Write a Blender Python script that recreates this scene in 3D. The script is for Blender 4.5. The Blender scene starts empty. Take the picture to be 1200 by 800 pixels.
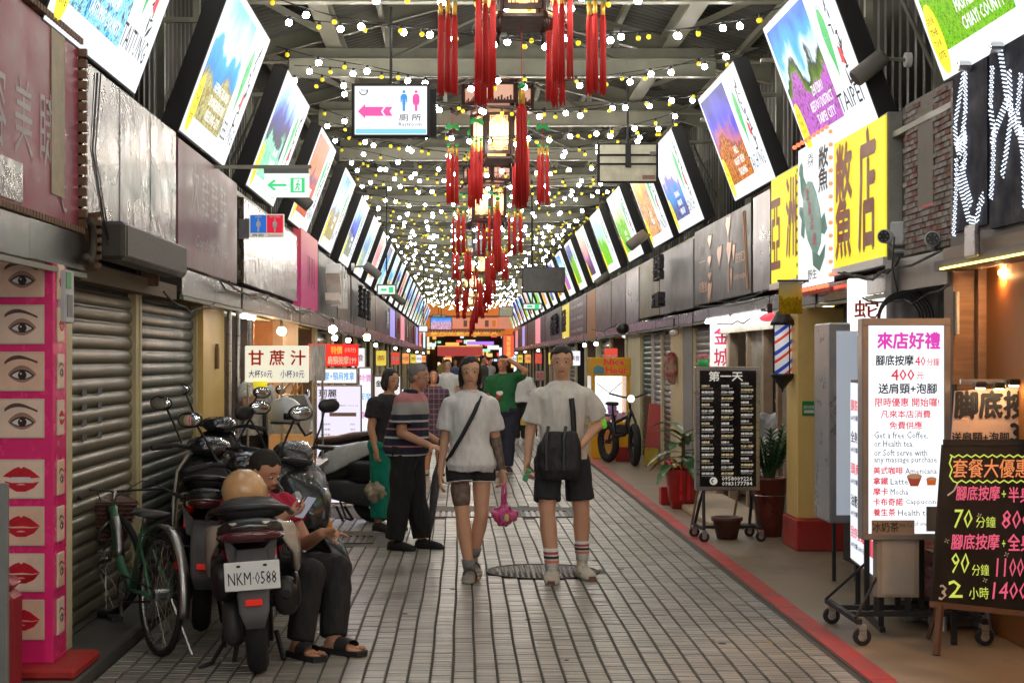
import bpy, math, random
from mathutils import Vector, Matrix, noise
rnd = random.Random(7)
sc = bpy.context.scene
C = sc.collection
# ---------------- camera, world, exposure ----------------
F, VX, VY, CH = 1900.0, 539.0, 421.0, 1.6
cam = bpy.data.cameras.new('camera'); camo = bpy.data.objects.new('camera', cam); C.objects.link(camo)
cam.sensor_width = 36; cam.lens = 57; cam.clip_start = .1; cam.clip_end = 1000
cam.shift_x = (600-VX)/1200; cam.shift_y = (VY-400)/1200
camo.location = (0, 0, CH); camo.rotation_euler = (math.pi/2, 0, 0)
sc.camera = camo
w = bpy.data.worlds.new('World'); sc.world = w; w.use_nodes = True
bg = w.node_tree.nodes['Background']; bg.inputs[0].default_value = (.10, .11, .15, 1); bg.inputs[1].default_value = .12
sc.view_settings.view_transform = 'Standard'; sc.view_settings.look = 'None'
sc.view_settings.exposure = 0.47; sc.view_settings.gamma = 1
sc.cycles.use_denoising = True
sc.cycles.max_bounces = 6; sc.cycles.diffuse_bounces = 3; sc.cycles.glossy_bounces = 3; sc.cycles.transmission_bounces = 4
sc.cycles.sample_clamp_indirect = 4
def P(x, y, D): return Vector(((x-VX)*D/F, D, CH+(VY-y)*D/F))
def XL(x, X): return F*X/(x-VX)          # depth at which the plane X shows at photo column x
# ---------------- materials ----------------
MC = {}
def mat(name, col=(.5,.5,.5), rough=.6, metal=0, var=.12, scale=6, bump=0, bscale=None, emit=None, es=1, spec=.5, alpha=1, trans=0, coat=0, island=0, dirt=0, coords='Object', stretch=(1,1,1), nosample=False):
    if name in MC: return MC[name]
    m = bpy.data.materials.new(name); m.use_nodes = True; MC[name] = m
    nt = m.node_tree; N = nt.nodes; L = nt.links; b = N['Principled BSDF']
    b.inputs['Roughness'].default_value = rough; b.inputs['Metallic'].default_value = metal
    b.inputs['Specular IOR Level'].default_value = spec
    b.inputs['Coat Weight'].default_value = coat
    b.inputs['Alpha'].default_value = alpha; b.inputs['Transmission Weight'].default_value = trans
    tc = N.new('ShaderNodeTexCoord'); mp = N.new('ShaderNodeMapping'); mp.inputs['Scale'].default_value = stretch
    L.new(tc.outputs[coords], mp.inputs[0])
    if emit is not None:
        b.inputs['Base Color'].default_value = (*col, 1)
        b.inputs['Emission Color'].default_value = (*emit, 1); b.inputs['Emission Strength'].default_value = es
        if 'screen' in name or name.startswith(('white_lit','yellow_sign')): b.inputs['Specular IOR Level'].default_value = .15
        if nosample: m.cycles.emission_sampling = 'NONE'
        return m
    n = N.new('ShaderNodeTexNoise'); n.inputs['Scale'].default_value = scale; n.inputs['Detail'].default_value = 5; n.inputs['Roughness'].default_value = .65
    L.new(mp.outputs[0], n.inputs[0])
    r = N.new('ShaderNodeMapRange'); r.inputs[1].default_value = .3; r.inputs[2].default_value = .7
    r.inputs[3].default_value = 1-var; r.inputs[4].default_value = 1+var
    L.new(n.outputs['Fac'], r.inputs[0])
    mx = N.new('ShaderNodeVectorMath'); mx.operation = 'SCALE'; mx.inputs[0].default_value = col
    last = r.outputs[0]
    if island:
        g = N.new('ShaderNodeNewGeometry'); oi = N.new('ShaderNodeObjectInfo'); ad = N.new('ShaderNodeMath'); ad.operation = 'ADD'
        L.new(g.outputs['Random Per Island'], ad.inputs[0]); L.new(oi.outputs['Random'], ad.inputs[1])
        fr = N.new('ShaderNodeMath'); fr.operation = 'FRACT'; L.new(ad.outputs[0], fr.inputs[0])
        r2 = N.new('ShaderNodeMapRange'); r2.inputs[3].default_value = 1-island; r2.inputs[4].default_value = 1+island
        L.new(fr.outputs[0], r2.inputs[0])
        ml = N.new('ShaderNodeMath'); ml.operation = 'MULTIPLY'; L.new(last, ml.inputs[0]); L.new(r2.outputs[0], ml.inputs[1]); last = ml.outputs[0]
    L.new(last, mx.inputs['Scale'])
    colout = mx.outputs[0]
    if dirt:
        d = N.new('ShaderNodeTexNoise'); d.inputs['Scale'].default_value = scale*.35; d.inputs['Detail'].default_value = 8; d.inputs['Roughness'].default_value = .75
        L.new(mp.outputs[0], d.inputs[0])
        dr = N.new('ShaderNodeMapRange'); dr.inputs[1].default_value = .5; dr.inputs[2].default_value = .68; dr.inputs[4].default_value = dirt
        L.new(d.outputs['Fac'], dr.inputs[0])
        mm = N.new('ShaderNodeMix'); mm.data_type = 'RGBA'; L.new(dr.outputs[0], mm.inputs[0]); L.new(colout, mm.inputs[6]); mm.inputs[7].default_value = (.055,.045,.035,1)
        colout = mm.outputs[2]
    L.new(colout, b.inputs['Base Color'])
    rr = N.new('ShaderNodeMapRange'); rr.inputs[1].default_value=.3; rr.inputs[2].default_value=.7; rr.inputs[3].default_value = max(.02, rough*.8); rr.inputs[4].default_value = min(1, rough*1.25)
    L.new(n.outputs['Fac'], rr.inputs[0]); L.new(rr.outputs[0], b.inputs['Roughness'])
    if bump:
        n2 = N.new('ShaderNodeTexNoise'); n2.inputs['Scale'].default_value = bscale or scale*4; n2.inputs['Detail'].default_value = 4
        L.new(mp.outputs[0], n2.inputs[0])
        n2.inputs['Roughness'].default_value=.55; bm = N.new('ShaderNodeBump'); bm.inputs['Strength'].default_value = min(1, bump); bm.inputs['Distance'].default_value = .02*bump
        L.new(n2.outputs['Fac'], bm.inputs['Height']); L.new(bm.outputs[0], b.inputs['Normal'])
    return m
ES=.82
def emi(name, col, s=1, nosample=False):
    if s<2: s*=ES
    return mat(name, (0,0,0) if s < 30 else (.8,.8,.8), .5, emit=col, es=s, nosample=nosample)
def pic(name, ramp, blob, s=1.3, horizon=.5, bscale=7, seed=0, lit=True):
    """flat print: colours by height with a noisy boundary, and a blotchy lower half"""
    if name in MC: return MC[name]
    m = bpy.data.materials.new(name); m.use_nodes = True; MC[name] = m
    nt = m.node_tree; N = nt.nodes; L = nt.links; b = N['Principled BSDF']
    tc = N.new('ShaderNodeTexCoord'); sp = N.new('ShaderNodeSeparateXYZ'); L.new(tc.outputs['Generated'], sp.inputs[0])
    mp = N.new('ShaderNodeMapping'); mp.inputs['Location'].default_value = (seed, seed*.7, seed*.3); mp.inputs['Scale'].default_value = (1.7,1,1); L.new(tc.outputs['Generated'], mp.inputs[0])
    n = N.new('ShaderNodeTexNoise'); n.inputs['Scale'].default_value = 2.6; n.inputs['Detail'].default_value = 7; L.new(mp.outputs[0], n.inputs[0])
    a = N.new('ShaderNodeMath'); a.operation='MULTIPLY_ADD'; L.new(n.outputs['Fac'], a.inputs[0]); a.inputs[1].default_value=.75; L.new(sp.outputs[2], a.inputs[2])
    a2 = N.new('ShaderNodeMath'); a2.operation='SUBTRACT'; L.new(a.outputs[0], a2.inputs[0]); a2.inputs[1].default_value=.375
    cr = N.new('ShaderNodeValToRGB'); L.new(a2.outputs[0], cr.inputs[0])
    e = cr.color_ramp.elements
    while len(e) < len(ramp): e.new(.5)
    for i,(p,c) in enumerate(ramp): e[i].position = p; e[i].color = (*[q**2.0 for q in c],1)
    v = N.new('ShaderNodeTexNoise'); v.inputs['Scale'].default_value = bscale*2.2; v.inputs['Detail'].default_value = 5; v.inputs['Roughness'].default_value=.8; L.new(mp.outputs[0], v.inputs[0])
    vr = N.new('ShaderNodeValToRGB'); L.new(v.outputs['Fac'], vr.inputs[0]); ve = vr.color_ramp.elements
    while len(ve) < len(blob): ve.new(.5)
    for i,c in enumerate(blob): ve[i].position = .32+.36*i/max(1,len(blob)-1); ve[i].color = (*[q**2.0 for q in c],1)
    lt = N.new('ShaderNodeMapRange'); L.new(a2.outputs[0], lt.inputs[0]); lt.inputs[1].default_value = horizon+.02; lt.inputs[2].default_value = horizon-.02
    mm = N.new('ShaderNodeMix'); mm.data_type='RGBA'; L.new(lt.outputs[0], mm.inputs[0]); L.new(cr.outputs[0], mm.inputs[6]); L.new(vr.outputs[0], mm.inputs[7])
    if lit:
        b.inputs['Base Color'].default_value = (.02,.02,.02,1); L.new(mm.outputs[2], b.inputs['Emission Color']); b.inputs['Emission Strength'].default_value = s*.92
    else: L.new(mm.outputs[2], b.inputs['Base Color'])
    b.inputs['Roughness'].default_value = .4; b.inputs['Specular IOR Level'].default_value = 0.02
    return m
# ---------------- mesh builder ----------------
class MB:
    def __init__(s): s.v=[]; s.f=[]; s.m=[]; s.sm=[]; s.k=0; s.smooth=False
    def add(s, vs, fs, smooth=None):
        o=len(s.v); s.v += [tuple(x) for x in vs]; s.f += [tuple(i+o for i in f) for f in fs]
        s.m += [s.k]*len(fs); s.sm += [s.smooth if smooth is None else smooth]*len(fs); return s
    def mat(s,k): s.k=k; return s
    def box(s, x0,x1,y0,y1,z0,z1, M=None, bev=0):
        if bev:
            b=min(bev,(x1-x0)/2.01,(y1-y0)/2.01,(z1-z0)/2.01); vs=[]; idx={}
            for i,x in enumerate((x0,x1)):
                for j,y in enumerate((y0,y1)):
                    for k,z in enumerate((z0,z1)):
                        sx,sy,szz=(1-2*i)*b,(1-2*j)*b,(1-2*k)*b
                        idx[i,j,k]=len(vs); vs += [Vector((x+0,y+sy,z+szz)),Vector((x+sx,y,z+szz)),Vector((x+sx,y+sy,z))]
            g=lambda i,j,k,a: idx[i,j,k]+a
            fs=[(g(0,0,0,0),g(0,0,1,0),g(0,1,1,0),g(0,1,0,0)),(g(1,0,0,0),g(1,1,0,0),g(1,1,1,0),g(1,0,1,0)),
                (g(0,0,0,1),g(1,0,0,1),g(1,0,1,1),g(0,0,1,1)),(g(0,1,0,1),g(0,1,1,1),g(1,1,1,1),g(1,1,0,1)),
                (g(0,0,0,2),g(0,1,0,2),g(1,1,0,2),g(1,0,0,2)),(g(0,0,1,2),g(1,0,1,2),g(1,1,1,2),g(0,1,1,2))]
            for j in (0,1):
                for k in (0,1): fs.append((g(0,j,k,1),g(1,j,k,1),g(1,j,k,2),g(0,j,k,2)))
            for i in (0,1):
                for k in (0,1): fs.append((g(i,0,k,0),g(i,1,k,0),g(i,1,k,2),g(i,0,k,2)))
            for i in (0,1):
                for j in (0,1): fs.append((g(i,j,0,0),g(i,j,1,0),g(i,j,1,1),g(i,j,0,1)))
            for i in (0,1):
                for j in (0,1):
                    for k in (0,1): fs.append((g(i,j,k,0),g(i,j,k,1),g(i,j,k,2)))
        else:
            vs=[Vector((x,y,z)) for z in (z0,z1) for y in (y0,y1) for x in (x0,x1)]
            fs=[(0,2,3,1),(4,5,7,6),(0,1,5,4),(2,6,7,3),(0,4,6,2),(1,3,7,5)]
        if M: vs=[M@v for v in vs]
        return s.add(vs,fs)
    def loft(s, rings, cap=True, closed=True):
        n=len(rings[0]); vs=[p for r in rings for p in r]; fs=[]
        for i in range(len(rings)-1):
            for j in range(n if closed else n-1):
                a=i*n+j; b=i*n+(j+1)%n; fs.append((a,b,b+n,a+n))
        if cap:
            for e,rev in ((0,True),(len(rings)-1,False)):
                c=sum((Vector(p) for p in rings[e]),Vector())/n; ci=len(vs); vs.append(c)
                for j in range(n):
                    a=e*n+j; b=e*n+(j+1)%n; fs.append((b,a,ci) if rev else (a,b,ci))
        return s.add(vs,fs)
    def cyl(s,a,b,r0,r1=None,n=12,cap=True):
        a=Vector(a); b=Vector(b); r1=r0 if r1 is None else r1
        u,v=perp(b-a); return s.loft([ering(a,u*r0,v*r0,n),ering(b,u*r1,v*r1,n)],cap)
    def capsule(s,a,b,ra,rb=None,n=12,k=3):
        a=Vector(a); b=Vector(b); rb=ra if rb is None else rb; d=(b-a); l=d.length or 1e-6; d=d/l; u,v=perp(d); R=[]
        for i in range(1,k+1): t=math.pi/2*i/k; R.append(ering(a-d*ra*math.cos(t),u*ra*math.sin(t),v*ra*math.sin(t),n))
        for i in range(k,0,-1): t=math.pi/2*i/k; R.append(ering(b+d*rb*math.cos(t),u*rb*math.sin(t),v*rb*math.sin(t),n))
        return s.loft(R)
    def tube(s,pts,r,n=6,cap=True):
        pts=[Vector(p) for p in pts]; R=[]; rs=r if isinstance(r,(list,tuple)) else [r]*len(pts)
        u=None
        for i,p in enumerate(pts):
            d=(pts[min(i+1,len(pts)-1)]-pts[max(i-1,0)]).normalized()
            if u is None: u,v=perp(d)
            else:
                u=(u-d*u.dot(d)); u=u.normalized() if u.length>1e-6 else perp(d)[0]; v=d.cross(u)
            R.append(ering(p,u*rs[i],v*rs[i],n))
        return s.loft(R,cap)
    def ell(s,c,rx,ry=None,rz=None,n=12,k=8,M=None):
        ry=rx if ry is None else ry; rz=rx if rz is None else rz; c=Vector(c); R=[]
        for i in range(1,k):
            t=math.pi*i/k; q=[Vector((rx*math.sin(t)*math.cos(2*math.pi*j/n),ry*math.sin(t)*math.sin(2*math.pi*j/n),-rz*math.cos(t))) for j in range(n)]
            if M: q=[M@p for p in q]
            R.append([c+p for p in q])
        return s.loft(R)
    def lathe(s,prof,c=(0,0,0),n=16,ax='z',cap=True):
        c=Vector(c); R=[]
        for r,h in prof:
            R.append([c+(Vector((r*math.cos(2*math.pi*j/n),r*math.sin(2*math.pi*j/n),h)) if ax=='z' else Vector((r*math.cos(2*math.pi*j/n),h,r*math.sin(2*math.pi*j/n))) if ax=='y' else Vector((h,r*math.cos(2*math.pi*j/n),r*math.sin(2*math.pi*j/n)))) for j in range(n)])
        return s.loft(R,cap)
    def torus(s,c,R,r,ax='y',n=28,k=8,a0=0,a1=2*math.pi,ry=None):
        full=abs(a1-a0-2*math.pi)<1e-4; pts=[]; rings=[]; c=Vector(c); ry=ry or r
        for i in range(n+(0 if full else 1)):
            t=a0+(a1-a0)*i/n; ct,st=math.cos(t),math.sin(t)
            rad={'y':Vector((ct,0,st)),'x':Vector((0,ct,st)),'z':Vector((ct,st,0))}[ax]; axv={'y':Vector((0,1,0)),'x':Vector((1,0,0)),'z':Vector((0,0,1))}[ax]
            rings.append([c+rad*(R+r*math.cos(2*math.pi*j/k))+axv*ry*math.sin(2*math.pi*j/k) for j in range(k)])
        if full: rings.append(rings[0])
        return s.loft(rings,cap=not full)
    def prism(s,poly,y0,y1,M=None):
        n=len(poly); vs=[Vector((x,y0,z)) for x,z in poly]+[Vector((x,y1,z)) for x,z in poly]
        if M: vs=[M@v for v in vs]
        fs=[tuple(range(n)),tuple(range(2*n-1,n-1,-1))]+[(j,j+n,(j+1)%n+n,(j+1)%n) for j in range(n)]
        return s.add(vs,fs)
    def mesh(s,name,mats,auto=True):
        me=bpy.data.meshes.new(name); me.from_pydata(s.v,[],s.f)
        for m in (mats if isinstance(mats,(list,tuple)) else [mats]): me.materials.append(m)
        me.polygons.foreach_set('material_index',s.m); me.polygons.foreach_set('use_smooth',s.sm)
        me.update(); return me
    def build(s,name,mats,parent=None,loc=(0,0,0),rot=(0,0,0),**k):
        return link(name,s.mesh(name,mats),parent,loc,rot,**k)
def perp(d):
    d=Vector(d).normalized(); h=Vector((0,0,1)) if abs(d.z)<.95 else Vector((1,0,0)); u=d.cross(h).normalized(); return u,d.cross(u).normalized()*1
def ering(c,ax,ay,n=14,p=2):
    R=[]
    for j in range(n):
        t=2*math.pi*j/n; a,b=math.cos(t),math.sin(t)
        if p!=2: a=math.copysign(abs(a)**(2/p),a); b=math.copysign(abs(b)**(2/p),b)
        R.append(c+ax*a+ay*b)
    return R
def tag(o,label=None,cat=None,group=None,kind=None):
    if label: o['label']=label
    if cat: o['category']=cat
    if group: o['group']=group
    if kind: o['kind']=kind
    return o
def link(name,me,parent=None,loc=(0,0,0),rot=(0,0,0),label=None,cat=None,group=None,kind=None,scale=None):
    o=bpy.data.objects.new(name,me); C.objects.link(o); o.parent=parent; o.location=loc; o.rotation_euler=rot
    if scale: o.scale=scale
    return tag(o,label,cat,group,kind)
def thing(name,label,cat,loc=(0,0,0),rz=0,group=None,rx=0):
    return link(name,None,None,loc,(rx,0,rz),label,cat,group)
def dup(o,loc=None,rot=None,label=None,parent=None,group=None):
    c=o.copy(); C.objects.link(c); c.parent=parent
    if loc is not None: c.location=loc
    if rot is not None: c.rotation_euler=rot
    if label: c['label']=label
    if group: c['group']=group
    for ch in list(o.children): dup(ch,parent=c)
    return c
QP=math.pi/2
# temp scene for evaluating text and remeshes quickly
ts=bpy.data.scenes.new('tmp'); tvl=ts.view_layers[0]
def evalmesh(o):
    ts.collection.objects.link(o); tvl.update(); dg=tvl.depsgraph
    me=bpy.data.meshes.new_from_object(o.evaluated_get(dg)); ts.collection.objects.unlink(o); return me
TX={}
def text(s,parent,x,z,h=None,w=None,m=None,y=-.004,bold=.012,name='lettering',vert=False,depth=0,shear=0,rot=0,align='C',res=1,label=None):
    """lettering centred at local (x,z), facing -y, scaled into w x h"""
    if vert: s='\n'.join(s)
    key=(s,bold,depth,shear,res)
    if key not in TX:
        c=bpy.data.curves.new('t','FONT'); c.body=s; c.resolution_u=res; c.align_x='CENTER'; c.offset=min(0,bold); c.shear=shear; c.space_line=1.0; c.extrude=depth
        if vert: c.space_line=.95
        o=bpy.data.objects.new('t',c); me=evalmesh(o); bpy.data.objects.remove(o); bpy.data.curves.remove(c)
        xs=[v.co.x for v in me.vertices] or [0]; ys=[v.co.y for v in me.vertices] or [0]
        TX[key]=([tuple(v.co) for v in me.vertices],[tuple(p.vertices) for p in me.polygons],min(xs),max(xs),min(ys),max(ys)); bpy.data.meshes.remove(me)
    V,Fs,x0,x1,y0,y1=TX[key]
    bw=max(x1-x0,1e-3); bh=max(y1-y0,1e-3)
    if h and w: sx,sz=w/bw,h/bh
    elif h: sx=sz=h/bh
    else: sx=sz=w/bw
    cx=(x0+x1)/2 if align=='C' else x0 if align=='L' else x1
    mb=MB(); vs=[Vector(((a-cx)*sx,-c*sx,(b-(y0+y1)/2)*sz)) for a,b,c in V]
    if rot: R=Matrix.Rotation(rot,3,'Y'); vs=[R@v for v in vs]
    mb.add(vs,Fs)
    if bold>.005 and not depth:
        k=bold*.75*sz
        for i,(dx,dz) in enumerate(((k,0),(-k,0),(0,k),(0,-k))): mb.add([v+Vector((dx,-.00025*(i+1),dz)) for v in vs],Fs)
        for a in range(len(mb.m)): pass
    return mb.build(name,m,parent,(x,y,z),label=label,kind='stuff' if 0 else None)
def blobmesh(mb,vox,smooth=3,nz=0,nscale=6,fac=.5,stretch=1):
    me=mb.mesh('b',[]); o=bpy.data.objects.new('b',me)
    r=o.modifiers.new('r','REMESH'); r.mode='VOXEL'; r.voxel_size=vox; r.use_smooth_shade=True
    if smooth: s=o.modifiers.new('s','SMOOTH'); s.factor=fac; s.iterations=smooth
    out=evalmesh(o); bpy.data.objects.remove(o); bpy.data.meshes.remove(me)
    if nz:
        out.update(); nn=[v.normal.copy() for v in out.vertices]
        for v,n in zip(out.vertices,nn):
            q=Vector((v.co.x*nscale,v.co.y*nscale,v.co.z*nscale*stretch)); v.co += n*nz*(noise.noise(q)+.5*noise.noise(q*2.3))
    return out
def blob(name,mb,vox,m,parent,smooth=3,**k):
    lk={a:k.pop(a) for a in ('label','cat','group','kind') if a in k}
    me=blobmesh(mb,vox,smooth,**k); me.materials.clear(); me.materials.append(m)
    me.polygons.foreach_set('use_smooth',[True]*len(me.polygons)); me.update()
    return link(name,me,parent,**lk)
# ---------------- materials used all over ----------------
steel=mat('painted_steel',(.22,.22,.165),.45,var=.15,scale=3,dirt=.35)
steel2=mat('painted_steel_pale',(.30,.305,.24),.4,var=.15,scale=3,dirt=.25)
roofm=mat('roof_sheet',(.075,.075,.06),.5,var=.25,scale=2)
black=mat('black_plastic',(.012,.012,.014),.35,var=.2)
blackm=mat('black_matt',(.018,.018,.02),.7,var=.3)
darkm=mat('dark_interior',(.03,.027,.025),.8,var=.4)
grey=mat('grey_plastic',(.16,.16,.17),.5,var=.2)
alu=mat('brushed_aluminium',(.55,.55,.55),.3,metal=1,var=.12,scale=5,stretch=(1,1,8))
chrome=mat('chrome',(.45,.45,.45),.3,metal=1,var=.1)
inox=mat('stainless_sheet',(.26,.25,.245),.24,metal=.9,var=.3,scale=2,bump=.5,bscale=3,dirt=.12)
cream=mat('cream_paint',(.62,.54,.32),.6,var=.12,scale=3,dirt=.3)
ochre=mat('ochre_paint',(.80,.56,.19),.5,var=.08,scale=4,dirt=.15)
redp=mat('red_paint',(.42,.025,.02),.5,var=.2,scale=6,dirt=.5)
conc=mat('concrete',(.20,.18,.15),.7,var=.2,scale=3,bump=.2,bscale=60,dirt=.4)
rust=mat('rusty_steel',(.16,.09,.05),.75,var=.5,scale=12)
wood=mat('brown_wood',(.16,.085,.05),.5,var=.3,scale=5,stretch=(1,1,.2))
white=mat('white_plastic',(.75,.75,.73),.4,var=.06)
whitelit=emi('white_lit',(.93,.96,1),1.1); whitelit2=emi('white_lit_soft',(.9,.92,1),.95)
tubelit=emi('tube_lit',(.95,.98,1),16)
warmlit=emi('warm_lit',(1,.62,.3),2.2)
ink=mat('black_ink',(.02,.02,.025),.6); inkr=mat('red_ink',(.75,.02,.02),.5); inkb=mat('blue_ink',(.03,.06,.45),.5)
# ---------------- setting: ground ----------------
g=MB().box(-60,60,-30,200,-.4,-.02).build('ground',mat('asphalt',(.05,.05,.05),.8,var=.3,scale=2),kind='structure')
# street bed of mortar, side pavements
XA,XB=-1.82,2.02
bed=MB().box(XA,XB,-14,120,-.3,0).build('street',mat('mortar',(.075,.072,.066),.85,var=.3,scale=20,bump=.3),kind='structure')
lp=MB().box(-9,-1.825,-14,120,-.3,.075,bev=.012).build('pavement_left',mat('pavement_concrete',(.11,.105,.095),.6,var=.3,scale=2.5,bump=.2,bscale=40,dirt=.5),kind='structure')
rp=MB().box(2.022,9,-14,120,-.3,.012).build('pavement_right',mat('pavement_tan',(.25,.20,.14),.45,var=.25,scale=2,bump=.12,bscale=40,dirt=.55),kind='structure')
mb=MB()
y=-6.0
while y<88:
    l=rnd.uniform(1.2,2.6); mb.box(2.03+rnd.uniform(-.006,.006),2.155+rnd.uniform(-.01,.01),y,y+l-.006,.012,.018); y+=l
mb.build('red_kerb_line',mat('red_line_paint',(.46,.03,.025),.5,var=.35,scale=5,dirt=.75),rp)
# pavers
pv=mat('paver_stone',(.30,.285,.25),.36,var=.30,scale=1.6,dirt=.35,island=.24,bump=.12,bscale=70)
pvv=[mat('paver_stone_%d'%i,c,.40,var=.2,scale=6,bump=.12,bscale=70,island=.08) for i,c in enumerate([(.31,.295,.26),(.25,.24,.215),(.29,.265,.22),(.34,.32,.28)])]
CW=.1115
def wav(x,Y): return .007*math.sin(Y*.6+x*.9)+.0022*math.sin(Y*3.1+x*4)
def paverbox(mb,x0,x1,y0,y1,h,sk0,sk1):
    b=.003; vs=[(x0+sk0,y0,0),(x1+sk0,y0,0),(x1+sk1,y1,0),(x0+sk1,y1,0),(x0+sk0+b,y0+b,h),(x1+sk0-b,y0+b,h),(x1+sk1-b,y1-b,h),(x0+sk1+b,y1-b,h)]
    mb.add(vs,[(4,5,6,7),(0,1,5,4),(1,2,6,5),(2,3,7,6),(3,0,4,7)])
stuff=MB(); singles=[]; ncol=int((XB-XA)/CW)
mh=[(.66,12.1,.45,.45)]    # manhole (x,y,r)
def covered(x,Y): 
    if (x-.62)**2+(Y-12.15)**2<.43**2: return True
    return 16.25<Y<17.55 and -1.9<x<1.35 or (13.75<Y<15 and x<-.62 and x>-1.75)
for c in range(ncol):
    x0=XA+.012+c*CW; Y=3.0+rnd.uniform(0,.05)
    while Y<30:
        l=.062*(1 if rnd.random()<.86 else 1.0)+rnd.uniform(-.004,.004)
        if Y>14.6: l=.066*rnd.choice((2,3,3))
        gap=.0035 if rnd.random()<.7 else .008
        x1=x0+CW-.011; xm=(x0+x1)/2
        if not covered(xm,Y+l/2):
            h=.010+rnd.uniform(-.0016,.0016)
            if 8.0<Y<8.9 and len(singles)<300 and -.95+0*(Y) < xm < 2.0: singles.append((x0,x1,Y,Y+l-gap,h))
            else: paverbox(stuff,x0,x1,Y,Y+l-gap,h,wav(xm,Y),wav(xm,Y+l-gap))
        Y+=l
me_p=[]
for k in range(4):
    t=MB(); paverbox(t,0,1,0,1,1,0,0); t.v=[(a,b,cc) for a,b,cc in t.v]
    t=MB(); t.add([(0,0,0),(1,0,0),(1,1,0),(0,1,0),(.03,.05,1),(.97,.05,1),(.97,.95,1),(.03,.95,1)],[(4,5,6,7),(0,1,5,4),(1,2,6,5),(2,3,7,6),(3,0,4,7)])
    me_p.append(t.mesh('paver',pvv[k]))
for x0,x1,a,b,h in singles:
    xm=(x0+x1)/2
    link('paver',rnd.choice(me_p),bed,(x0+wav(xm,a),a,0),scale=(x1-x0,b-a,h))
stuff.build('paver_field',pv,bed,kind='stuff')
# farther on: strips whose cross joints are left to the material
mb=MB()
for c in range(ncol):
    x0=XA+.012+c*CW; mb.box(x0,x0+CW-.014,30,118,0,.010)
m=mat('paver_strip',(.30,.285,.25),.42,var=.25,scale=9,island=.1,stretch=(1,.4,1)); mb.build('paver_strips',m,bed,kind='stuff')
# manhole
t=thing('manhole_cover','round cast iron manhole cover with raised chequer studs under the walking couple','manhole',(.62,12.15,.006))
mb=MB(); mb.smooth=True; mb.lathe([(.0,0),(.41,0),(.41,.008),(.0,.008)],n=40); mb.torus((0,0,.006),.415,.01,'z',n=40,k=6)
iron=mat('cast_iron',(.07,.066,.06),.5,metal=.6,var=.35,scale=15); mb.build('cover',iron,t)
mb=MB()
for i in range(-9,10):
    for j in range(-9,10):
        x,yy=i*.04,j*.04
        if x*x+yy*yy<.38**2:
            R=Matrix.Rotation(QP/2*(1 if (i+j)%2 else -1),3,'Z'); mb.box(-.014,.014,-.005,.005,.008,.0125,M=R); mb.v[-8:]=[(a+x,b+yy,c) for a,b,c in mb.v[-8:]]
mb.build('stud',mat('worn_iron',(.17,.16,.15),.35,metal=.7,var=.3),t,kind='stuff')
# slabs and drain grates
slab=mat('asphalt_patch',(.10,.10,.095),.75,var=.3,scale=5,bump=.4,bscale=50,dirt=.3)
MB().box(-1.81,1.36,16.27,17.53,0,.0085).build('asphalt_strip',slab,bed)
MB().box(-1.74,-.63,13.77,14.98,0,.0085).build('asphalt_strip',slab,bed)
def grate(x0,x1,y0,y1,label):
    t=thing('drain_grate',label,'drain',((x0+x1)/2,(y0+y1)/2,.009),group='drain grates across the street'); a,b=(x1-x0)/2,(y1-y0)/2
    mb=MB().box(-a,a,-b,-b+.03,0,.008).box(-a,a,b-.03,b,0,.008).box(-a,-a+.03,-b+.03,b-.03,0,.008).box(a-.03,a,-b+.03,b-.03,0,.008).box(-a+.03,a-.03,-b+.03,b-.03,0,.001); mb.build('grate_frame',iron,t)
    n=int((x1-x0-.08)/.06)
    bm=MB().box(-.017,.017,-b+.03,b-.03,.001,.007).mesh('bar',mat('worn_iron'))
    for i in range(n): link('bar',bm,t,(-a+.07+i*.06,0,0))
grate(-.42,.46,16.35,16.95,'slotted iron drain grate in the street behind the two walkers, left of the pair')
grate(.62,1.14,16.35,17.0,'slotted iron drain grate right of centre in the dark asphalt strip')
grate(-1.5,-.75,14.0,14.6,'flat iron grate by the old man near the parked scooters')
# step on the left in front of the shutters
MB().box(-2.6,-2.14,8.3,15,.075,.13,bev=.01).build('step',conc,kind='structure')
# ---------------- building walls behind the fronts ----------------
wallm=mat('upper_wall',(.12,.115,.10),.8,var=.3,scale=2,dirt=.3)
corr=mat('corrugated_sheet',(.06,.058,.048),.5,metal=.2,var=.2,scale=2,dirt=.3)
def corrugated(name,x,y0,y1,z0,z1,sgn,label):
    mb=MB(); n=int((y1-y0)/.11); vs=[]; 
    pts=[(x+sgn*(0 if k%4 in(0,1) else .035), y0+(k+ (.15 if k%2 else -.15))*.055) for k in range(n*2)]
    for a,b in zip(pts,pts[1:]): mb.add([(a[0],a[1],z0),(b[0],b[1],z0),(b[0],b[1],z1),(a[0],a[1],z1)],[(0,1,2,3)])
    return mb.build(name,corr,tag(link('upper_wall_'+('left' if x<0 else 'right'),MB().box(min(x,x+.3*(-1 if x<0 else 1))+( -.02 if x<0 else .02),max(x,x+.3*(-1 if x<0 else 1))+(-.02 if x<0 else .02)+.0,-12,92,0,5.6).mesh('w',wallm)),kind='structure'))
corrugated('corrugated_siding',-2.62,-6,90,3.15,5.2,1,'')
corrugated('corrugated_siding',3.52,-6,90,3.15,5.2,-1,'')
MB().box(-9,12,-12.3,-12,0,6.4).build('end_wall',wallm,kind='structure')
# ledge behind sign tops
for X0,X1 in ((-2.6,-2.03),(2.93,3.5)): MB().box(X0,X1,-10,90,3.10,3.14).build('ledge',steel,kind='structure')
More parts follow.
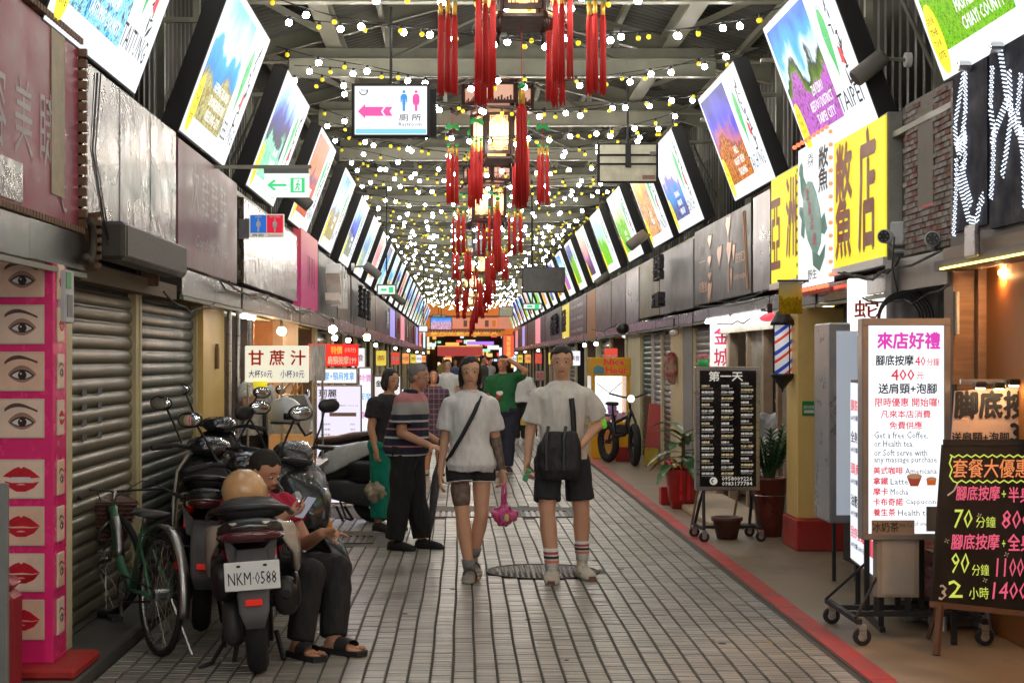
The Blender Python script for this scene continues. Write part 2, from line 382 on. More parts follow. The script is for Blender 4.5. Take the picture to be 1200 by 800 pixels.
# ---------------- roof ----------------
for i in range(26):
    x=rnd.uniform(XA+.1,XB-.1); yy=rnd.uniform(8.2,16); r_=rnd.uniform(.012,.03)
    if covered(x,yy): continue
    m_=MB(); m_.prism([(r_*(1+.3*rnd.random())*math.cos(k*.9),r_*(1+.3*rnd.random())*math.sin(k*.9)) for k in range(7)],0,.0015,M=Matrix.Rotation(-QP,4,'X')) ; m_.build('street_stain',mat('dark_gum',(.04,.038,.035),.7) if i%3 else mat('ochre_leaf_bit',(.40,.27,.08),.7),bed,(x,yy,.0125))
roof=thing('arcade_roof','pitched steel and sheet metal roof over the whole market street','roof',(.47,0,0)); roof['kind']='structure'; del roof['category']
BY=[14.2+3.75*k for k in range(-6,21)]
zt=4.72
mb=MB()
for s in (-1,1):   # ribbed sheets
    n=int(100/.16)
    for k in range(n):
        y0=-10+k*.16
        for (a,b,dz0,dz1) in ((0,.10,0,0),(.10,.12,0,-.04),(.12,.14,-.04,-.04),(.14,.16,-.04,0)):
            mb.add([(0,y0+a,5.95+dz0),(s*3.3,y0+a,5.02+dz0),(s*3.3,y0+b,5.02+dz1),(0,y0+b,5.95+dz1)],[(0,1,2,3)])
mb.build('roof_sheet',roofm,roof,kind='stuff')
mb=MB()
mb.box(-2.36,2.36,-.05,.05,zt+.006,zt+.012).box(-2.36,2.36,-.02,.02,zt+.012,zt+.19).box(-2.36,2.36,-.06,.06,zt+.19,zt+.2).box(-2.36,2.36,.10,.16,zt+.20,zt+.34).box(-2.36,2.36,-.06,.06,zt-.002,zt+.005)
tie=mb.mesh('tie_beam',steel2)
mb=MB()
for s in (-1,1):
    for (a,b) in (((0,5.72),(s*3.2,4.86)),):
        d=Vector((b[0]-a[0],0,b[1]-a[1])); L_=d.length; R=Matrix.Translation((a[0],0,a[1]))@Matrix.Rotation(-math.atan2(d.z,d.x),4,'Y')
        mb.box(0,L_,-.04,.04,-.012,0,M=R).box(0,L_,-.008,.008,-.20,-.012,M=R).box(0,L_,-.05,.05,-.212,-.20,M=R)
raf=mb.mesh('rafter',steel)
mb=MB()   # pale gable gusset, king post and struts
mb.prism([(-.95,zt+.205),(.95,zt+.205),(.18,zt+.46),(-.18,zt+.46)],.17,.178)
mb.box(-.05,.05,.06,.14,zt+.46,5.7).box(-1.30,-1.24,.06,.12,zt+.345,5.28).box(1.24,1.30,.06,.12,zt+.345,5.28)
for s in (-1,1): mb.tube([(s*1.27,.09,zt+.2),(s*.08,.09,5.5)],.022,4); mb.tube([(s*1.9,.09,zt+.2),(s*3.0,.09,4.9)],.022,4)
gus=mb.mesh('truss_plate',steel2)
for y in BY: link('tie_beam',tie,roof,(0,y,0)); link('rafter',raf,roof,(0,y+.3,0)); link('truss_plate',gus,roof,(0,y,0))
for s in (-1.87,1.87):
    MB().box(s-.09,s+.09,-8,90,zt+.345,zt+.353).box(s-.01,s+.01,-8,90,zt+.353,zt+.50).box(s-.09,s+.09,-8,90,zt+.50,zt+.508).build('long_beam',steel2,roof)
for s in (-1,1):
    for q in (.7,1.35,2.0,2.7): MB().box(s*q-.03,s*q+.03,-8,90,5.9-q*.282-.10,5.9-q*.282-.03).build('purlin',steel,roof)
# diagonal bracing flats near the eaves
mb=MB().add([(0,0,0),(.16,0,0),(.95,3.7,.16),(.79,3.7,.16)],[(0,1,2,3)]); brace=mb.mesh('brace',steel)
for y in BY[:-1]:
    link('brace',brace,roof,(-2.85,y,zt+.33)); o=link('brace',brace,roof,(2.85,y,zt+.33)); o.scale=(-1,1,1)
# wall posts carrying the screens
mb=MB().box(-.03,.03,-.03,.03,3.14,4.95); mb.box(-.02,.55,-.02,.02,4.36,4.40); mb.tube([(0,.05,3.6),(.35,.05,4.36)],.015,4); po=mb.mesh('wall_post',steel2)
for i,y in enumerate(BY):
    for s,X in ((1,-2.45),(-1,3.35)):
        for dy in (-.9,.9):
            o=link('wall_post',po,roof,(X-.47,y+dy,0)); o.scale=(s,1,1)
# ---------------- big tilted screens ----------------
SCW,SCH=2.2,1.16
casem=mat('screen_case',(.010,.010,.012),.5,var=.3)
def sky(*a): return a
PICS=[pic('picture_reef',[(0,(.02,.12,.2)),(.5,(.02,.35,.62)),(.7,(.02,.5,.75)),(.95,(.45,.3,.25)),(1,(.1,.1,.25))],[(.02,.18,.3),(.05,.5,.75),(.6,.9,1),(.2,.15,.2),(.04,.3,.5)],1.2,.45,5,1),
 pic('picture_coast',[(0,(.5,.4,.05)),(.3,(.5,.5,.1)),(.42,(.1,.45,.75)),(.6,(.2,.6,.9)),(.66,(.75,.95,1)),(1,(.4,.85,.95))],[(.6,.5,.1),(.35,.28,.05),(.75,.7,.45),(.15,.3,.1),(.7,.4,.1)],1.3,.36,5,2),
 pic('picture_gorge',[(0,(.1,.5,.3)),(.45,(.03,.08,.25)),(.6,(.05,.1,.5)),(.75,(.3,.5,.95)),(1,(.75,.9,1))],[(.1,.45,.3),(.3,.75,.5),(.6,.9,.75),(.05,.2,.15)],1.25,.38,9,3),
 pic('picture_sunset',[(0,(.5,.1,.05)),(.35,(.75,.2,.1)),(.5,(.35,.2,.35)),(.6,(.85,.4,.2)),(1,(.8,.3,.2))],[(.4,.1,.06),(.7,.25,.12),(.8,.5,.3)],1.2,.25,6,4),
 pic('picture_festival',[(0,(.3,.2,.2)),(.4,(.3,.3,.5)),(.55,(.7,.85,1)),(1,(.1,.45,.85))],[(.5,.1,.1),(.1,.2,.5),(.8,.6,.3),(.2,.6,.3),(.15,.1,.2)],1.25,.42,8,5),
 pic('picture_harbour',[(0,(.1,.2,.5)),(.4,(.1,.1,.5)),(.6,(.15,.3,.85)),(1,(.6,.85,1))],[(.1,.1,.4),(.3,.4,.6),(.6,.6,.2),(.1,.3,.2)],1.25,.35,7,6),
 pic('picture_lake',[(0,(.3,.4,.4)),(.5,(.4,.55,.7)),(1,(.75,.85,.95))],[(.2,.4,.4),(.5,.6,.6),(.7,.8,.8)],1.25,.35,7,7),
 pic('picture_blossom',[(0,(.6,.1,.15)),(.5,(.9,.4,.45)),(1,(.95,.55,.5))],[(.7,.2,.3),(.9,.6,.6),(.4,.05,.1)],1.2,.5,7,8)]
PICR=[pic('picture_flowers_green',[(0,(.1,.3,.03)),(.5,(.15,.4,.05)),(.75,(.1,.15,.5)),(1,(.1,.12,.45))],[(.04,.2,.03),(.2,.55,.05),(.5,.75,.1),(.1,.35,.05),(.75,.75,.3)],1.2,.62,9,11),
 pic('picture_meadow',[(0,(.3,.1,.4)),(.42,(.35,.5,.06)),(.55,(.08,.15,.04)),(.6,(.8,.92,1)),(.75,(.2,.6,.9)),(1,(.05,.35,.75))],[(.3,.08,.35),(.6,.25,.7),(.75,.4,.75),(.2,.12,.2),(.4,.3,.15)],1.2,.42,9,12),
 pic('picture_night_city',[(0,(.1,.03,.02)),(.4,(.3,.1,.08)),(.46,(.7,.35,.4)),(.65,(.2,.2,.75)),(1,(.04,.08,.45))],[(.05,.02,.02),(.3,.1,.02),(.9,.5,.15),(.1,.04,.05)],1.2,.4,12,13),
 pic('picture_sea',[(0,(.1,.1,.3)),(.2,(.2,.35,.6)),(.4,(.25,.5,.8)),(.55,(.5,.45,.75)),(.6,(.9,.9,1)),(1,(.9,.93,1))],[(.1,.1,.3),(.2,.2,.45),(.7,.7,.8)],1.25,.15,7,14),
 pic('picture_lily',[(0,(.3,.1,.2)),(.4,(.7,.4,.2)),(.7,(.9,.6,.25)),(1,(.95,.8,.5))],[(.3,.1,.2),(.8,.45,.15),(.9,.7,.5),(.15,.1,.05),(.5,.3,.5)],1.2,.6,4,15),
 pic('picture_valley',[(0,(.1,.3,.05)),(.4,(.2,.45,.1)),(.6,(.6,.8,.4)),(1,(.8,.9,.9))],[(.1,.3,.05),(.4,.7,.1),(.6,.75,.4)],1.2,.55,6,16),
 pic('picture_rice_field',[(0,(.25,.6,.03)),(.45,(.3,.65,.05)),(.5,(.6,.8,.5)),(.7,(.55,.8,.9)),(1,(.6,.8,.9))],[(.2,.55,.03),(.35,.7,.05),(.6,.8,.1)],1.2,.45,7,17),
 pic('picture_pink_dusk',[(0,(.2,.15,.3)),(.4,(.5,.3,.5)),(.55,(.9,.5,.5)),(1,(.9,.7,.6))],[(.1,.08,.2),(.4,.2,.4)],1.2,.25,7,18)]
yel=emi('badge_yellow',(.95,.80,.02),1.15); sgreen=emi('map_green',(.03,.55,.12),1.0); sred=emi('stamp_red',(.8,.03,.05),1.0); sink=emi('screen_ink',(.03,.03,.04),.6)
whitetxt=emi('screen_white_text',(1,1,1),1.15)
scw=emi('screen_white',(.90,.95,1),1.1)
casemesh=MB().box(0,SCW,.0,.14,0,SCH,bev=.006).mesh('case',casem)
facemesh=MB().box(.012,SCW-.012,-.004,-.001,.015,SCH-.015).mesh('screen',scw)
def tvmap(n=26):
    P_=[(0,.52),(.05,.50),(.09,.42),(.085,.30),(.06,.18),(.03,.08),(.0,0),(-.02,.10),(-.055,.2),(-.07,.32),(-.045,.44)]
    return P_
mapmesh=MB().prism([(x+1.68,z+.42) for x,z in tvmap()],-.0075,-.0045).mesh('island_map',sgreen)
badgemesh=MB(); badgemesh.prism([(.17+.11*math.cos(2*math.pi*i/18),.25+.215*math.sin(2*math.pi*i/18)) for i in range(18)],-.011,-.0075); badgemesh=badgemesh.mesh('badge',yel)
pm={}
def picmesh(m):
    if m.name not in pm: pm[m.name]=MB().box(.09,1.42,-.0075,-.0045,.16,1.09).mesh('picture',m)
    return pm[m.name]
def calli(seed):
    r=random.Random(seed); mb=MB(); r.random()
    for k in range(16):
        x=1.93+r.uniform(-.06,.06); z=1.0-.043*k+r.uniform(-.02,.02); a=r.uniform(-.9,.9) if k%2 else r.uniform(1.2,1.9); l=r.uniform(.03,.07); wd=r.uniform(.008,.016)
        dx,dz=math.cos(a)*l,math.sin(a)*l; nx,nz_=-math.sin(a)*wd,math.cos(a)*wd
        mb.prism([(x-dx,z-dz),(x-dx*.2+nx,z-dz*.2+nz_),(x+dx,z+dz),(x-dx*.2-nx,z-dz*.2-nz_)],-.0075,-.0045)
    return mb.mesh('calligraphy',sink)
CAL=[calli(k) for k in range(3)]
stampm=MB().prism([(1.86,.50),(1.93,.47),(1.95,.58),(1.87,.62)],-.009,-.0076).mesh('stamp',sred)
def hoop():
    mb=MB(); mb.torus((1.70,-.006,.83),.12,.006,'y',n=20,k=4,ry=.002); return mb.mesh('ring_logo',emi('ring_grey',(.45,.5,.6),1))
HOOP=hoop(); TILT=math.atan(.40/1.09)
namesL=['TAITUNG','KEELUNG','HUALIEN','TAINAN','NANTOU','PENGHU','YILAN','MIAOLI']; namesR=['CHIAYI','TAIPEI','TAICHUNG','HSINCHU','YUNLIN','TAOYUAN','MATSU','KINMEN']
cap={'L':[['CESERIES INDIGENOUS','TOWNSHIP','TAITUNG COUNTY'],['HEPING ISLAND','ZHONGZHENG DIST.','KEELUNG CITY'],['XIULIN','TOWNSHIP','HUALIEN'],['SUNSET','BEACH'],['LANTERN','FAIR'],['HARBOUR','COAST'],['LAKE','TRAIL'],['BLOSSOM','ROAD']],'R':[['XIPEILE','MASPALI TOWNSHIP','CHIAYI COUNTY'],['ZHUZIHU','BEITOU DISTRICT','TAIPEI CITY'],['HILL','NIGHT VIEW','TAICHUNG'],['FISHING','HARBOUR','HSINCHU'],['LILY','FIELD'],['VALLEY','TRAIL'],['RICE','FIELD'],['DUSK','BAY']]}
descL=['deep blue reef picture','rocky yellow coast under pale sky','misty blue gorge with pale green foliage','orange red sunset','blue sky over a festival crowd','blue harbour under a pale sky','grey blue lake','pink blossom']
descR=['bright green leaves and flowers','purple flower meadow under blue sky','city lights at dusk under a violet sky','blue sea under white sky','orange lily close-up','pale green valley','bright green rice field','pink dusk over dark hills']
def screen(side,k,ynear):
    near=k<8; pics=PICS if side=='L' else PICR
    desc=(descL if side=='L' else descR)
    if k<8: lab='lit screen on the %s side showing %s'%('left' if side=='L' else 'right',desc[k]); grp='tilted advertising screens above the shop signs'
    else: lab='far tilted lit screen in the distant %s row'%('left' if side=='L' else 'right'); grp='far tilted screens of the %s row'%('left' if side=='L' else 'right')
    if side=='L': o=thing('billboard_screen',lab,'screen',(-2.0,ynear,3.215),QP,grp,rx=TILT)
    else: o=thing('billboard_screen',lab,'screen',(2.9,ynear+SCW,3.25),-QP,grp,rx=TILT)
    link('case',casemesh,o); link('screen',facemesh,o)
    pmk=pics[k%8]; link('picture',picmesh(pmk),o); link('island_map',mapmesh,o); link('badge',badgemesh,o)
    link('calligraphy',CAL[k%3],o)
    if k<6:
        link('stamp',stampm,o); link('ring_logo',HOOP,o)
        text((namesL if side=='L' else namesR)[k],o,1.74,.25,.14,.66,sink,y=-.008,bold=.0)
        for q,s in enumerate(cap[side][k]): text(s,o,.98,.46-.11*q,.075,min(.72,.052*len(s)),whitetxt,y=-.0085,bold=.02)
        for q in range(4): text(['EXPLORE','THE','TOUR','SITE'][q],o,.17,.36-.07*q,.04,.12,sink,y=-.0125,bold=0)
    return o
for k in range(-3,22): 
    if k<0: yL=7.7+3.75*k; yR=7.35+3.75*k
    else:
        yL=([7.75,11.5,15.1,18.8,22.75,26.6]+[26.6+3.72*j for j in range(1,30)])[k]
        yR=([7.5,11.2,14.85,19.2,22.0,25.5,29.2,33.0,36.8]+[36.8+3.72*j for j in range(1,30)])[k]
    screen('L',k if k>=0 else 8-k,yL); screen('R',k if k>=0 else 8-k,yR)
# ---------------- festoon lights ----------------
wb=emi('bulb_white_glow',(1,.93,.84),84); yb=mat('bulb_yellow_glow',(.6,.5,.02),.3,emit=(.85,.66,.02),es=.6)
m1=MB(); m1.smooth=True; m1.ell((0,0,-.052),.029,.029,.030,8,5); bw=m1.mesh('bulb',wb)
m1=MB(); m1.smooth=True; m1.ell((0,0,-.050),.022,.022,.025,8,5); by=m1.mesh('bulb',yb)
sk=MB().cyl((0,0,.006),(0,0,-.026),.012,.016,6).mesh('socket',blackm)
def festoon(k,a,b,sag,label,grp,farb=False):
    a=Vector(a); b=Vector(b); o=thing('festoon_string',label,'string lights',a,0,grp); n=int((b-a).length/.245)
    pt=lambda t:(b-a)*t+Vector((0,0,-sag*4*t*(1-t)+.02*math.sin(t*17+k)))
    MB().tube([pt(i/14) for i in range(15)],.0045,4).build('cable',blackm,o)
    fw=MB(); fy=MB(); fs=MB()
    for i in range(n):
        p=pt((i+.5+rnd.uniform(-.22,.22))/n); wht=(i+k)%2==0
        r=(rnd.uniform(-.15,.15),rnd.uniform(-.15,.15),0)
        if not farb: link('bulb',bw if wht else by,o,p,r); link('socket',sk,o,p,r)
        else:
            (fw if wht else fy).ell(p+Vector((0,0,-.052)),.027 if wht else .02,None,None,6,4); fs.box(p.x-.012,p.x+.012,p.y-.012,p.y+.012,p.z-.024,p.z)
    if farb:
        fw.build('bulb',wb,o,kind='stuff'); fy.build('bulb',yb,o,kind='stuff'); fs.build('socket',blackm,o,kind='stuff')
kk=0
for i,y in enumerate(BY):
    if y>86 or y<-6: continue
    far=y>42
    for (dy0,dy1,z0,z1,sag,xl,xr) in ((-.15,.35,4.62,4.64,.22,-1.75,2.75),(1.0,1.9,4.60,4.66,.30,-1.75,2.75),(2.4,2.0,4.66,4.6,.16,-1.75,2.75),(3.0,3.3,4.63,4.6,.26,-1.6,2.7)):
        if (y<7 or y>44) and dy0>2.9: continue
        dist='nearest' if y<15 else 'far' if far else 'mid-distance'
        lab='%s cable of white and yellow bulbs slung between the roof sides'%dist
        festoon(kk,(xl+rnd.uniform(-.12,.12),y+dy0+rnd.uniform(-.35,.35),z0+rnd.uniform(-.12,.06)),(xr,y+dy1+rnd.uniform(-.35,.35),z1+rnd.uniform(-.12,.06)),sag+rnd.uniform(-.05,.08),lab,'%s festoon light strings under the roof'%dist,far); kk+=1
# =============== sign boards and shop fronts, left side ===============
def brd(col,name,**k):
    d=dict(rough=.38,var=.25,scale=2.5,dirt=.35,spec=.22); d.update(k); return mat(name,col,**d)
foil=mat('foil_mesh',(.085,.08,.072),.26,metal=.8,var=.6,scale=1.6,bump=.9,bscale=3,dirt=.25)
foil2=mat('crinkled_foil',(.095,.08,.065),.16,metal=.9,var=.6,scale=3,bump=1.6,bscale=7,stretch=(1,2.2,.8),dirt=0)
darkglass=mat('smoked_panel',(.10,.09,.09),.12,var=.3,scale=2,bump=.3,bscale=2,dirt=.25)
def fascia(side,y0,y1,X,z0=2.05,z1=2.265,m=inox,n=None,label=None):
    """metal fascia strip made of separate sheet panels below the signs"""
    L_=y1-y0; t=thing('metal_fascia',label,'fascia',(X,y0 if side=='L' else y1,0),QP if side=='L' else -QP,'metal fascias under the sign boards')
    n=n or max(1,int(L_/1.1)); x=0
    MB().box(0,L_,.0,.30,z0+.02,z1-.02).build('backing',darkm,t)
    for i in range(n):
        w_=L_/n; h=rnd.uniform(-.006,.006)
        MB().box(x+.006,x+w_-.006,-.018-rnd.uniform(0,.008),-.001,z0+h,z1+h,bev=.004).build('fascia_panel',m,t); x+=w_
    MB().box(0,L_,-.03,-.0,z0-.035,z0-.01).build('drip_rail',steel,t)
    return t
def board(side,y0,y1,z0,z1,X,m,label,name='sign_board',frame=None,depth=.10,group=None,cat='sign'):
    """sign board box; local x runs left to right as read from the street"""
    t=thing(name,label,cat,(X,y0,z0) if side=='L' else (X,y1,z0),QP if side=='L' else -QP,group); W=y1-y0; H=z1-z0
    MB().box(0,W,0,depth,0,H,bev=.008).build('board_panel',m,t)
    if frame:
        fm,fw=frame
        for a in ((0,W,H-fw,H),(0,W,0,fw),(0,fw,fw+.001,H-fw-.001),(W-fw,W,fw+.001,H-fw-.001)):
            MB().box(a[0],a[1],-.014,-.001,a[2],a[3]).build('frame',fm,t)
    return t,W,H
# --- A: faded pink beauty sign
pinkb=brd((.25,.022,.05),'faded_pink_board',rough=.45)
ty=mat('faded_white_print',(.33,.28,.28),.5,var=.2)
t,W,H=board('L',5.2,8.5,2.29,3.24,-2.0,pinkb,'faded pink beauty salon sign board with pale characters, nearest on the left')
for i,c in enumerate('彩容美睫'): text(c,t,1.35+.44*i,.42,.36,.30,ty,y=-.002,bold=.0)
mb=MB(); mb.torus((2.78,-.004,.66),.16,.012,'y',n=20,k=4,a0=-2.4,a1=1.2,ry=.002); mb.torus((2.9,-.004,.3),.10,.01,'y',n=16,k=4,a0=0,a1=4.2,ry=.002); mb.torus((3.0,-.004,.12),.06,.01,'y',n=16,k=4,a0=1,a1=5.2,ry=.002); mb.build('swirl_ornament',ty,t)
MB().box(2.72,2.98,-.006,-.001,.12,.93).build('peeling_strip',mat('stained_strip',(.33,.27,.17),.6,var=.4,scale=4),t)
MB().box(1.2,2.2,-.006,-.001,.02,.2).build('glossy_patch',foil,t)
mb=MB()
for i in range(60):
    mb.box(.055*i,.055*i+.04,-.04,.02,-.035,-.005); mb.box(.055*i,.055*i+.04,-.03,.02,.955,.985)
for i in range(17): mb.box(3.3,3.335,-.04,.02,.056*i,.056*i+.042)
mb.build('led_rope',rust,t,kind='stuff')
# --- B
t,W,H=board('L',8.58,11.42,2.36,3.2,-2.0,foil,'dull silver mesh sign panel with blurred reflections above the tan shutter')
for i in range(1,3): MB().box(W/3*i-.003,W/3*i+.003,-.003,-.0005,0,H).build('seam',blackm,t)
# --- C
pinkg=brd((.17,.075,.09),'greyed_pink_board',rough=.42)
t,W,H=board('L',11.5,14.55,2.27,3.18,-2.0,pinkg,'greyed pink sign board with ghosted characters above the cream pillar')
for i,c in enumerate('次鞋鞋鞋'): text(c,t,.75+.48*i,.62,.36,.34,mat('ghost_print',(.20,.16,.16),.4),y=-.002,bold=0)
text('Cordony Shoes',t,1.6,.22,.12,1.7,mat('ghost_print'),y=-.002,bold=0,shear=.3)
# --- D
t,W,H=board('L',15.0,19.9,2.30,3.1,-2.0,foil2,'crinkled silver foil sign panel beneath the gorge screen')
# --- E
mag=pic('magenta_poster',[(0,(.6,.1,.2)),(.5,(.75,.2,.4)),(1,(.8,.3,.3))],[(.6,.1,.25),(.8,.3,.5)],.55,.5,4,31)
t,W,H=board('L',20.2,22.6,2.2,3.25,-1.98,mag,'magenta lit poster board beyond the foil panel')
for i in range(5): MB().box(.9+.22*i,.93+.22*i,-.004,-.001,.35+.05*(i%2),.75).build('print_stroke',ink,t)
greyb=brd((.07,.07,.075),'slate_board'); tanb=brd((.17,.11,.07),'tan_board'); brownb=brd((.12,.075,.055),'brown_board'); pbr=brd((.09,.045,.045),'purple_brown_board'); silv=brd((.10,.10,.105),'silver_board',metal=.1)
wht=mat('white_letter',(.8,.8,.8),.4)
t,W,H=board('L',22.9,26.4,2.25,3.15,-2.0,greyb,'grey board with raised white and black letters on the left')
for i in range(3): text('SPA'[i],t,.75+.9*i,.45,.6,.5,wht,y=-.16,depth=.08,bold=.02)
t,W,H=board('L',26.6,29.6,2.25,3.1,-2.0,tanb,'tan glossy sign board with vertical streaks')
t,W,H=board('L',29.9,34.2,2.25,3.15,-2.0,silv,'pale board with black raised letters in the middle distance')
for i in range(3): text('美容館'[i],t,.8+1.3*i,.45,.6,.6,ink,y=-.12,depth=.05,bold=.03)
t,W,H=board('L',34.4,38.3,2.2,3.1,-2.0,tanb,'tan and brown sign board past the raised black letters')
pal=[(brownb,'dark brown'),(silv,'silver grey'),(pbr,'purple brown'),(greyb,'slate grey'),(tanb,'tan'),(mat('pink_lit',(.3,.1,.1),.4,emit=(.8,.25,.3),es=.7),'pink lit'),(mat('violet_lit',(.1,.1,.3),.4,emit=(.35,.3,.8),es=.7),'violet lit')]
y=38.5; i=0
while y<88:
    l=rnd.uniform(2.6,4.6); m_,nm=pal[(i*3)%7]; z=rnd.uniform(-.06,.06)
    t,W,H=board('L',y,y+l-.08,2.2+z,3.1+z,-2.0-rnd.uniform(0,.05),m_,'far %s sign board on the left side of the street'%nm,group='far sign boards of the left side')
    if i%2: text(rnd.choice(['按摩','美甲','養生','小吃']),t,W/2,H/2,.5,1.2,wht if i%4==1 else inkr,y=-.03,depth=.01)
    y+=l; i+=1
fl=[(5.2,8.52,'silver fascia of scuffed steel panels below the pink sign'),(11.5,14.6,'steel fascia below the ghosted pink board'),(14.7,19.9,'long bright steel fascia under the foil sign'),(20.0,26.3,'dark steel fascia below the magenta poster'),(26.4,34,'grey fascia strip in the left middle distance'),(34.1,60,'far fascia strip on the left'),(60.1,88,'farthest fascia strip on the left')]
for a,b,l in fl: fascia('L',a,b,-1.99,2.06,2.25,label=l)
mb=MB()
# wood lintel above tan shutter with debris
MB().box(-2.12,-2.0,8.55,11.45,2.02,2.12).build('splintered_lintel',mat('old_wood',(.15,.11,.07),.8,var=.4,scale=8,bump=.5,bscale=40,stretch=(1,.2,1)),label='splintered old wooden lintel over the tan roller shutter',cat='lintel')
# air curtain box
t=thing('air_curtain','long dark brown mesh fronted air curtain box on the steel bracket above the tan shutter','air curtain',(-1.78,8.6,2.13),QP)
MB().box(0,1.95,0,.15,0,.205,bev=.02).build('housing',mat('brown_housing',(.045,.04,.035),.45,var=.2),t)
MB().box(.06,1.93,-.006,.001,.025,.185).build('front_grille',mat('grille_mesh',(.085,.075,.06),.6,var=.25,scale=60),t)
for x in (.05,1.8):
    mb=MB().box(x-.02,x+.02,.151,.26,-.06,.25); mb.build('bracket',rust,t)
mb=MB()
for i in range(7): mb.box(-.075,-.045,.11,.14,-.05+.045*i,-.025+.045*i)
mb.build('punched_angle',rust,t)
for i,(a,r_) in enumerate(((0,.012),(.06,.008),(-.05,.006))):
    mb=MB(); mb.smooth=True; mb.tube([(-1.9+a*.3,8.5,3.1),(-1.93,8.52+a,2.7),(-1.88,8.55+a,2.35),(-1.86,8.62+a,2.2)],r_*.5,5); mb.build('hanging_cable',blackm,label=['thick dark cable hanging between the pink sign and silver panel','thin cable beside the thick one at the silver panel','thinnest wire hanging left of the air curtain'][i],cat='cable')
mb=MB(); mb.smooth=True; mb.torus((-1.93,8.42,2.22),.11,.022,'x',n=20,k=8,a0=-2.2,a1=1.2); mb.build('corrugated_hose',mat('hose',(.05,.04,.03),.6,bump=.5,bscale=90),label='bent brown corrugated hose at the end of the steel fascia',cat='hose')
# fluorescent tube under the pink sign
def tubelamp(a,b,label,r=.018,grp=None,mm=None):
    a=Vector(a); b=Vector(b); t=thing('fluorescent_tube',label,'lamp',a,0,grp); d=b-a; n_=d.normalized()
    MB().tube([(0,0,0),d],r,10).build('tube',mm or tubelit,t)
    MB().tube([Vector((0,0,.035)),d+Vector((0,0,.035))],.018,4).build('fixture',white,t)
    for p in (Vector(),d): MB().box(-.02,.02,-.02,.02,.019,.05).build('end_cap',grey,t,p)
    return t
for yy,nn in ((-7,'farthest'),(-2.5,'middle'),(1.5,'nearest')):
    for X_,sd_ in ((-1.97,'left'),(2.86,'right')): tubelamp((X_,yy,2.0),(X_,yy+2.4,2.0),'%s fluorescent tube under the %s fascia behind the camera'%(nn,sd_),.026,None,emi('fill_tube_glow',(1,.96,.9),62))  # unseen tubes added to brighten surfaces that face the camera
tubelamp((-1.99,5.4,2.03),(-1.99,6.85,2.03),'white fluorescent tube below the faded pink sign, cut by the left edge')
tubelamp((-2.02,14.9,2.0),(-2.02,15.9,2.0),'short white fluorescent tube under the steel fascia right of the cream pillar')
# --- pink picture pillar
hot=mat('hot_pink_gloss',(.85,.03,.20),.25,var=.08)
pl=thing('picture_pillar','hot pink square pillar covered in framed eye and lip photos at the left edge','pillar',(-1.97,7.85,.13))
MB().box(-.42,0,0,.27,0,1.98,bev=.004).build('shaft',hot,pl)
MB().box(-.40,-.04,-.004,.0,.0,.0+.001).build('skirting',hot,pl)
skinA=mat('print_skin',(.88,.58,.42),.35,var=.10,scale=9); skinB=mat('print_skin_light',(.90,.68,.54),.35,var=.10,scale=7); lipm=mat('print_lips',(.60,.02,.04),.2,var=.25,scale=20); lipd=mat('print_lips_dark',(.45,.01,.02),.3)
brow=mat('print_brow',(.10,.05,.035),.5,var=.3,scale=40); shadow_=mat('print_eyeshadow',(.36,.20,.15),.5,var=.2,scale=12); eyew=mat('print_eye_white',(.75,.72,.7),.3)
iris=mat('print_iris',(.05,.025,.02),.2); frm=mat('cream_frame',(.68,.62,.46),.5)
def lens(mb,cx,cz,w,h0,h1,y0,y1,n=10,skew=0):
    p=[(cx-w/2+w*i/n,cz+h1*math.sin(math.pi*i/n)**.8+skew*(i/n-.5)) for i in range(n+1)]+[(cx+w/2-w*i/n,cz-h0*math.sin(math.pi*i/n)**.8+skew*(.5-i/n)) for i in range(1,n)]
    return mb.prism(p,y0,y1)
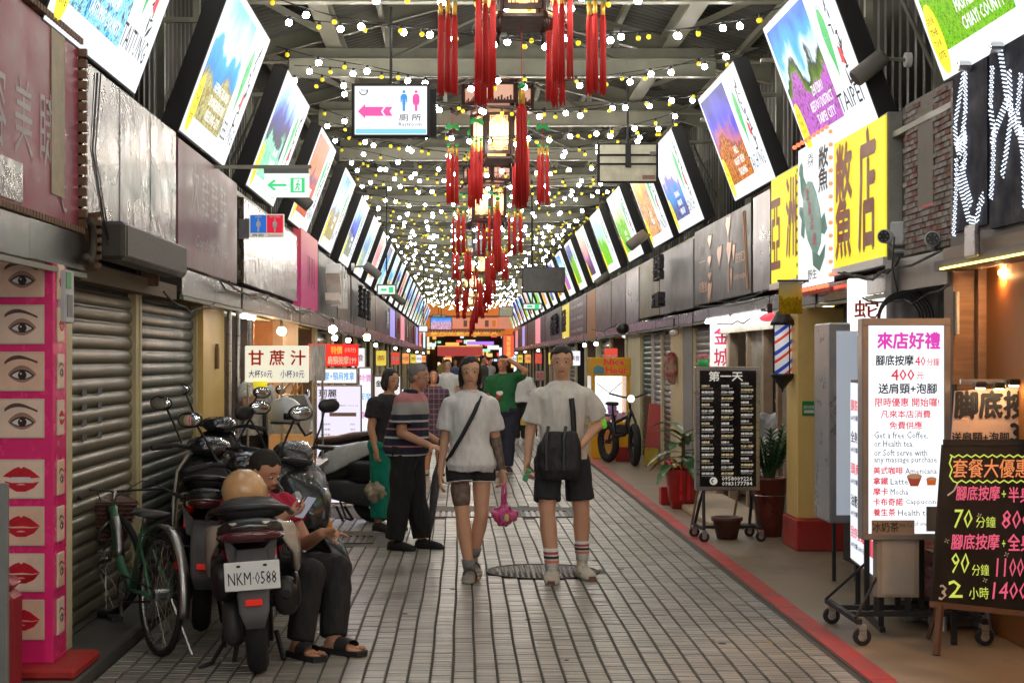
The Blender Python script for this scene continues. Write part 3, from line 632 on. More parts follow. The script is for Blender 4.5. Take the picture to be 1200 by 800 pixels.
def picture(parent,x,z,w,h,kind,M=None,loc=(0,0,0),rz=0,pk=''):
    e=link('framed_photo',MB().box(-w/2,w/2,-.008,0,-h/2,h/2,bev=.002).mesh('f',frm),parent,(x,loc[1],z) if not rz else loc,(0,0,rz))
    b=.008; MB().box(-w/2+b,w/2-b,-.0098,-.0082,-h/2+b,h/2-b).build('print',skinA if kind%2 else skinB,e)
    s=w
    if kind<4:
        mb=MB(); lens(mb,.02*s,-.07*s,.62*s,.17*s,.20*s,-.0108,-.0100,14); mb.build('eye_shadow',shadow_,e)
        mb=MB(); lens(mb,.02*s,-.09*s,.52*s,.09*s,.13*s,-.0122,-.0110,14); mb.build('lash_line',iris,e)
        mb=MB(); lens(mb,.02*s,-.09*s,.44*s,.07*s,.095*s,-.0134,-.0124,14); mb.build('eye_white',eyew,e)
        mb=MB(); mb.prism([(.03*s+.095*s*math.cos(t*math.pi/8),-.08*s+.095*s*math.sin(t*math.pi/8)) for t in range(16)],-.0146,-.0136); mb.build('iris',iris,e)
        mb=MB(); mb.prism([(.0*s+.02*s*math.cos(t*math.pi/4),-.05*s+.02*s*math.sin(t*math.pi/4)) for t in range(8)],-.0156,-.0148); mb.build('catchlight',eyew,e)
        pts=[(-.36+.72*i/10,.17+.12*math.sin(math.pi*(i/10)**.8)+(.02 if kind==1 else -.02)*i/10) for i in range(11)]
        th=[.03+.035*math.sin(math.pi*min(1,(i+1)/9))*(1-i/12) for i in range(11)]
        mb=MB(); mb.prism([(a*s,(b_+c)*s) for (a,b_),c in zip(pts,th)]+[(a*s,(b_-c*.6)*s) for (a,b_),c in reversed(list(zip(pts,th)))],-.0112,-.0100); mb.build('eyebrow',brow,e)
    else:
        up=[(-.40,.02),(-.30,.10),(-.16,.19),(-.05,.23),(.0,.19),(.06,.23),(.2,.17),(.33,.07),(.42,.0),(.25,-.02),(.05,-.0),(-.2,-.01)]
        lo=[(-.36,-.0),(-.2,-.04),(.05,-.035),(.25,-.04),(.40,-.01),(.28,-.15),(.1,-.23),(-.1,-.23),(-.27,-.13)]
        o_={4:.04,5:0,6:.0,7:0}[kind]
        MB().prism([(a*s,(b_+o_)*s) for a,b_ in up],-.0112,-.0100).build('upper_lip',lipm,e)
        MB().prism([(a*s,(b_-o_)*s) for a,b_ in lo],-.0118,-.0104).build('lower_lip',lipm if kind!=6 else lipd,e)
        if kind==4: MB().prism([(-.24*s,-.02*s),(-.2*s,.045*s),(.2*s,.045*s),(.24*s,-.03*s),(0,-.06*s)],-.0126,-.0119).build('teeth',eyew,e)
        lens(MB(),0,-.12*s,.2*s,.01*s,.03*s,-.0126,-.012).build('lip_shine',mat('print_shine',(.85,.35,.38),.2),e)
zs=[(301,348),(357,403),(412,458),(467,513),(538,584),(593,639),(648,693),(702,749)]
for i,(a,b) in enumerate(zs):
    z=CH+(VY-(a+b)/2)*7.85/F-.13; h=(b-a)*7.85/F
    picture(pl,-.152,z,.222,h,[3,0,1,2,4,5,6,7][i],loc=(0,-.001,0))
    # narrow pictures on the street side
    picture(pl,0,0,.13,h*.9,[7,5,0,4,1,2,3,0][i],loc=(.001,.125,z+ (0 if i else -.02)),rz=QP)
MB().box(-2.2,-1.985,8.13,8.30,.13,2.05).build('cream_edge_pillar',cream,label='narrow cream pillar edge behind the pink picture pillar',cat='pillar')
t=thing('notice_box','small grey switch box with a green label on the cream pillar','switch box',(-1.985,8.0,1.78),QP)
MB().box(-.05,.13,-.05,0,0,.26,bev=.006).build('box',mat('pale_grey_box',(.45,.48,.5),.4),t); MB().box(-.04,.06,-.054,-.051,.17,.25).build('green_label',mat('green_label',(.02,.30,.05),.4),t); MB().box(-.02,.09,-.0535,-.051,.03,.14).build('print',grey,t)
MB().box(-2.45,-1.83,7.7,8.25,.075,.129,bev=.015).build('red_base_block',redp,label='chipped red painted concrete base under the pink pillar',cat='base')
# foreground post and red bin at the left edge
t=thing('steel_post','grey steel door post with faint lettering at the lower left edge','post',P(3,800,7.2)-Vector((0,0,P(3,800,7.2).z)))
MB().box(-.05,.025,-.02,.02,0,1.05,bev=.004).build('post',mat('grey_post',(.22,.22,.21),.5,dirt=.3),t)
t=thing('red_bin','small red plastic bin behind the grey post at the lower left','bin',(-2.12,7.45,.08)); MB().box(-.1,.09,-.1,.1,0,.46,bev=.03).build('bin_body',mat('red_plastic',(.35,.02,.03),.4),t); MB().box(-.1,.085,-.1,.1,.465,.52,bev=.03).build('lid',mat('red_plastic'),t)
# --- roller shutters
def shutter(side,X,y0,y1,z0,z1,m,label,pitch=.085,railm=cream,group='closed roller shutters',far=False):
    t=thing('roller_shutter',label,'shutter',(X,y0 if side=='L' else y1,z0),QP if side=='L' else -QP,group); W=y1-y0; n=int((z1-z0)/pitch)
    sl=MB(); sl.smooth=False
    prof=[(0,.0),(-.016,.008),(-.022,.03),(-.022,.055),(-.014,.072),(-.004,.076),(-.008,.080),(.0,.085)]
    sc_=pitch/.085; R=[[Vector((xx,d,h*sc_)) for d,h in prof] for xx in (.02,W-.02)]
    vs=R[0]+R[1]; k=len(prof); sl.add(vs,[(i,i+k,i+k+1,i+1) for i in range(k-1)],True); sm=sl.mesh('slat',m)
    for i in range(n): link('slat',sm,t,(0,rnd.uniform(-.0015,.0015),i*pitch))
    MB().box(0,W,.004,.05,0,z1-z0).build('shutter_box',darkm,t)
    for x in (-.012,W-.03): MB().box(x,x+.042,-.05,.03,0,z1-z0).build('guide_rail',railm,t)
    return t
sh1=mat('tan_shutter_paint',(.17,.15,.10),.42,metal=.15,var=.2,scale=6,dirt=.6,stretch=(1,.4,1)); sh2=mat('green_grey_shutter_paint',(.075,.088,.08),.40,metal=.2,var=.2,scale=6,dirt=.25,stretch=(1,.3,1))
s1=shutter('L',-2.14,8.32,10.5,.13,2.08,sh1,'tan dirty roller shutter with grey paint marks beside the pink pillar')
for q in range(5):
    for (x,w_) in ((.28,.07),(.75,.12),(1.15,.10)):
        if q==4 and x>.3: continue
        MB().box(x,x+w_,-.026,-.0235,1.245-.085*q+.02,1.245-.085*q+.058).build('paint_mark',mat('grey_paint_mark',(.10,.105,.11),.6),s1)
s2=shutter('L',-2.14,10.62,12.9,.13,2.02,sh2,'dark green grey roller shutter behind the bicycle and scooters')
MB().box(-2.2,-2.10,10.5,10.62,.13,2.08).build('shutter_mullion',cream,label='cream steel mullion between the tan and the grey shutters',cat='post')
t=thing('cream_pillar','square ochre and cream painted pillar right of the grey shutter','pillar',(-2.05,12.95,.1)); MB().box(-.6,0,0,1.15,0,1.98).build('shaft',ochre,t)
mb=MB().prism([(-.045,0),(.045,0),(.045,.17),(0,.21),(-.045,.17)],-.025,0); o=mb.build('door_god_plaque',rust,None,(-2.05,13.6,1.52),(0,0,QP),label='small dark house shaped plaque on the ochre pillar',cat='plaque')
# shop interior right of pillar, left side 14.2 .. 20
def openshop(side,y0,y1,X,floor,col,label,depth=1.6,lampc=(1,.7,.45),ls=1.5,z1=2.05):
    """shallow open shop bay: back wall, two cheeks, soffit light"""
    s=-1 if side=='L' else 1; t=thing('open_shop_bay',label,'shop front',(X,y0,floor),0,'open shop bays further down the street' if 'distance' in label else None); W=y1-y0; H=z1-floor; a,b=sorted((0,s*depth))
    MB().box(s*depth-.02,s*depth+.02,.021,W-.021,0,H).build('back_wall',col,t); MB().box(a,b,0,.02,0,H).build('side_wall',col,t); MB().box(a,b,W-.02,W,0,H).build('side_wall',col,t)
    MB().box(a+.021,b-.021,.021,W-.021,H-.03,H-.01).build('ceiling',cream,t)
    MB().box(s*depth*.5-.05,s*depth*.5+.05,W*.3,W*.7,H-.06,H-.031).build('ceiling_light',emi('shop_light_%g'%ls,lampc,ls),t)
    return t
org=mat('orange_shop_wall',(.55,.25,.10),.5,var=.2); drk=mat('brown_shop_wall',(.16,.11,.08),.6,var=.3); beige=mat('beige_shop_wall',(.55,.48,.38),.5,var=.15)
openshop('L',14.15,16.2,-2.12,.08,drk,'dark open shop bay behind the juice stall counter',ls=1.0)
openshop('L',16.5,18.2,-2.1,.08,org,'orange lit doorway behind the sugarcane juice sign',ls=110,lampc=(1,.5,.2))
for i,(q,l_) in enumerate(((P(330,388,16.9),'bare warm bulb over the juice stall'),(P(390,386,17.9),'bright white work lamp above the red price sign'),(P(430,395,21),'warm bulb under the left fascia beyond the lit column'))):
    t=thing('bulb_lamp',l_,'lamp',q); m1=MB(); m1.smooth=True; m1.ell((0,0,0),.045,n=10,k=6); m1.build('bulb',emi('stall_bulb_glow_%d'%(i%2),(1,.55,.24) if i!=1 else (1,.96,.9),300 if i!=1 else 120),t); MB().cyl((0,0,.035),(0,0,.12),.02,.012,8).build('lamp_holder',blackm,t)
t=thing('peach_wall_panel','peach lit wall panel right of the orange doorway','wall',(-2.0,18.3,.1)); MB().box(-.4,0,0,1.5,0,1.95).build('panel',mat('peach_wall',(.62,.40,.22),.5,var=.12),t)
for i,y in enumerate((14.2,14.75,15.6)):
    MB().tube([(-2.02,y,.1),(-2.02,y,2.03)],.022,8).build('steel_pole',alu,label=['thin steel pole right of the ochre pillar','second thin steel pole behind the stall','third thin steel pole near the orange doorway'][i],cat='pole')
# middle and far shop fronts: shutters, bays, pillars
def fronts(side,X,y0,yend,seed):
    r=random.Random(seed); y=y0; i=0; sd='left' if side=='L' else 'right'; far_=False
    cols=[org,drk,beige,darkm]; s=-1 if side=='L' else 1
    while y<yend:
        dist='middle distance' if y<40 else 'far distance'
        t=thing('shop_pillar','cream pillar between %s shop fronts in the %s'%(sd,dist),'pillar',(X,y,.03),0,'cream pillars between %s shop fronts'%sd)
        a,b=sorted((0,s*.4)); MB().box(a,b,0,.35,0,2.02).build('shaft',cream,t)
        L_=r.uniform(2.6,3.4)
        if i%3==1 and y<60: shutter(side,X+s*.1,y+.37,y+L_-.02,.03,2.0,[sh2,sh1][i%2],'closed roller shutter on the %s side, %s'%(sd,dist),pitch=.12)
        else: openshop(side,y+.37,y+L_-.02,X+s*.05,.03,cols[(i*2+1)%4],'open shop bay with %s glow on the %s, %s'%(['orange','white','warm','dim'][i%4],sd,dist),ls=[8,7,10,3][i%4],lampc=[(1,.45,.2),(.95,.95,1),(1,.75,.5),(.9,.7,.5)][i%4])
        # small projecting signs and lamps
        if i%3==0:
            pr=thing('projecting_sign','small lit sign jutting from the %s shops, %s'%(sd,dist),'sign',(X-s*.02,y+1.5,1.45+.1*(i%3)),0,'small projecting signs on the %s'%sd)
            ww=.24; MB().box(min(0,-s*ww),max(0,-s*ww),-.05,.05,0,.36,bev=.01).build('sign_box',[emi('red_sign_lit',(.85,.08,.05),.8),whitelit2,emi('orange_sign_lit',(1,.35,.08),.9),emi('yellow_sign_lit',(.9,.7,.1),.8)][(i//2)%4],pr)
            text(['按摩','美食','特價','茶'][(i//2)%4],pr,-s*ww/2,.18,.13,.2,[wht,inkr,wht,inkr][(i//2)%4],y=-.054)
        if i%4==1 or i==2:
            lp_=thing('bulb_lamp','bare bright lamp bulb under the %s fascia, %s'%(sd,dist),'lamp',(X-s*.12,y+2.0,1.93),0,'bare bulbs under the %s fascia'%sd)
            m1=MB(); m1.smooth=True; m1.ell((0,0,0),.045,n=10,k=6); m1.build('bulb',emi('lamp_glow',(1,.95,.85),22),lp_); MB().cyl((0,0,.03),(0,0,.11),.02,.012,8).build('lamp_holder',blackm,lp_)
        y+=L_; i+=1
fronts('L',-2.05,20.2,88,3); fronts('R',3.0,29.2,88,5)
# =============== right side sign boards ===============
yb_=emi('yellow_sign_face',(.95,.78,.02),1.0); redbrown=mat('red_brown_ink',(.30,.07,.02),.5)
t,W,H=board('R',11.0,15.05,2.24,3.28,2.9,brd((.3,.3,.28),'sign_case'),'bright yellow lit turtle restaurant sign with brown characters and a white turtle panel',depth=.14)
MB().box(.01,W-.01,-.012,-.001,.0+.06,H-.02).build('yellow_face',yb_,t); MB().box(0,W,-.03,.0,0,.055).build('white_sill',white,t)
text('亞',t,.24,.50,.62,.42,redbrown,y=-.016,bold=.02); text('洲',t,.93,.60,.70,.44,redbrown,y=-.016,bold=.02); text('鱉',t,2.86,.55,.86,.50,redbrown,y=-.016,bold=.02); text('店',t,3.56,.56,.86,.46,redbrown,y=-.016,bold=.025)
tp=thing('turtle_panel','white lit panel with a green turtle ringed by red lights on the yellow sign','sign',(2.86,15.05-1.34,2.2),-QP); tp.scale=(1.66,1,1)
MB().box(0,.72,0,.03,0,1.16,bev=.004).build('panel',emi('turtle_panel_white',(.95,.97,1),.95),tp)
tg=mat('turtle_green',(.02,.26,.19),.5,var=.35,scale=14); tg2=mat('turtle_shell',(.03,.32,.26),.4,var=.4,scale=20)
body=[(.16,.80),(.24,.86),(.33,.84),(.42,.74),(.50,.60),(.55,.46),(.52,.32),(.44,.24),(.34,.28),(.24,.38),(.17,.52),(.13,.66)]
MB().prism(body,-.006,-.001).build('turtle_shell_print',tg2,tp)
for nm,poly in (('turtle_head_print',[(.05,1.02),(.03,.96),(.06,.92),(.08,.80),(.15,.70),(.2,.84),(.13,.92),(.12,1.0),(.09,1.04)]),('turtle_leg_print',[(.13,.66),(.05,.68),(.04,.62),(.1,.56),(.08,.44),(.15,.40),(.17,.54)]),('turtle_leg_print',[(.52,.5),(.6,.55),(.66,.42),(.6,.38),(.54,.40)]),('turtle_leg_print',[(.42,.26),(.5,.22),(.62,.3),(.6,.2),(.5,.1),(.36,.16),(.34,.28)])):
    MB().prism(poly,-.0055,-.0012).build(nm,tg,tp)
for i,c in enumerate('生猛活鱉'): text(c,tp,.24+.05*i,.76-.13*i,.10,.07,mat('pink_ink',(.8,.15,.25),.5),y=-.008)
text('鱉',tp,.58,.90,.36,.2,ink,y=-.004); text('天然',tp,.3,1.02,.1,.14,ink,y=-.004,vert=True)
text('野生',tp,.34,.09,.08,.2,ink,y=-.004)
redl=emi('red_lamp_glow',(1,.10,.04),3.0); m1=MB(); m1.smooth=True; m1.ell((0,0,0),.018,n=8,k=5); rl=m1.mesh('red_lamp',redl)
for i in range(9):
    link('red_lamp',rl,tp,(-.0+.09*i,-.03,1.19)); link('red_lamp',rl,tp,(0+.09*i,-.03,-.03))
for i in range(12):
    link('red_lamp',rl,tp,(.75,-.01,.05+.1*i)); MB().prism([(-.03,.08+.1*i),(-.0,.10+.1*i),(-.03,.12+.1*i)],-.004,-.001).build('pennant',ink,tp)
MB().box(-.03,.78,-.03,.0,-.075,-.045).build('lamp_tray',mat('red_tray',(.4,.05,.03),.5),tp)
# metallic grey-violet strip, dark gold-lettered sign, greys
t,W,H=board('R',15.15,16.05,2.26,3.2,2.9,mat('violet_steel',(.10,.075,.08),.3,metal=.5,var=.4,scale=3,bump=.6,bscale=3),'narrow violet steel panel left of the yellow sign')
t,W,H=board('R',16.15,20.05,2.26,3.17,2.9,brd((.03,.024,.022),'charcoal_board',dirt=.1),'charcoal sign board with copper leaf shaped characters beside the yellow sign')
cop=mat('copper_paint',(.62,.33,.17),.35,metal=.3)
def leafpoly(cx,cz,w,h,a=0):
    pts=[(0,-.5),(.18,-.2),(.42,.15),(.5,.5),(.1,.42),(-.3,.5),(-.48,.2),(-.2,-.15)]; ca,sa=math.cos(a),math.sin(a)
    return [(cx+(p*ca*w-q*sa*h),cz+(p*sa*w+q*ca*h)) for p,q in pts]
for (cx,cz,w_,h_) in ((1.25,.70,.34,.16),(1.25,.47,.30,.14),(1.25,.30,.30,.10),(1.25,.12,.34,.22),(1.95,.48,.36,.26),(2.55,.76,.34,.24),(2.60,.48,.36,.26),(2.9,.46,.2,.2),(1.15,.06,.12,.16),(2.75,.2,.12,.24)):
    MB().prism(leafpoly(cx,cz,w_,h_),-.006,-.001).build('copper_leaf_stroke',cop,t)
mb=MB(); mb.box(2.53,2.57,-.005,-.001,.06,.7); mb.build('copper_stroke',cop,t)
text('泰式足體養生會館',t,.72,.2,.13,.62,cop,y=-.003); text('THAI SPA',t,.62,.64,.12,.4,mat('ghost_print'),y=-.003); MB().box(.42,.9,-.003,-.001,.5,.51).build('rule_line',cop,t)
text('泰式按摩工坊',t,3.3,.40,.12,.62,cop,y=-.003,bold=0); text('elsthreespa',t,3.25,.2,.09,.7,cop,y=-.003,bold=0)
for i in range(2): MB().tube([(3.45+.1*i,-.004,.85),(3.7+.05*i,-.004,.05)],.006,4).build('gold_line',cop,t)
t,W,H=board('R',20.15,23.5,2.24,3.1,2.9,brd((.12,.12,.13),'mid_grey_board',metal=.1),'grey sign board with raised black letters at its far end')
for i,(z,h) in enumerate(((.62,.34),(.18,.2))): text(['養生館','足體'][i],t,1.1,z,h,.8,ink,y=-.16,depth=.12,bold=.03)
t,W,H=board('R',23.6,26.2,2.25,3.1,2.9,brd((.16,.13,.05),'mustard_worn_board',dirt=.8),'worn mustard sign board patched with grey')
ybr=23.6
for a,b,m_,l in ((26.3,28.3,mat('violet_steel'),'dull violet steel panel past the worn mustard board'),(28.4,31.0,pbr,'reddish brown streaked panel on the right'),(31.1,34.6,brownb,'plain brown panel next to the orange column'),(34.7,37.0,mat('orange_brown',(.42,.17,.03),.5,var=.15),'orange brown column board with a gold line'),(37.2,43,pbr,'dark plum board crowded with small lettering'),(43.2,46,mat('yellow_sign_lit',(.2,.2,.1),.4,emit=(.9,.6,.05),es=.8),'yellow lit board with black strokes in the right row'),(46.3,52,greyb,'slate board with raised letters past the yellow one')):
    t,W,H=board('R',a,b,2.2 if m_.name!='orange_brown' else 2.05,3.1,2.9,m_,l)
    if 'yellow' in l or 'slate' in l: text('香港',t,W/2,H/2,.6,W*.6,ink,y=-.05,depth=.02,bold=.04)
    if 'plum' in l:
        for q in range(5): text('SPORT 專賣店',t,W*.5,.12+.15*q,.09,W*.7,[wht,ty][q%2],y=-.01,bold=0)
y=52.2; i=0
while y<88:
    l=rnd.uniform(2.6,4.6); m_,nm=pal[(i*2+1)%7]
    t,W,H=board('R',y,y+l-.08,2.2,3.12,2.9+rnd.uniform(0,.05),m_,'far %s sign board on the right side of the street'%nm,group='far sign boards of the right side'); y+=l; i+=1
# brick strip between yellow sign and LED sign
bs=thing('brick_wall_strip','peeled strip of whitewashed red bricks between the yellow sign and the LED sign','wall',(2.94,10.75,2.28),-QP)
MB().box(0,1.12,.012,.12,0,1.0).build('mortar',mat('pale_mortar',(.24,.22,.20),.9,var=.3,scale=30),bs)
bms=[mat('whitewashed_brick_%d'%k,c,.85,var=.45,scale=18,bump=.5,bscale=60) for k,c in enumerate([(.24,.22,.20),(.20,.09,.075),(.28,.26,.24),(.20,.16,.14),(.25,.19,.17)])]
bmesh_=[MB().box(.004,.096,-.002,.03,.003,.034,bev=.002).mesh('brick',m_) for m_ in bms]
nb=0
for r_ in range(26):
    for c in range(-1,11):
        x=c*.102+(.05 if r_%2 else 0)
        if x<-.001 or x>1.02 or nb>=290: continue
        if .30<x<.62 and r_>7: continue
        link('brick',rnd.choice(bmesh_),bs,(x,rnd.uniform(-.006,.004),r_*.0375)); nb+=1
MB().box(.34,.68,-.002,.006,.30,.90).build('bare_cement_patch',mat('cement_patch',(.22,.20,.17),.8,var=.2,scale=6,dirt=.3),bs); MB().box(.40,.70,-.006,.004,.275,.298).build('red_paint_strip',redp,bs)
MB().box(3.0,3.12,10.8,11.0,2.0,3.3).build('dark_edge_post',mat('dark_olive',(.07,.07,.06),.6,var=.2),label='dark olive post at the near end of the yellow sign',cat='post')
# LED sign with wood planks
lw=mat('grey_wood_plank',(.12,.105,.095),.55,var=.35,scale=4,stretch=(1,1,8),bump=.3,bscale=20)
t=thing('led_sign','grey wood plank sign with big glowing white LED brush characters at the right edge','sign',(2.92,9.63,2.26),-QP)
for r_ in range(8):
    off=rnd.uniform(.3,1.2); 
    for a,b in ((0,off),(off+.006,off+2.2),(off+2.206,4.2)): MB().box(a,b,rnd.uniform(-.006,0),.05,.135*r_+.003,.135*(r_+1)-.003).build('plank',lw,t)
bp=MB(); bp.box(.12,.74,-.03,-.007,.08,1.0); bp.box(.78,3.2,-.03,-.007,.05,1.05); bp.build('navy_backing',mat('navy_back',(.003,.004,.018),.8),t)
strokes=[[(.40,.98),(.34,.84),(.28,.70),(.30,.58),(.37,.60),(.42,.74),(.42,.98)],[(.30,.60),(.34,.52),(.44,.62)],[(.40,.66),(.42,.52),(.40,.42)],[(.30,.50),(.30,.36),(.28,.2),(.26,.05)],[(.32,.40),(.40,.25),(.47,.12),(.56,.1),(.60,.2),(.66,.24)],[(.36,.46),(.44,.30),(.50,.2)],
 [(.82,.92),(.80,.7),(.84,.55),(.82,.3),(.8,.2)],[(.90,1.0),(.94,.86),(.98,.7),(.88,.6),(.80,.5)],[(1.0,.85),(1.02,.6),(.96,.4),(.92,.3)],[(1.12,.8),(1.08,.6),(1.14,.4),(1.16,.1)],[(.98,.7),(1.1,.5),(1.3,.45)],[(1.3,.9),(1.35,.6),(1.3,.3),(1.4,.15)],[(1.5,.9),(1.5,.5),(1.6,.2)],[(1.7,.8),(1.9,.7)],[(1.8,.95),(1.8,.2)]]
m1=MB(); m1.smooth=True; cnt=0
base=MB().box(-.006,.006,-.012,0,-.005,.005)
def resamp(pts,step):
    out=[]; 
    for (a,b),(c,d) in zip(pts,pts[1:]):
        L_=math.hypot(c-a,d-b); n=max(1,int(L_/step))
        for i in range(n): out.append((a+(c-a)*i/n,b+(d-b)*i/n,(c-a)/L_,(d-b)/L_))
    return out
for s_ in strokes:
    s_=[((.18+(a-.26)*1.4) if a<.68 else (.84+(a-.8)*1.5),b) for a,b in s_]
    for (x,z,dx,dz) in resamp(s_,.024):
        for qi,o_ in enumerate((-.027,-.009,.009,.027)):
            px_,pz=x-dz*o_+dx*.012*(qi%2),z+dx*o_+dz*.012*(qi%2); q=[(px_+a,-.042+b,pz+c) for a,b,c in ((-.0062,0,0),(0,0,.0062),(.0062,0,0),(0,0,-.0062),(0,-.008,0))]
            m1.add(q,[(0,4,1),(1,4,2),(2,4,3),(3,4,0)],False)
m1.build('led_dots',emi('led_dot_glow',(.78,.86,1),1.9),t,kind='stuff')
for x in (.45,1.0): MB().cyl((x,-.02,1.0),(x,-.10,1.0),.03,.03,10).build('standoff',alu,t)
MB().box(0,4.2,-.05,.06,-.075,-.003).build('lower_wood_band',mat('brown_band',(.20,.13,.085),.5,var=.3,scale=4,stretch=(1,1,8)),t)
MB().box(-.05,4.2,-.09,.10,-.135,-.078).build('grey_wood_eave',lw,t)
for i in range(38): MB().box(.12+.1*i,.20+.1*i,-.105,-.09,-.135,-.125).build('led_strip_piece',emi('warm_led_strip',(1,.72,.15),3.5),t)
MB().box(.62,.82,-.12,-.091,-.1,.08,bev=.01).build('chrome_box',chrome,t)
# fascias on the right
for a,b,l in ((11.0,13.2,'brushed steel fascia below the yellow sign'),(13.25,15.2,'mirror steel fascia strip below the turtle panel'),(15.25,20.2,'grey fascia with dark studs below the charcoal sign'),(20.3,28,'pale metal fascia on the right, middle distance'),(28.1,46,'far metal fascia on the right'),(46.1,88,'farthest metal fascia on the right')): fascia('R',a,b,2.93,2.06,2.2,label=l)
MB().box(2.9,3.2,9.65,10.95,2.05,2.26).build('steel_beam',mat('grey_steel_beam',(.20,.20,.19),.35,metal=.6,dirt=.3),label='grey steel beam under the brick strip',cat='beam')
for i,(y_,x_) in enumerate(((9.25,2.78),(8.3,2.78),(7.2,2.75))):
    o=thing('eave_downlight','warm round downlight under the grey wood eave, %s'%['farthest','middle','nearest'][i],'lamp',(x_+.35,y_,2.085)); MB().cyl((0,0,0),(0,0,.02),.055,.055,16).build('lens',emi('eave_glow',(1,.46,.17),800),o); MB().torus((0,0,.01),.056,.008,'z',n=16,k=4).build('rim',white,o)
# cctv cameras
def cctv(loc,label,rz):
    t=thing('security_camera',label,'camera',loc,rz,'security cameras on the brick strip')
    m1=MB(); m1.smooth=True; m1.cyl((0,-.10,0),(0,.05,0),.048,.044,16); m1.build('camera_body',mat('camera_white',(.5,.52,.53),.4),t); MB().cyl((0,-.104,0),(0,-.099,0),.040,.040,16).build('lens_ring',black,t)
    for i in range(6): MB().cyl((.026*math.cos(i*1.047),-.108,.026*math.sin(i*1.047)),(.026*math.cos(i*1.047),-.103,.026*math.sin(i*1.047)),.006,.006,8).build('infrared_led',grey,t)
    MB().tube([(0,.0,-.04),(.02,.04,-.09),(.14,.04,-.09)],.018,8).build('mount_arm',mat('camera_white'),t); MB().box(.13,.15,-.01,.09,-.15,-.03).build('mount_plate',mat('camera_white'),t); return t
cctv(P(1092,281,10.0),'pale blue bullet security camera on an arm below the bricks',-.25)
t=cctv(P(1042,278,10.9),'white security camera on its box at the corner of the yellow sign',-.6)
MB().box(.02,.12,-.04,.08,-.06,.10,bev=.01).build('junction_box',mat('camera_white'),t)
MB().box(2.86,2.96,10.75,10.9,1.98,2.26).build('dark_conduit_box',grey,label='dark vertical conduit box under the corner camera',cat='box')
m1=MB(); m1.smooth=True
for i in range(5): m1.torus((2.82+.01*i,10.4,1.86),.13+.012*i,.007,'y',n=26,k=5)
m1.tube([(2.84,10.6,2.4),(2.80,10.5,2.2),(2.83,10.45,2.0)],.006,5); m1.build('cable_coil',blackm,label='tangled coil of black cable above the white menu board',cat='cable',kind=None)
# right: wood door area near
wd=mat('orange_brown_door',(.34,.13,.035),.45,var=.2,scale=5,stretch=(1,1,.25))
t=thing('door_panel','orange brown wooden door panel under the LED sign','door',(3.10,9.55,.02),-QP); MB().box(0,3.4,0,.05,0,2.12).build('door_leaf',wd,t)
for x in (-.06,.95): MB().box(x,x+.07,-.05,-.001,0,2.12).build('door_frame',mat('brown_band'),t)
MB().box(2.92,3.2,9.6,9.78,.02,2.12).build('wooden_post',mat('brown_band'),label='brown wooden post left of the orange brown door',cat='post')
MB().box(2.93,2.945,9.56,9.66,1.75,2.0).build('paper_notice',mat('grey_notice',(.5,.52,.48),.6,var=.3,scale=20),label='grey paper notice pasted on the brown post',cat='notice')
t=thing('water_drum','dark drum with a blue printed label behind the menu board','drum',(3.05,10.25,1.5)); m1=MB(); m1.smooth=True; m1.lathe([(.10,0),(.13,.02),(.13,.32),(.11,.36)],n=20); m1.build('drum',mat('dark_drum',(.03,.035,.05),.4),t); MB().box(-.09,.09,-.138,-.128,.06,.24).build('label_print',mat('blue_label',(.02,.10,.40),.4),t); text('53-4171',t,0,.2,.025,.13,wht,y=-.142); text('7-30',t,0,.1,.02,.08,wht,y=-.142)
MB().box(3.05,3.5,9.85,12.9,.012,2.05).build('dark_shop_block',blackm,label='dark shop partition behind the light boxes',cat='wall')  # dark block put in for the shade inside the open shop
# snake meat sign
t=thing('snake_soup_sign','white lit sign with red characters partly hidden behind the cables','sign',P(1034,395,11.6)); W_=.46
MB().box(-.24,.26,0,.06,0,.42,bev=.01).build('sign_box',emi('snake_white',(1,.93,.85),1.25),t); text('亞',t,0,.34,.08,.13,inkr,y=-.004); text('蛇 肉',t,0,.20,.13,.40,inkr,y=-.004,bold=.02); text('小吃',t,.0,.06,.09,.36,inkb,y=-.004)
for i in range(2): 
    o=thing('ceiling_downlight','round warm downlight below the steel fascia%s'%(' nearest the yellow pillar' if i else ' beside the snake sign'),'lamp',(3.12,12.2+1.6*i,2.05)); m1=MB(); m1.cyl((0,0,0),(0,0,.012),.06,.06,16); m1.build('lens',emi('downlight_glow',(1,.85,.6),14),o); MB().torus((0,0,.006),.066,.008,'z',n=16,k=4).build('rim',white,o)
# yellow pillar with red plinth
t=thing('yellow_pillar','ochre yellow pillar on a red plinth beside the barber pole','pillar',(2.82,13.55,.012)); MB().box(0,.45,.0,.45,.26,2.02,bev=.005).build('shaft',ochre,t); MB().box(-.03,.5,-.12,.48,0,.258,bev=.01).build('plinth',redp,t)
MB().box(.04,.15,-.006,-.001,1.12,1.24).build('green_notice',mat('green_label'),t); text('請勿停車',t,.095,1.19,.03,.09,wht,y=-.009); MB().box(.055,.135,-.009,-.0065,1.14,1.165).build('notice_line',wht,t)
t=thing('hanging_banner','small faded yellow and white banner above the barber pole','banner',P(930,365,13.3)); MB().box(-.12,.07,0,.006,-.02,.24).build('cloth',pic('banner_print',[(0,(.7,.6,.1)),(.5,(.7,.62,.2)),(1,(.55,.55,.45))],[(.7,.55,.05),(.3,.28,.1)],1,.5,4,41,lit=False),t); MB().box(-.13,.2,-.01,.016,.242,.26).build('rod',blackm,t)
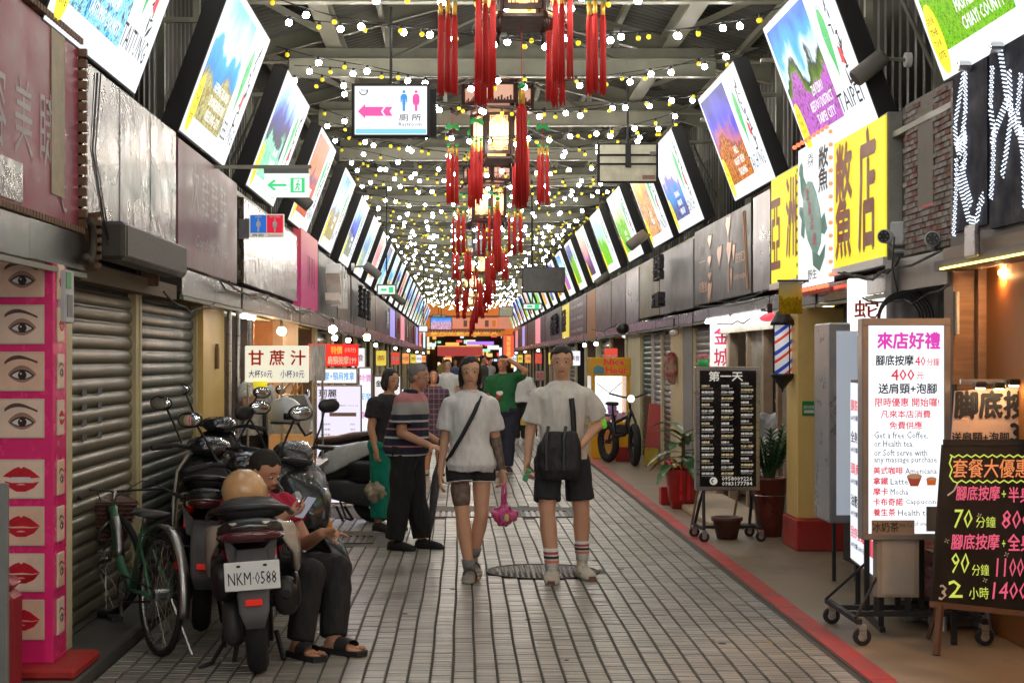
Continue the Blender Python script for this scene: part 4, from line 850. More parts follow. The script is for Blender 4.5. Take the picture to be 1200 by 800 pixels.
# barber pole
t=thing('barber_pole','black framed barber pole with red, white and blue stripes on the yellow pillar','barber pole',P(917,450,13.75))
z=0; R_=.075
m1=MB(); m1.smooth=True; m1.lathe([(.005,-.07),(.012,-.04),(.03,-.02),(.07,.03),(.10,.07),(.10,.09)],n=16); m1.build('lower_cap',black,t); m1=MB(); m1.smooth=True; m1.lathe([(.105,.50),(.10,.53),(.06,.60),(.03,.63),(.015,.68)],n=16); m1.build('cap',black,t)
mst=bpy.data.materials.new('barber_stripes'); mst.use_nodes=True; nt=mst.node_tree; bN=nt.nodes['Principled BSDF']; tcn=nt.nodes.new('ShaderNodeTexCoord'); mpn=nt.nodes.new('ShaderNodeMapping'); mpn.inputs['Rotation'].default_value=(0,.65,0); wv=nt.nodes.new('ShaderNodeTexWave'); wv.wave_profile='SAW'; wv.bands_direction='Z'; wv.inputs['Scale'].default_value=2.4; crn=nt.nodes.new('ShaderNodeValToRGB'); crn.color_ramp.interpolation='CONSTANT'
nt.links.new(tcn.outputs['Object'],mpn.inputs[0]); nt.links.new(mpn.outputs[0],wv.inputs[0]); nt.links.new(wv.outputs[0],crn.inputs[0]); e=crn.color_ramp.elements; e[0].color=(.8,.8,.85,1); e[1].position=.38; e[1].color=(.75,.06,.03,1)
q=e.new(.55); q.color=(.8,.8,.85,1); q=e.new(.78); q.color=(.03,.07,.5,1)
nt.links.new(crn.outputs[0],bN.inputs['Base Color']); nt.links.new(crn.outputs[0],bN.inputs['Emission Color']); bN.inputs['Emission Strength'].default_value=.25
m1=MB(); m1.smooth=True; m1.cyl((0,0,.09),(0,0,.50),R_,R_,20); m1.build('striped_cylinder',mst,t)
for i in range(4): a=i*QP+.5; MB().tube([(.092*math.cos(a),.092*math.sin(a),.08),(.092*math.cos(a),.092*math.sin(a),.51)],.006,4).build('frame_rod',black,t)
for z_ in (.07,.50): MB().box(.08,.2,-.015,.015,z_-.012,z_+.015).build('wall_bracket',black,t)
# barber shop front (between 13.9 and 19)
t=openshop('R',14.05,18.9,3.0,.03,beige,'warmly lit barber shop interior behind the menu board',depth=1.5,ls=60,lampc=(1,.80,.55))
t2=thing('barber_shop_front','timber and glass shop front with cream curtain panel behind the menu board','shop front',(3.0,18.9,.03),-QP)
for x in (0.0,.9,2.0,2.9,3.6,4.75): MB().box(x,x+.09,-.02,.07,0,2.0).build('door_post',mat('tan_timber',(.28,.2,.13),.5,var=.2),t2)
MB().box(0,4.85,-.05,.1,1.86,2.0).build('head_rail',beige,t2); MB().box(.1,.88,.02,.03,.1,1.85).build('curtain_panel',mat('cream_curtain',(.68,.6,.48),.6,var=.06,stretch=(30,1,1),bump=.4),t2)
glassm=mat('shop_glass',(.75,.72,.62),.12,var=.1,alpha=.25)
MB().box(2.1,2.88,.02,.026,.1,1.85).build('glass_pane',glassm,t2); MB().box(3.7,4.7,.02,.026,.1,1.85).build('glass_pane',glassm,t2)
tubelamp((2.86,15.3,2.03),(2.86,17.0,2.03),'long white fluorescent tube under the charcoal sign, near half',.018,'paired fluorescent tubes on the right'); tubelamp((2.86,17.1,2.03),(2.86,18.8,2.03),'long white fluorescent tube under the charcoal sign, far half',.018,'paired fluorescent tubes on the right')
t=thing('red_lamp_shade','small glowing red lamp at the near end of the white tubes','lamp',P(905,371,14.6)); m1=MB(); m1.smooth=True; m1.ell((0,.2,0),.05,.35,.04); m1.build('shade',emi('red_shade_glow',(1,.05,.08),1.5),t); MB().box(-.02,.02,.1,.14,.03,.12).build('hanger',blackm,t)
# gold city sign
t=thing('vertical_shop_sign','white vertical sign with pink brush characters beside the white tubes','sign',P(846,436,18.4)); MB().box(-.13,.13,0,.05,0,.56,bev=.006).build('sign_face',mat('white_face',(.75,.72,.68),.5,emit=(.8,.74,.68),es=.6),t); text('金',t,0,.42,.2,.18,mat('pink_brush',(.8,.05,.2),.5),y=-.004,bold=.02); text('城',t,0,.17,.2,.18,mat('pink_brush'),y=-.004,bold=.02)
t=thing('flower_pot_hook','green bucket of pink flowers above the black menu board','planter',P(824,432,16.2)); m1=MB(); m1.smooth=True; m1.lathe([(.045,-.0),(.055,.09)],n=12); m1.build('bucket',mat('green_bucket',(.02,.35,.06),.4),t); m1=MB()
for i in range(7): m1.ell((rnd.uniform(-.05,.05),rnd.uniform(-.04,.04),.11+rnd.uniform(0,.03)),.022,n=6,k=4)
m1.build('flowers',mat('pink_flowers',(.7,.2,.25),.7,var=.3),t)
# right fronts 19 .. 29
R3=3.0
def pillarR(y0,y1,m_,label,X=R3,z1=2.04): 
    t=thing('shop_pillar',label,'pillar',(X,y0,.012)); MB().box(0,.35,0,y1-y0,0,z1).build('shaft',m_,t); return t
pillarR(18.95,19.25,mat('pink_jamb',(.45,.28,.24),.5),'pinkish door jamb left of the gold lettered sign')
shutter('R',3.06,19.3,20.9,.03,2.0,mat('mid_grey_shutter',(.17,.17,.16),.35,metal=.4,var=.2),'mid grey roller shutter beyond the barber shop')
pillarR(20.95,21.8,mat('grey_pillar',(.24,.25,.25),.5,dirt=.3),'grey pillar near the leafy plant')
pillarR(21.85,23.1,cream,'cream pillar with a hanging cloth bundle on the right')
shutter('R',3.06,23.15,24.2,.03,2.0,mat('dark_grey_shutter',(.09,.09,.09),.35,metal=.4),'dark grey narrow roller shutter past the cream pillar')
shutter('R',3.06,24.3,25.4,.03,2.0,mat('mid_grey_shutter'),'grey narrow shutter with white guide rails',railm=white)
shutter('R',3.06,25.5,26.9,.03,2.0,mat('green_shutter',(.03,.10,.08),.4,var=.2),'dark green roller shutter beside the claw machine')
pillarR(27.0,29.0,cream,'wide cream pillar right of the claw machine')
t=thing('cloth_bundle','red and white cloth bundle hanging on the cream pillar','bag',(2.92,22.4,1.28)); m1=MB(); m1.smooth=True; m1.ell((0,0,.2),.09,.12,.24); blob('bundle',m1,.02,pic('bundle_print',[(0,(.5,.05,.08)),(.4,(.6,.1,.12)),(.5,(.6,.55,.5)),(1,(.5,.1,.15))],[(.5,.04,.08),(.7,.6,.55)],1,.5,3,51,lit=False),t,nz=.03,nscale=8)
# small lamps under right fascia
for i,(x,y,D) in enumerate(((777,377,24.0),(790,390,22.0),(733,393,29.5))):
    t=thing('flood_lamp',['pair of white flood lamps under the right fascia','hooded lamp under the fascia by the cream pillar','small round ceiling lamp above the claw machine'][i],'lamp',P(x,y,D)); m1=MB(); m1.smooth=True; m1.ell((0,0,0),.07,.07,.05); m1.build('lamp_head',emi('flood_soft',(1,.97,.9),1.2) if i==2 else white,t); MB().box(-.01,.01,-.01,.01,.04,.2).build('lamp_stem',blackm,t)
# =============== hanging things ===============
# restroom direction sign
def hangsign(loc,w_,h_,label,name='hanging_sign',rod=None,thick=.07,framem=blackm,face=whitelit,group=None):
    t=thing(name,label,'sign',loc,0,group); MB().box(-w_/2,w_/2,0,thick,-h_/2,h_/2,bev=.01).build('sign_case',framem,t)
    if face: MB().box(-w_/2+.028,w_/2-.028,-.003,-.001,-h_/2+.025,h_/2-.025).build('sign_face',face,t)
    if rod:
        for x in (rod if isinstance(rod,(list,tuple)) else [rod])[:-1] if isinstance(rod,(list,tuple)) else [0]:
            pass
    return t
D=14.25
t=hangsign(P(458,129.5,D),.69,.475,'lit white restroom sign with pink arrow and blue and pink figures')
MB().tube([(0,.03,.24),(0,.03,4.70-P(458,129.5,D).z)],.014,6).build('hanging_rod',blackm,t)
MB().box(.33,.40,.09,.16,-.22,.2).build('second_case',blackm,t)
pk=emi('arrow_pink',(.95,.10,.42),.95); bl=emi('figure_blue',(.05,.35,.85),.9)
MB().prism([(-.29,-.01),(-.225,.055),(-.225,.03),(-.06,.03),(-.085,-.01),(-.06,-.05),(-.225,-.05),(-.225,-.075)],-.006,-.0035).build('arrow',pk,t)
MB().prism([(-.045,.03),(.015,.03),(-.01,-.01),(.015,-.05),(-.045,-.05),(-.07,-.01)],-.006,-.0035).build('arrow_tail',pk,t)
def figure(t,x,z,s,m_,dress=False):
    e=link('figure_symbol',MB().prism([(x-.014*s,z+.02*s),(x+.014*s,z+.02*s),(x+.026*s,z+.0*s),(x+.026*s,z-.045*s),(x+.018*s,z-.045*s),(x+.014*s,z-.012*s),(x+(.022 if dress else .012)*s,z-.06*s),(x+.010*s,z-.065*s),(x+.010*s,z-.11*s),(x-.010*s,z-.11*s),(x-.010*s,z-.065*s),(x-(.022 if dress else .012)*s,z-.06*s),(x-.014*s,z-.012*s),(x-.018*s,z-.045*s),(x-.026*s,z-.045*s),(x-.026*s,z+.0*s)],-.006,-.0035).mesh('f',m_),t)
    MB().prism([(x+.012*s*math.cos(i*.785),z+.037*s+.012*s*math.sin(i*.785)) for i in range(8)],-.006,-.0035).build('head_symbol',m_,e)
figure(t,.115,.12,1.15,bl); figure(t,.222,.12,1.15,pk,True)
text('廁 所',t,.17,-.062,.06,.19,sink); text('Restroom',t,.17,-.122,.032,.20,sink,bold=0)
mb=MB(); mb.torus((-.24,-.005,.17),.035,.004,'y',n=16,k=4,a0=-3,a1=.3,ry=.001); mb.build('logo_arc',sink,t); text('Xing',t,-.235,.175,.03,.06,sink,y=-.005,bold=0)
MB().box(-.31,.31,-.0055,-.0035,-.205,-.165).build('blue_band',emi('band_blue',(.25,.75,.95),.95),t)
# reverse of hanging light box
D=18.0
t=thing('hanging_light_box','rear of a hanging light box with yellowed white panels and a black bar frame','sign',P(736,191,D)); Wd,Hd=.68,.44
MB().box(-Wd/2,Wd/2,.02,.07,-Hd/2,Hd/2).build('sign_case',blackm,t)
ivory=mat('yellowed_panel',(.58,.57,.43),.5,var=.15,scale=8,dirt=.25)
for (a,b,c,d) in ((-.31,-.01,.10,.20),(.01,.31,.10,.20),(-.31,-.01,0,.075),(.01,.31,0,.075),(-.31,.31,-.20,-.025)): MB().box(a,b,.0,.019,c,d).build('back_panel',ivory,t)
for z in (.088,-.012): MB().tube([(-.33,-.02,z),(.33,-.02,z)],.008,4).build('cross_bar',blackm,t)
MB().box(.16,.30,-.004,-.001,-.18,-.135).build('sticker',mat('faded_red_print',(.35,.15,.1),.6),t); text('02-2931-05',t,.23,-.157,.03,.12,ty,y=-.006)
MB().tube([(0,.04,.22),(0,.04,4.7-P(736,191,D).z)],.013,6).build('hanging_rod',blackm,t); MB().box(-.03,.03,-.03,.0,-.05,.2).build('clamp',blackm,t)
MB().box(.24,.30,-.06,-.02,.08,.12).build('adapter_box',grey,t)
# dark tv
D=28
t=thing('hanging_display','switched off dark display with reflections hung on a rod, right of the lanterns','display',P(637,328,D)); MB().box(-.37,.37,0,.06,-.22,.22,bev=.01).build('display_case',blackm,t); MB().box(-.35,.35,-.003,-.001,-.2,.2).build('display_glass',mat('dead_screen',(.06,.055,.055),.15,var=.3,scale=3),t)
MB().tube([(-.2,.03,.22),(-.2,.03,4.7-P(637,328,D).z)],.014,6).build('hanging_rod',blackm,t)
MB().box(-.44,-.375,0,.05,-.25,.02).build('side_panel',ivory,t)
# other distant hanging boxes
for i,(x,y,D,w_,h_,m_,l) in enumerate(((593,365,46,.42,.3,ivory,'pale hanging panel back under the far lights on the right'),(624,359,30,.38,.13,emi('exit_face',(.85,1,.9),1.0),'distant green and white exit sign on the right side'),(453,339.5,29,.36,.2,emi('exit_face',(.85,1,.9),1.0),'distant green and white exit sign on the left side'),(517,379,56,.76,.45,pic('far_tv_picture',[(0,(.6,.3,.6)),(.5,(.7,.6,.9)),(.7,(.3,.55,.9)),(1,(.2,.45,.8))],[(.6,.2,.3),(.7,.5,.6),(.8,.8,.9)],1.1,.6,4,61),'far hanging screen with blue and pink picture left of the lanterns'),(496,385,48,.3,.2,whitelit2,'small blank white light box before the far screen'),(514,370,60,.5,.12,ivory,'narrow pale strip above the far hanging screen'))):
    t=hangsign(P(x,y,D),w_,h_,l,face=m_,framem=grey); MB().tube([(0,.03,h_/2),(0,.03,4.7-P(x,y,D).z)],.012,5).build('hanging_rod',blackm,t)
    if 'exit' in l: MB().box(-.1,.0,-.006,-.0035,-.02,.02).build('arrow',emi('exit_green',(.05,.75,.25),.9),t); MB().box(.04,.12,-.006,-.0035,-.05,.05).build('running_man_symbol',emi('exit_green',(.05,.75,.25),.9),t)
# near exit sign with arm
D=13.2; c=P(335.5,217,D)
t=thing('exit_sign','white lit exit sign with green arrow and running figure on a grey arm','sign',c); w_,h_=.365,.19
MB().box(-w_/2,w_/2,0,.05,-h_/2,h_/2-.0).build('sign_box',emi('exit_face',(.85,1,.9),1.0),t); MB().box(-w_/2,w_/2,-.004,.055,h_/2+.001,h_/2+.04).build('cover',grey,t)
MB().box(-(c.x+2.05),w_/2+.02,.01,.04,h_/2+.042,h_/2+.07).build('support_arm',steel,t)
eg=emi('exit_green',(.05,.75,.25),.9)
MB().prism([(-.155,0),(-.10,.045),(-.085,.035),(-.115,.009),(-.0,.009),(-.0,-.009),(-.115,-.009),(-.085,-.035),(-.10,-.045)],-.004,-.001).build('arrow',eg,t)
MB().box(.035,.15,-.004,-.001,-.06,.058).build('door_symbol',eg,t)
MB().box(.06,.125,-.0065,-.0045,-.05,.05).build('door_opening',emi('exit_face',(.85,1,.9),1.0),t)
mb=MB()
for a,b in (((.095,.02),(.09,-.01)),((.09,-.01),(.105,-.025)),((.105,-.025),(.10,-.045)),((.09,-.01),(.075,-.04)),((.093,.012),(.112,.0)),((.093,.012),(.078,.0))): mb.tube([(a[0],-.009,a[1]),(b[0],-.009,b[1])],.005,4)
mb.ell((.099,-.009,.032),.008,.002,.008,8,5); mb.build('running_man_symbol',eg,t)
# men / women sign
D=13.9; c=P(312.5,264.5,D); t=thing('men_women_sign','small blue and red men and women sign sticking out from the left fascia','sign',c)
MB().box(-.15,.15,0,.03,-.1,.1,bev=.004).build('plate',mat('sign_cream',(.75,.7,.6),.5,emit=(.8,.75,.65),es=.3),t)
for s,m_,wd_ in ((-1,mat('men_blue',(.02,.14,.55),.4,emit=(.02,.14,.55),es=.5),'MEN'),(1,mat('women_red',(.7,.01,.04),.4,emit=(.7,.01,.04),es=.5),'WOMEN')):
    MB().box(min(s*.002,s*.14),max(s*.002,s*.14),-.003,-.001,-.062,.09).build('half_panel',m_,t); text(wd_,t,s*.071,.075,.018,.09 if s>0 else .05,wht,y=-.007); figure(t,s*.071,.025,.7,wht,s>0)
text('男廁',t,-.075,-.082,.022,.1,ink); text('Restroom',t,.073,-.082,.02,.11,inkr)
MB().box(-.24,-.151,.0,.03,-.11,.06).build('side_box',grey,t)
# spotlights on arms
def spot(loc,label,rz,s=1.0,tilt=.9):
    t=thing('spotlight',label,'lamp',loc,rz,'grey barrel spotlights between the screens'); m1=MB(); m1.smooth=True; R=Matrix.Rotation(tilt,4,'Y')
    m1.loft([[R@Vector((p.x,p.y,p.z)) for p in ering(Vector((0,0,h*s)),Vector((r*s,0,0)),Vector((0,r*s,0)),18)] for r,h in ((.055,-.13),(.062,-.12),(.062,.10),(.05,.125))]); m1.build('barrel',mat('spot_grey',(.17,.165,.15),.55,var=.1),t)
    MB().tube([(0,0,0),(.1*s,0,.06*s),(.24*s,0,.05*s)],.014*s,6).build('arm',steel,t); MB().cyl((.24*s,0,.05*s),(.28*s,0,.05*s),.05*s,.05*s,12).build('wall_plate',white,t)
    m1=MB(); m1.cyl(R@Vector((0,0,-.132*s)),R@Vector((0,0,-.128*s)),.05*s,.05*s,16); m1.build('lens',black,t); return t
spot(P(1019,79,11.0),'large grey barrel spotlight in front of the meadow screen',0,1.0)
spot(P(747,281,24.0),'grey spotlight before the valley screen on the right',0,1.3)
spot(P(706,327,33.0),'small grey spotlight under the rice field screen',0,1.3)
spot(P(351,232,14.9),'grey spotlight behind the green exit sign',math.pi,.95)
spot(P(436,317,28.6),'grey spotlight over the pink blossom screen on the left',math.pi,1.3)
spot(P(467,350,38),'small grey spotlight beyond the left exit sign',math.pi,1.3)
# =============== palace lanterns ===============
lw_=mat('lantern_wood',(.05,.018,.012),.35,var=.3,scale=10); rt=mat('red_tassel',(.55,.012,.010),.55,var=.2,scale=30,stretch=(6,6,.3)); gold=mat('gold_wrap',(.60,.33,.04),.35,metal=.5); jade=mat('jade_plastic',(.02,.42,.10),.3)
jadef=mat('green_bat_ornament',(.02,.30,.08),.5)
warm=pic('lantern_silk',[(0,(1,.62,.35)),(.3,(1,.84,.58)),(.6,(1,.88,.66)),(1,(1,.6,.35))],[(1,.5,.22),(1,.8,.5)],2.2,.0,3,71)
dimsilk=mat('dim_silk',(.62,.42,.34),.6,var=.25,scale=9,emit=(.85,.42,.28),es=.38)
coldsilk=mat('unlit_silk',(.34,.38,.42),.5,var=.25,scale=6)
tasm=MB(); tasm.smooth=True
def tassel_parts(): 
    a=MB(); a.smooth=True
    [a.tube([(.010*math.cos(i*.63),.010*math.sin(i*.63),0),(.022*math.cos(i*.63),.022*math.sin(i*.63),-.05),(.023*math.cos(i*.63+.1),.023*math.sin(i*.63+.1),-.35),(.027*math.cos(i*.63),.027*math.sin(i*.63),-.66-.02*(i%3))],.0082,4) for i in range(10)]; 
    b=MB(); b.smooth=True; b.lathe([(.014,.10),(.018,.09),(.018,.0),(.014,-.005)],n=8)
    c_=MB(); c_.smooth=True; c_.ell((0,0,.125),.022,n=8,k=6)
    return a.mesh('tassel_strands',rt),b.mesh('gold_cap',gold),c_.mesh('green_bead',jade)
TA,TB,TC=tassel_parts()
def fret(mb,w,h,x0,z0,s,y):
    for (cx,cz,sx,sz) in ((x0,z0,1,1),(x0+w,z0,-1,1),(x0,z0+h,1,-1),(x0+w,z0+h,-1,-1)):
        for a,b,c,d in ((0,.22,.0,.02),(.0,.02,0,.22),(.07,.09,.02,.14),(.02,.14,.07,.09),(.14,.16,.0,.09),(.0,.09,.14,.16)):
            xs=sorted((cx+sx*a*s,cx+sx*b*s)); zs_=sorted((cz+sz*c*s,cz+sz*d*s)); mb.box(xs[0],xs[1],y-.004,y,zs_[0],zs_[1])
def make_lantern(silk,label,grp='palace lanterns along the centre line'):
    t=thing('palace_lantern',label,'lantern',(0,0,0),0,grp)
    # lower lit body: hexagon, z -.56..0 ; upper wide tier z .06..0.36
    def hexring(r,z): return [Vector((r*math.cos(math.pi/6+i*math.pi/3-math.pi/6*0),r*math.sin(math.pi/6+i*math.pi/3),z)) for i in range(6)]
    rb=.33; ru=.44
    for i in range(6):
        a0=math.pi/6+i*math.pi/3-math.pi/2-math.pi/6; a1=a0+math.pi/3; am=(a0+a1)/2
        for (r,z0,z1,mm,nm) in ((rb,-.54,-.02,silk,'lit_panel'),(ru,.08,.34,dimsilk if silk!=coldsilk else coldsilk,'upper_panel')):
            ap=r*math.cos(math.pi/6); hw=r*.5
            p=link(nm,MB().box(-hw+.045,hw-.045,-.004,.0,z0+.04,z1-.03).mesh('p',mm),t,(ap*math.cos(am)*.985,ap*math.sin(am)*.985,0),(0,0,am+QP))
            mb=MB()
            mb.box(-hw+.02,hw-.02,-.02,.01,z0,z0+.04).box(-hw+.02,hw-.02,-.02,.01,z1-.03,z1).box(-hw+.018,-hw+.046,-.02,.01,z0+.041,z1-.031).box(hw-.046,hw-.018,-.02,.01,z0+.041,z1-.031)
            if r==rb: fret(mb,2*hw-.09,z1-z0-.07,-hw+.045,z0+.04,.40,-.006)
            else:
                for q in range(9): mb.box(-hw+.05+q*(2*hw-.1)/9,-hw+.05+q*(2*hw-.1)/9+.022,-.012,-.006,z0+.04,z0+.06+.02*(q%3))
            mb.build('fretwork_frame',lw_,p)
        for (r,z0,z1) in ((rb,-.57,.0),(ru,.05,.37)):
            MB().tube([(r*math.cos(a0),r*math.sin(a0),z0),(r*math.cos(a0),r*math.sin(a0),z1)],.02,6).build('corner_post',lw_,t)
        # dragon-head arms
        m1=MB(); m1.smooth=True; m1.tube([(ru*math.cos(a0),ru*math.sin(a0),.05),(.52*math.cos(a0),.52*math.sin(a0),.0),(.58*math.cos(a0),.58*math.sin(a0),.03),(.60*math.cos(a0),.60*math.sin(a0),.08)],[.025,.022,.028,.014],7)
        m1.build('carved_arm',lw_,t); m1=MB(); m1.smooth=True; m1.tube([(rb*math.cos(a0),rb*math.sin(a0),-.57),(.37*math.cos(a0),.37*math.sin(a0),-.64),(.35*math.cos(a0),.35*math.sin(a0),-.70)],[.025,.022,.012],6); m1.build('carved_arm',lw_,t)
        for rr,zz,ln in ((.575,-.01,1),):
            bx,by=rr*math.cos(a0),rr*math.sin(a0)
            e=link('tassel_hanger',MB().tube([(0,0,0),(0,0,-.40)],.004,4).mesh('h',rt),t,(bx,by,zz),(0,0,a0))
            ln and (rr>.5) and MB().prism([(-.10,-.16),(-.06,-.11),(0,-.13),(.06,-.11),(.10,-.16),(.09,-.20),(0,-.165),(-.09,-.20)],-.01,.01).build('bat_ornament',jadef,e,rot=(0,0,-a0))
            for q in range(3):
                an=a0+q*2.1; off=Vector((.062*math.cos(an),.062*math.sin(an),-.52+.03*(q%2)))
                link('tassel_strands',TA,e,off,scale=(.78,.78,.9)); link('gold_cap',TB,e,off); link('green_bead',TC,e,off)
    [(lambda m1:(m1.loft([hexring(a,b),hexring(c_,d)]),m1.build('tier_ring',lw_,t)))(MB()) for a,b,c_,d in ((rb+.03,-.60,rb+.03,-.575),(ru+.03,.012,ru+.035,.045),(ru+.035,.372,ru+.05,.40))]
    e=link('centre_tassel',MB().tube([(0,0,-.58),(0,0,-1.07)],.004,4).mesh('c',rt),t)
    for nm,me in (('tassel_strands',TA),('gold_cap',TB),('green_bead',TC)): link(nm,me,e,(0,0,-1.22),scale=(1.5,1.5,1.15))
    MB().tube([(0,0,.38),(0,0,.95)],.01,6).build('suspension_rod',blackm,t)
    return t
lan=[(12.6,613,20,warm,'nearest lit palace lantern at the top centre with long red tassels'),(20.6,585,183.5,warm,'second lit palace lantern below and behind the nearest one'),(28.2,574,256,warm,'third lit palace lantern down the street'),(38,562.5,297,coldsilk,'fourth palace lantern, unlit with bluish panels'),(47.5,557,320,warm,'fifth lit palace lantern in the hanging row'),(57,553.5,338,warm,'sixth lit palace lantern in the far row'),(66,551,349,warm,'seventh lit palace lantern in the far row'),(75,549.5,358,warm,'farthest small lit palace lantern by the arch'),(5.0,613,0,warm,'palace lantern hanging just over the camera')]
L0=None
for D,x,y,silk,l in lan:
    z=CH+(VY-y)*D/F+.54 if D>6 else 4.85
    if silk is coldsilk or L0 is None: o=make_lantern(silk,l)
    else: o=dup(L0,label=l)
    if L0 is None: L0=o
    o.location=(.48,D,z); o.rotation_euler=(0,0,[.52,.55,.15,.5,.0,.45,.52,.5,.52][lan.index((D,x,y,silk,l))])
# =============== far gate ===============
og=mat('orange_gate_paint_glow',(.60,.20,.03),.5,var=.2,scale=3,emit=(.75,.22,.03),es=.42); og2=mat('dark_roof_tile_glow',(.16,.09,.07),.6,var=.3,emit=(.3,.12,.07),es=.25); pnk=mat('gate_pink_panel_glow',(.6,.2,.15),.5,emit=(.75,.3,.18),es=.5)  # gate paint, tiles and panels carry a glow for the light on them
t=thing('market_arch','orange tiered market gateway with tiled eaves closing the far end of the arcade','gate',(.6,91,0))
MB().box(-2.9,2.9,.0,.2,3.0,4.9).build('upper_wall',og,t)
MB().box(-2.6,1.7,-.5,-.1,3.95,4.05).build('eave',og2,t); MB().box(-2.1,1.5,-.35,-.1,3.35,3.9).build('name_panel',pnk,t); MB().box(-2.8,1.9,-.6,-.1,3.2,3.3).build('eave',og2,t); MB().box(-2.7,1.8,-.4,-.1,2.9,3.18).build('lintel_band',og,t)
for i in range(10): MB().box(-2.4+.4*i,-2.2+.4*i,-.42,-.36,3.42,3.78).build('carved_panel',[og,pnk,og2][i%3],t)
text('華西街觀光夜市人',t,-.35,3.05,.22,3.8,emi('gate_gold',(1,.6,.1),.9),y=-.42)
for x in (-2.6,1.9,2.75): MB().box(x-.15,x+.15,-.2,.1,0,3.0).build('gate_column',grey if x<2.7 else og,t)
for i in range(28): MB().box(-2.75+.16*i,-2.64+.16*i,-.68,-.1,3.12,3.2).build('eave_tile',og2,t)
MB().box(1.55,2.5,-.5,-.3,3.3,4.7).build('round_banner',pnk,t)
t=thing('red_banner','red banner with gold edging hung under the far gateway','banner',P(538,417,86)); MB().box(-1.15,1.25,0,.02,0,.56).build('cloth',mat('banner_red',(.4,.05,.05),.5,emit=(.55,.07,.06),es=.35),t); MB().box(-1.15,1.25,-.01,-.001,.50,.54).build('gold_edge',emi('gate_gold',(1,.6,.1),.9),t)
t=thing('vertical_red_sign','tall red lit sign on the right of the far gateway','sign',P(596,418,78)); MB().box(-.25,.25,0,.1,0,1.05).build('sign_box',emi('vertical_red',(.9,.12,.06),.9),t); text('海鮮餐廳',t,0,.52,.95,.2,emi('gate_gold',(1,.6,.1),.9),y=-.004,vert=True)
for i,(x,y,w_,h_,c,D) in enumerate(((512,392,.9,.22,(1,.5,.1),98),(530,403,.8,.18,(1,.45,.1),96),(563,402,1.6,.2,(.4,.2,.9),97),(578,407,.7,.25,(.8,1,.8),99),(556,404,.9,.2,(1,.8,.3),100),(505,404,.6,.22,(.6,.8,.9),99),(588,412,.3,.5,(.9,.9,1),95),(494,398,.4,.9,(.7,.9,.9),90),(512,440,.5,.4,(.9,1,.9),104),(608,440,.35,.7,(.9,.85,1),58))):
    t=thing('distant_sign',['amber lit strip beyond the far gateway','orange strip sign past the gateway','violet neon strip beyond the gateway','pale green shop sign beyond the gateway','yellow lit sign beyond the gateway','pale blue sign by the left gate column','small white vertical sign past the gateway','bent white neon by the left end of the gateway','green white sign over the road beyond','lilac lit poster board at the far right'][i],'sign',P(x,y,D)); MB().box(-w_/2,w_/2,0,.1,-h_/2,h_/2).build('sign_box',emi('dist_%d'%i,c,1.2),t); MB().box(-.04,.04,.1,.14,-P(x,y,D).z,h_/2).build('post',blackm,t)
fb=MB().box(-20,20,118,119,-.02,9).build('dark_far_building',mat('far_dark_wall',(.06,.03,.02),.8,var=.3),label='dark building front beyond the gateway',cat='building')
for i in range(60):
    x=-3.2+rnd.random()*7.6; z=rnd.uniform(.3,5.0); w_=rnd.uniform(.15,.7); h_=rnd.uniform(.12,.45); MB().box(x,x+w_,117.9-.01*i,117.98-.01*i,z,z+h_).build('fill_glow_patch',emi('far_fill_glow_%d'%(i%6),[(1,.4,.1),(1,.75,.45),(.9,.1,.08),(.7,.8,1),(1,.6,.2),(.4,.9,.6)][i%6],1.1),fb)  # random glow patches added to fill the darkness beyond the gateway
# slack cables along both fascias
for i in range(22):
    s=-1 if i%2 else 1; X_=-1.93 if s<0 else 2.84; y0=8.5+rnd.random()*26; L_=rnd.uniform(1.5,6); z0=rnd.choice((2.03,2.24)); m1=MB()
    m1.tube([(X_-s*rnd.uniform(0,.04),y0+L_*k/8,z0-.10*math.sin(math.pi*k/8)*rnd.uniform(.5,1)+rnd.uniform(-.01,.01)) for k in range(9)],rnd.uniform(.004,.010),5); m1.build('slack_cable',blackm,label='slack black cable looped along the %s fascia, %s'%('left' if s<0 else 'right','near' if y0<20 else 'further off'),cat='cable',group='slack cables along the fascias')
for X_ in (-3.0,3.7): MB().box(X_-.05,X_+.05,-12,92,4.9,5.6).build('eave_wall_left' if X_<0 else 'eave_wall_right',wallm,kind='structure')
# =============== standing boards on the right ===============
def caster(parent,x,y,r=.05,m=None):
    o=link('caster',MB().lathe([(r*.55,-.016),(r,-.012),(r,.012),(r*.55,.016)],n=16,ax='y').mesh('c',blackm),parent,(x,y,r)); MB().lathe([(.001,-.02),(r*.5,-.018),(r*.5,.018),(.001,.02)],n=12,ax='y').build('hub',alu,o); MB().box(-.02,.02,-.028,.028,r*.2,r*1.35).build('fork',alu,o); return o
D=9.25
c=P(1061.5,760,D); t=thing('lit_menu_board','tall white lit massage menu board with pink heading on a wheeled black frame','light box',(c.x,D,.012))
z0=CH+(VY-632)*D/F-.012; z1=CH+(VY-373)*D/F-.012; hw=.5*103*D/F
frmg=mat('grey_brown_frame',(.30,.26,.23),.35,metal=.4)
MB().box(-hw,hw,0,.10,z0,z1,bev=.004).build('board_case',mat('board_case_metal',(.42,.42,.44),.35,metal=.5),t)
for a in ((-hw,hw,z1-.04,z1),(-hw,hw,z0,z0+.035),(-hw,-hw+.035,z0+.036,z1-.041),(hw-.035,hw,z0+.036,z1-.041)): MB().box(a[0],a[1],-.016,-.001,a[2],a[3],bev=.003).build('frame_bar',frmg,t)
MB().box(-hw+.036,hw-.036,-.006,-.001,z0+.036,z1-.041).build('lit_face',whitelit,t)
def py(y): return CH+(VY-y)*D/F-.012
def pxx(x): return (x-VX)*D/F-c.x
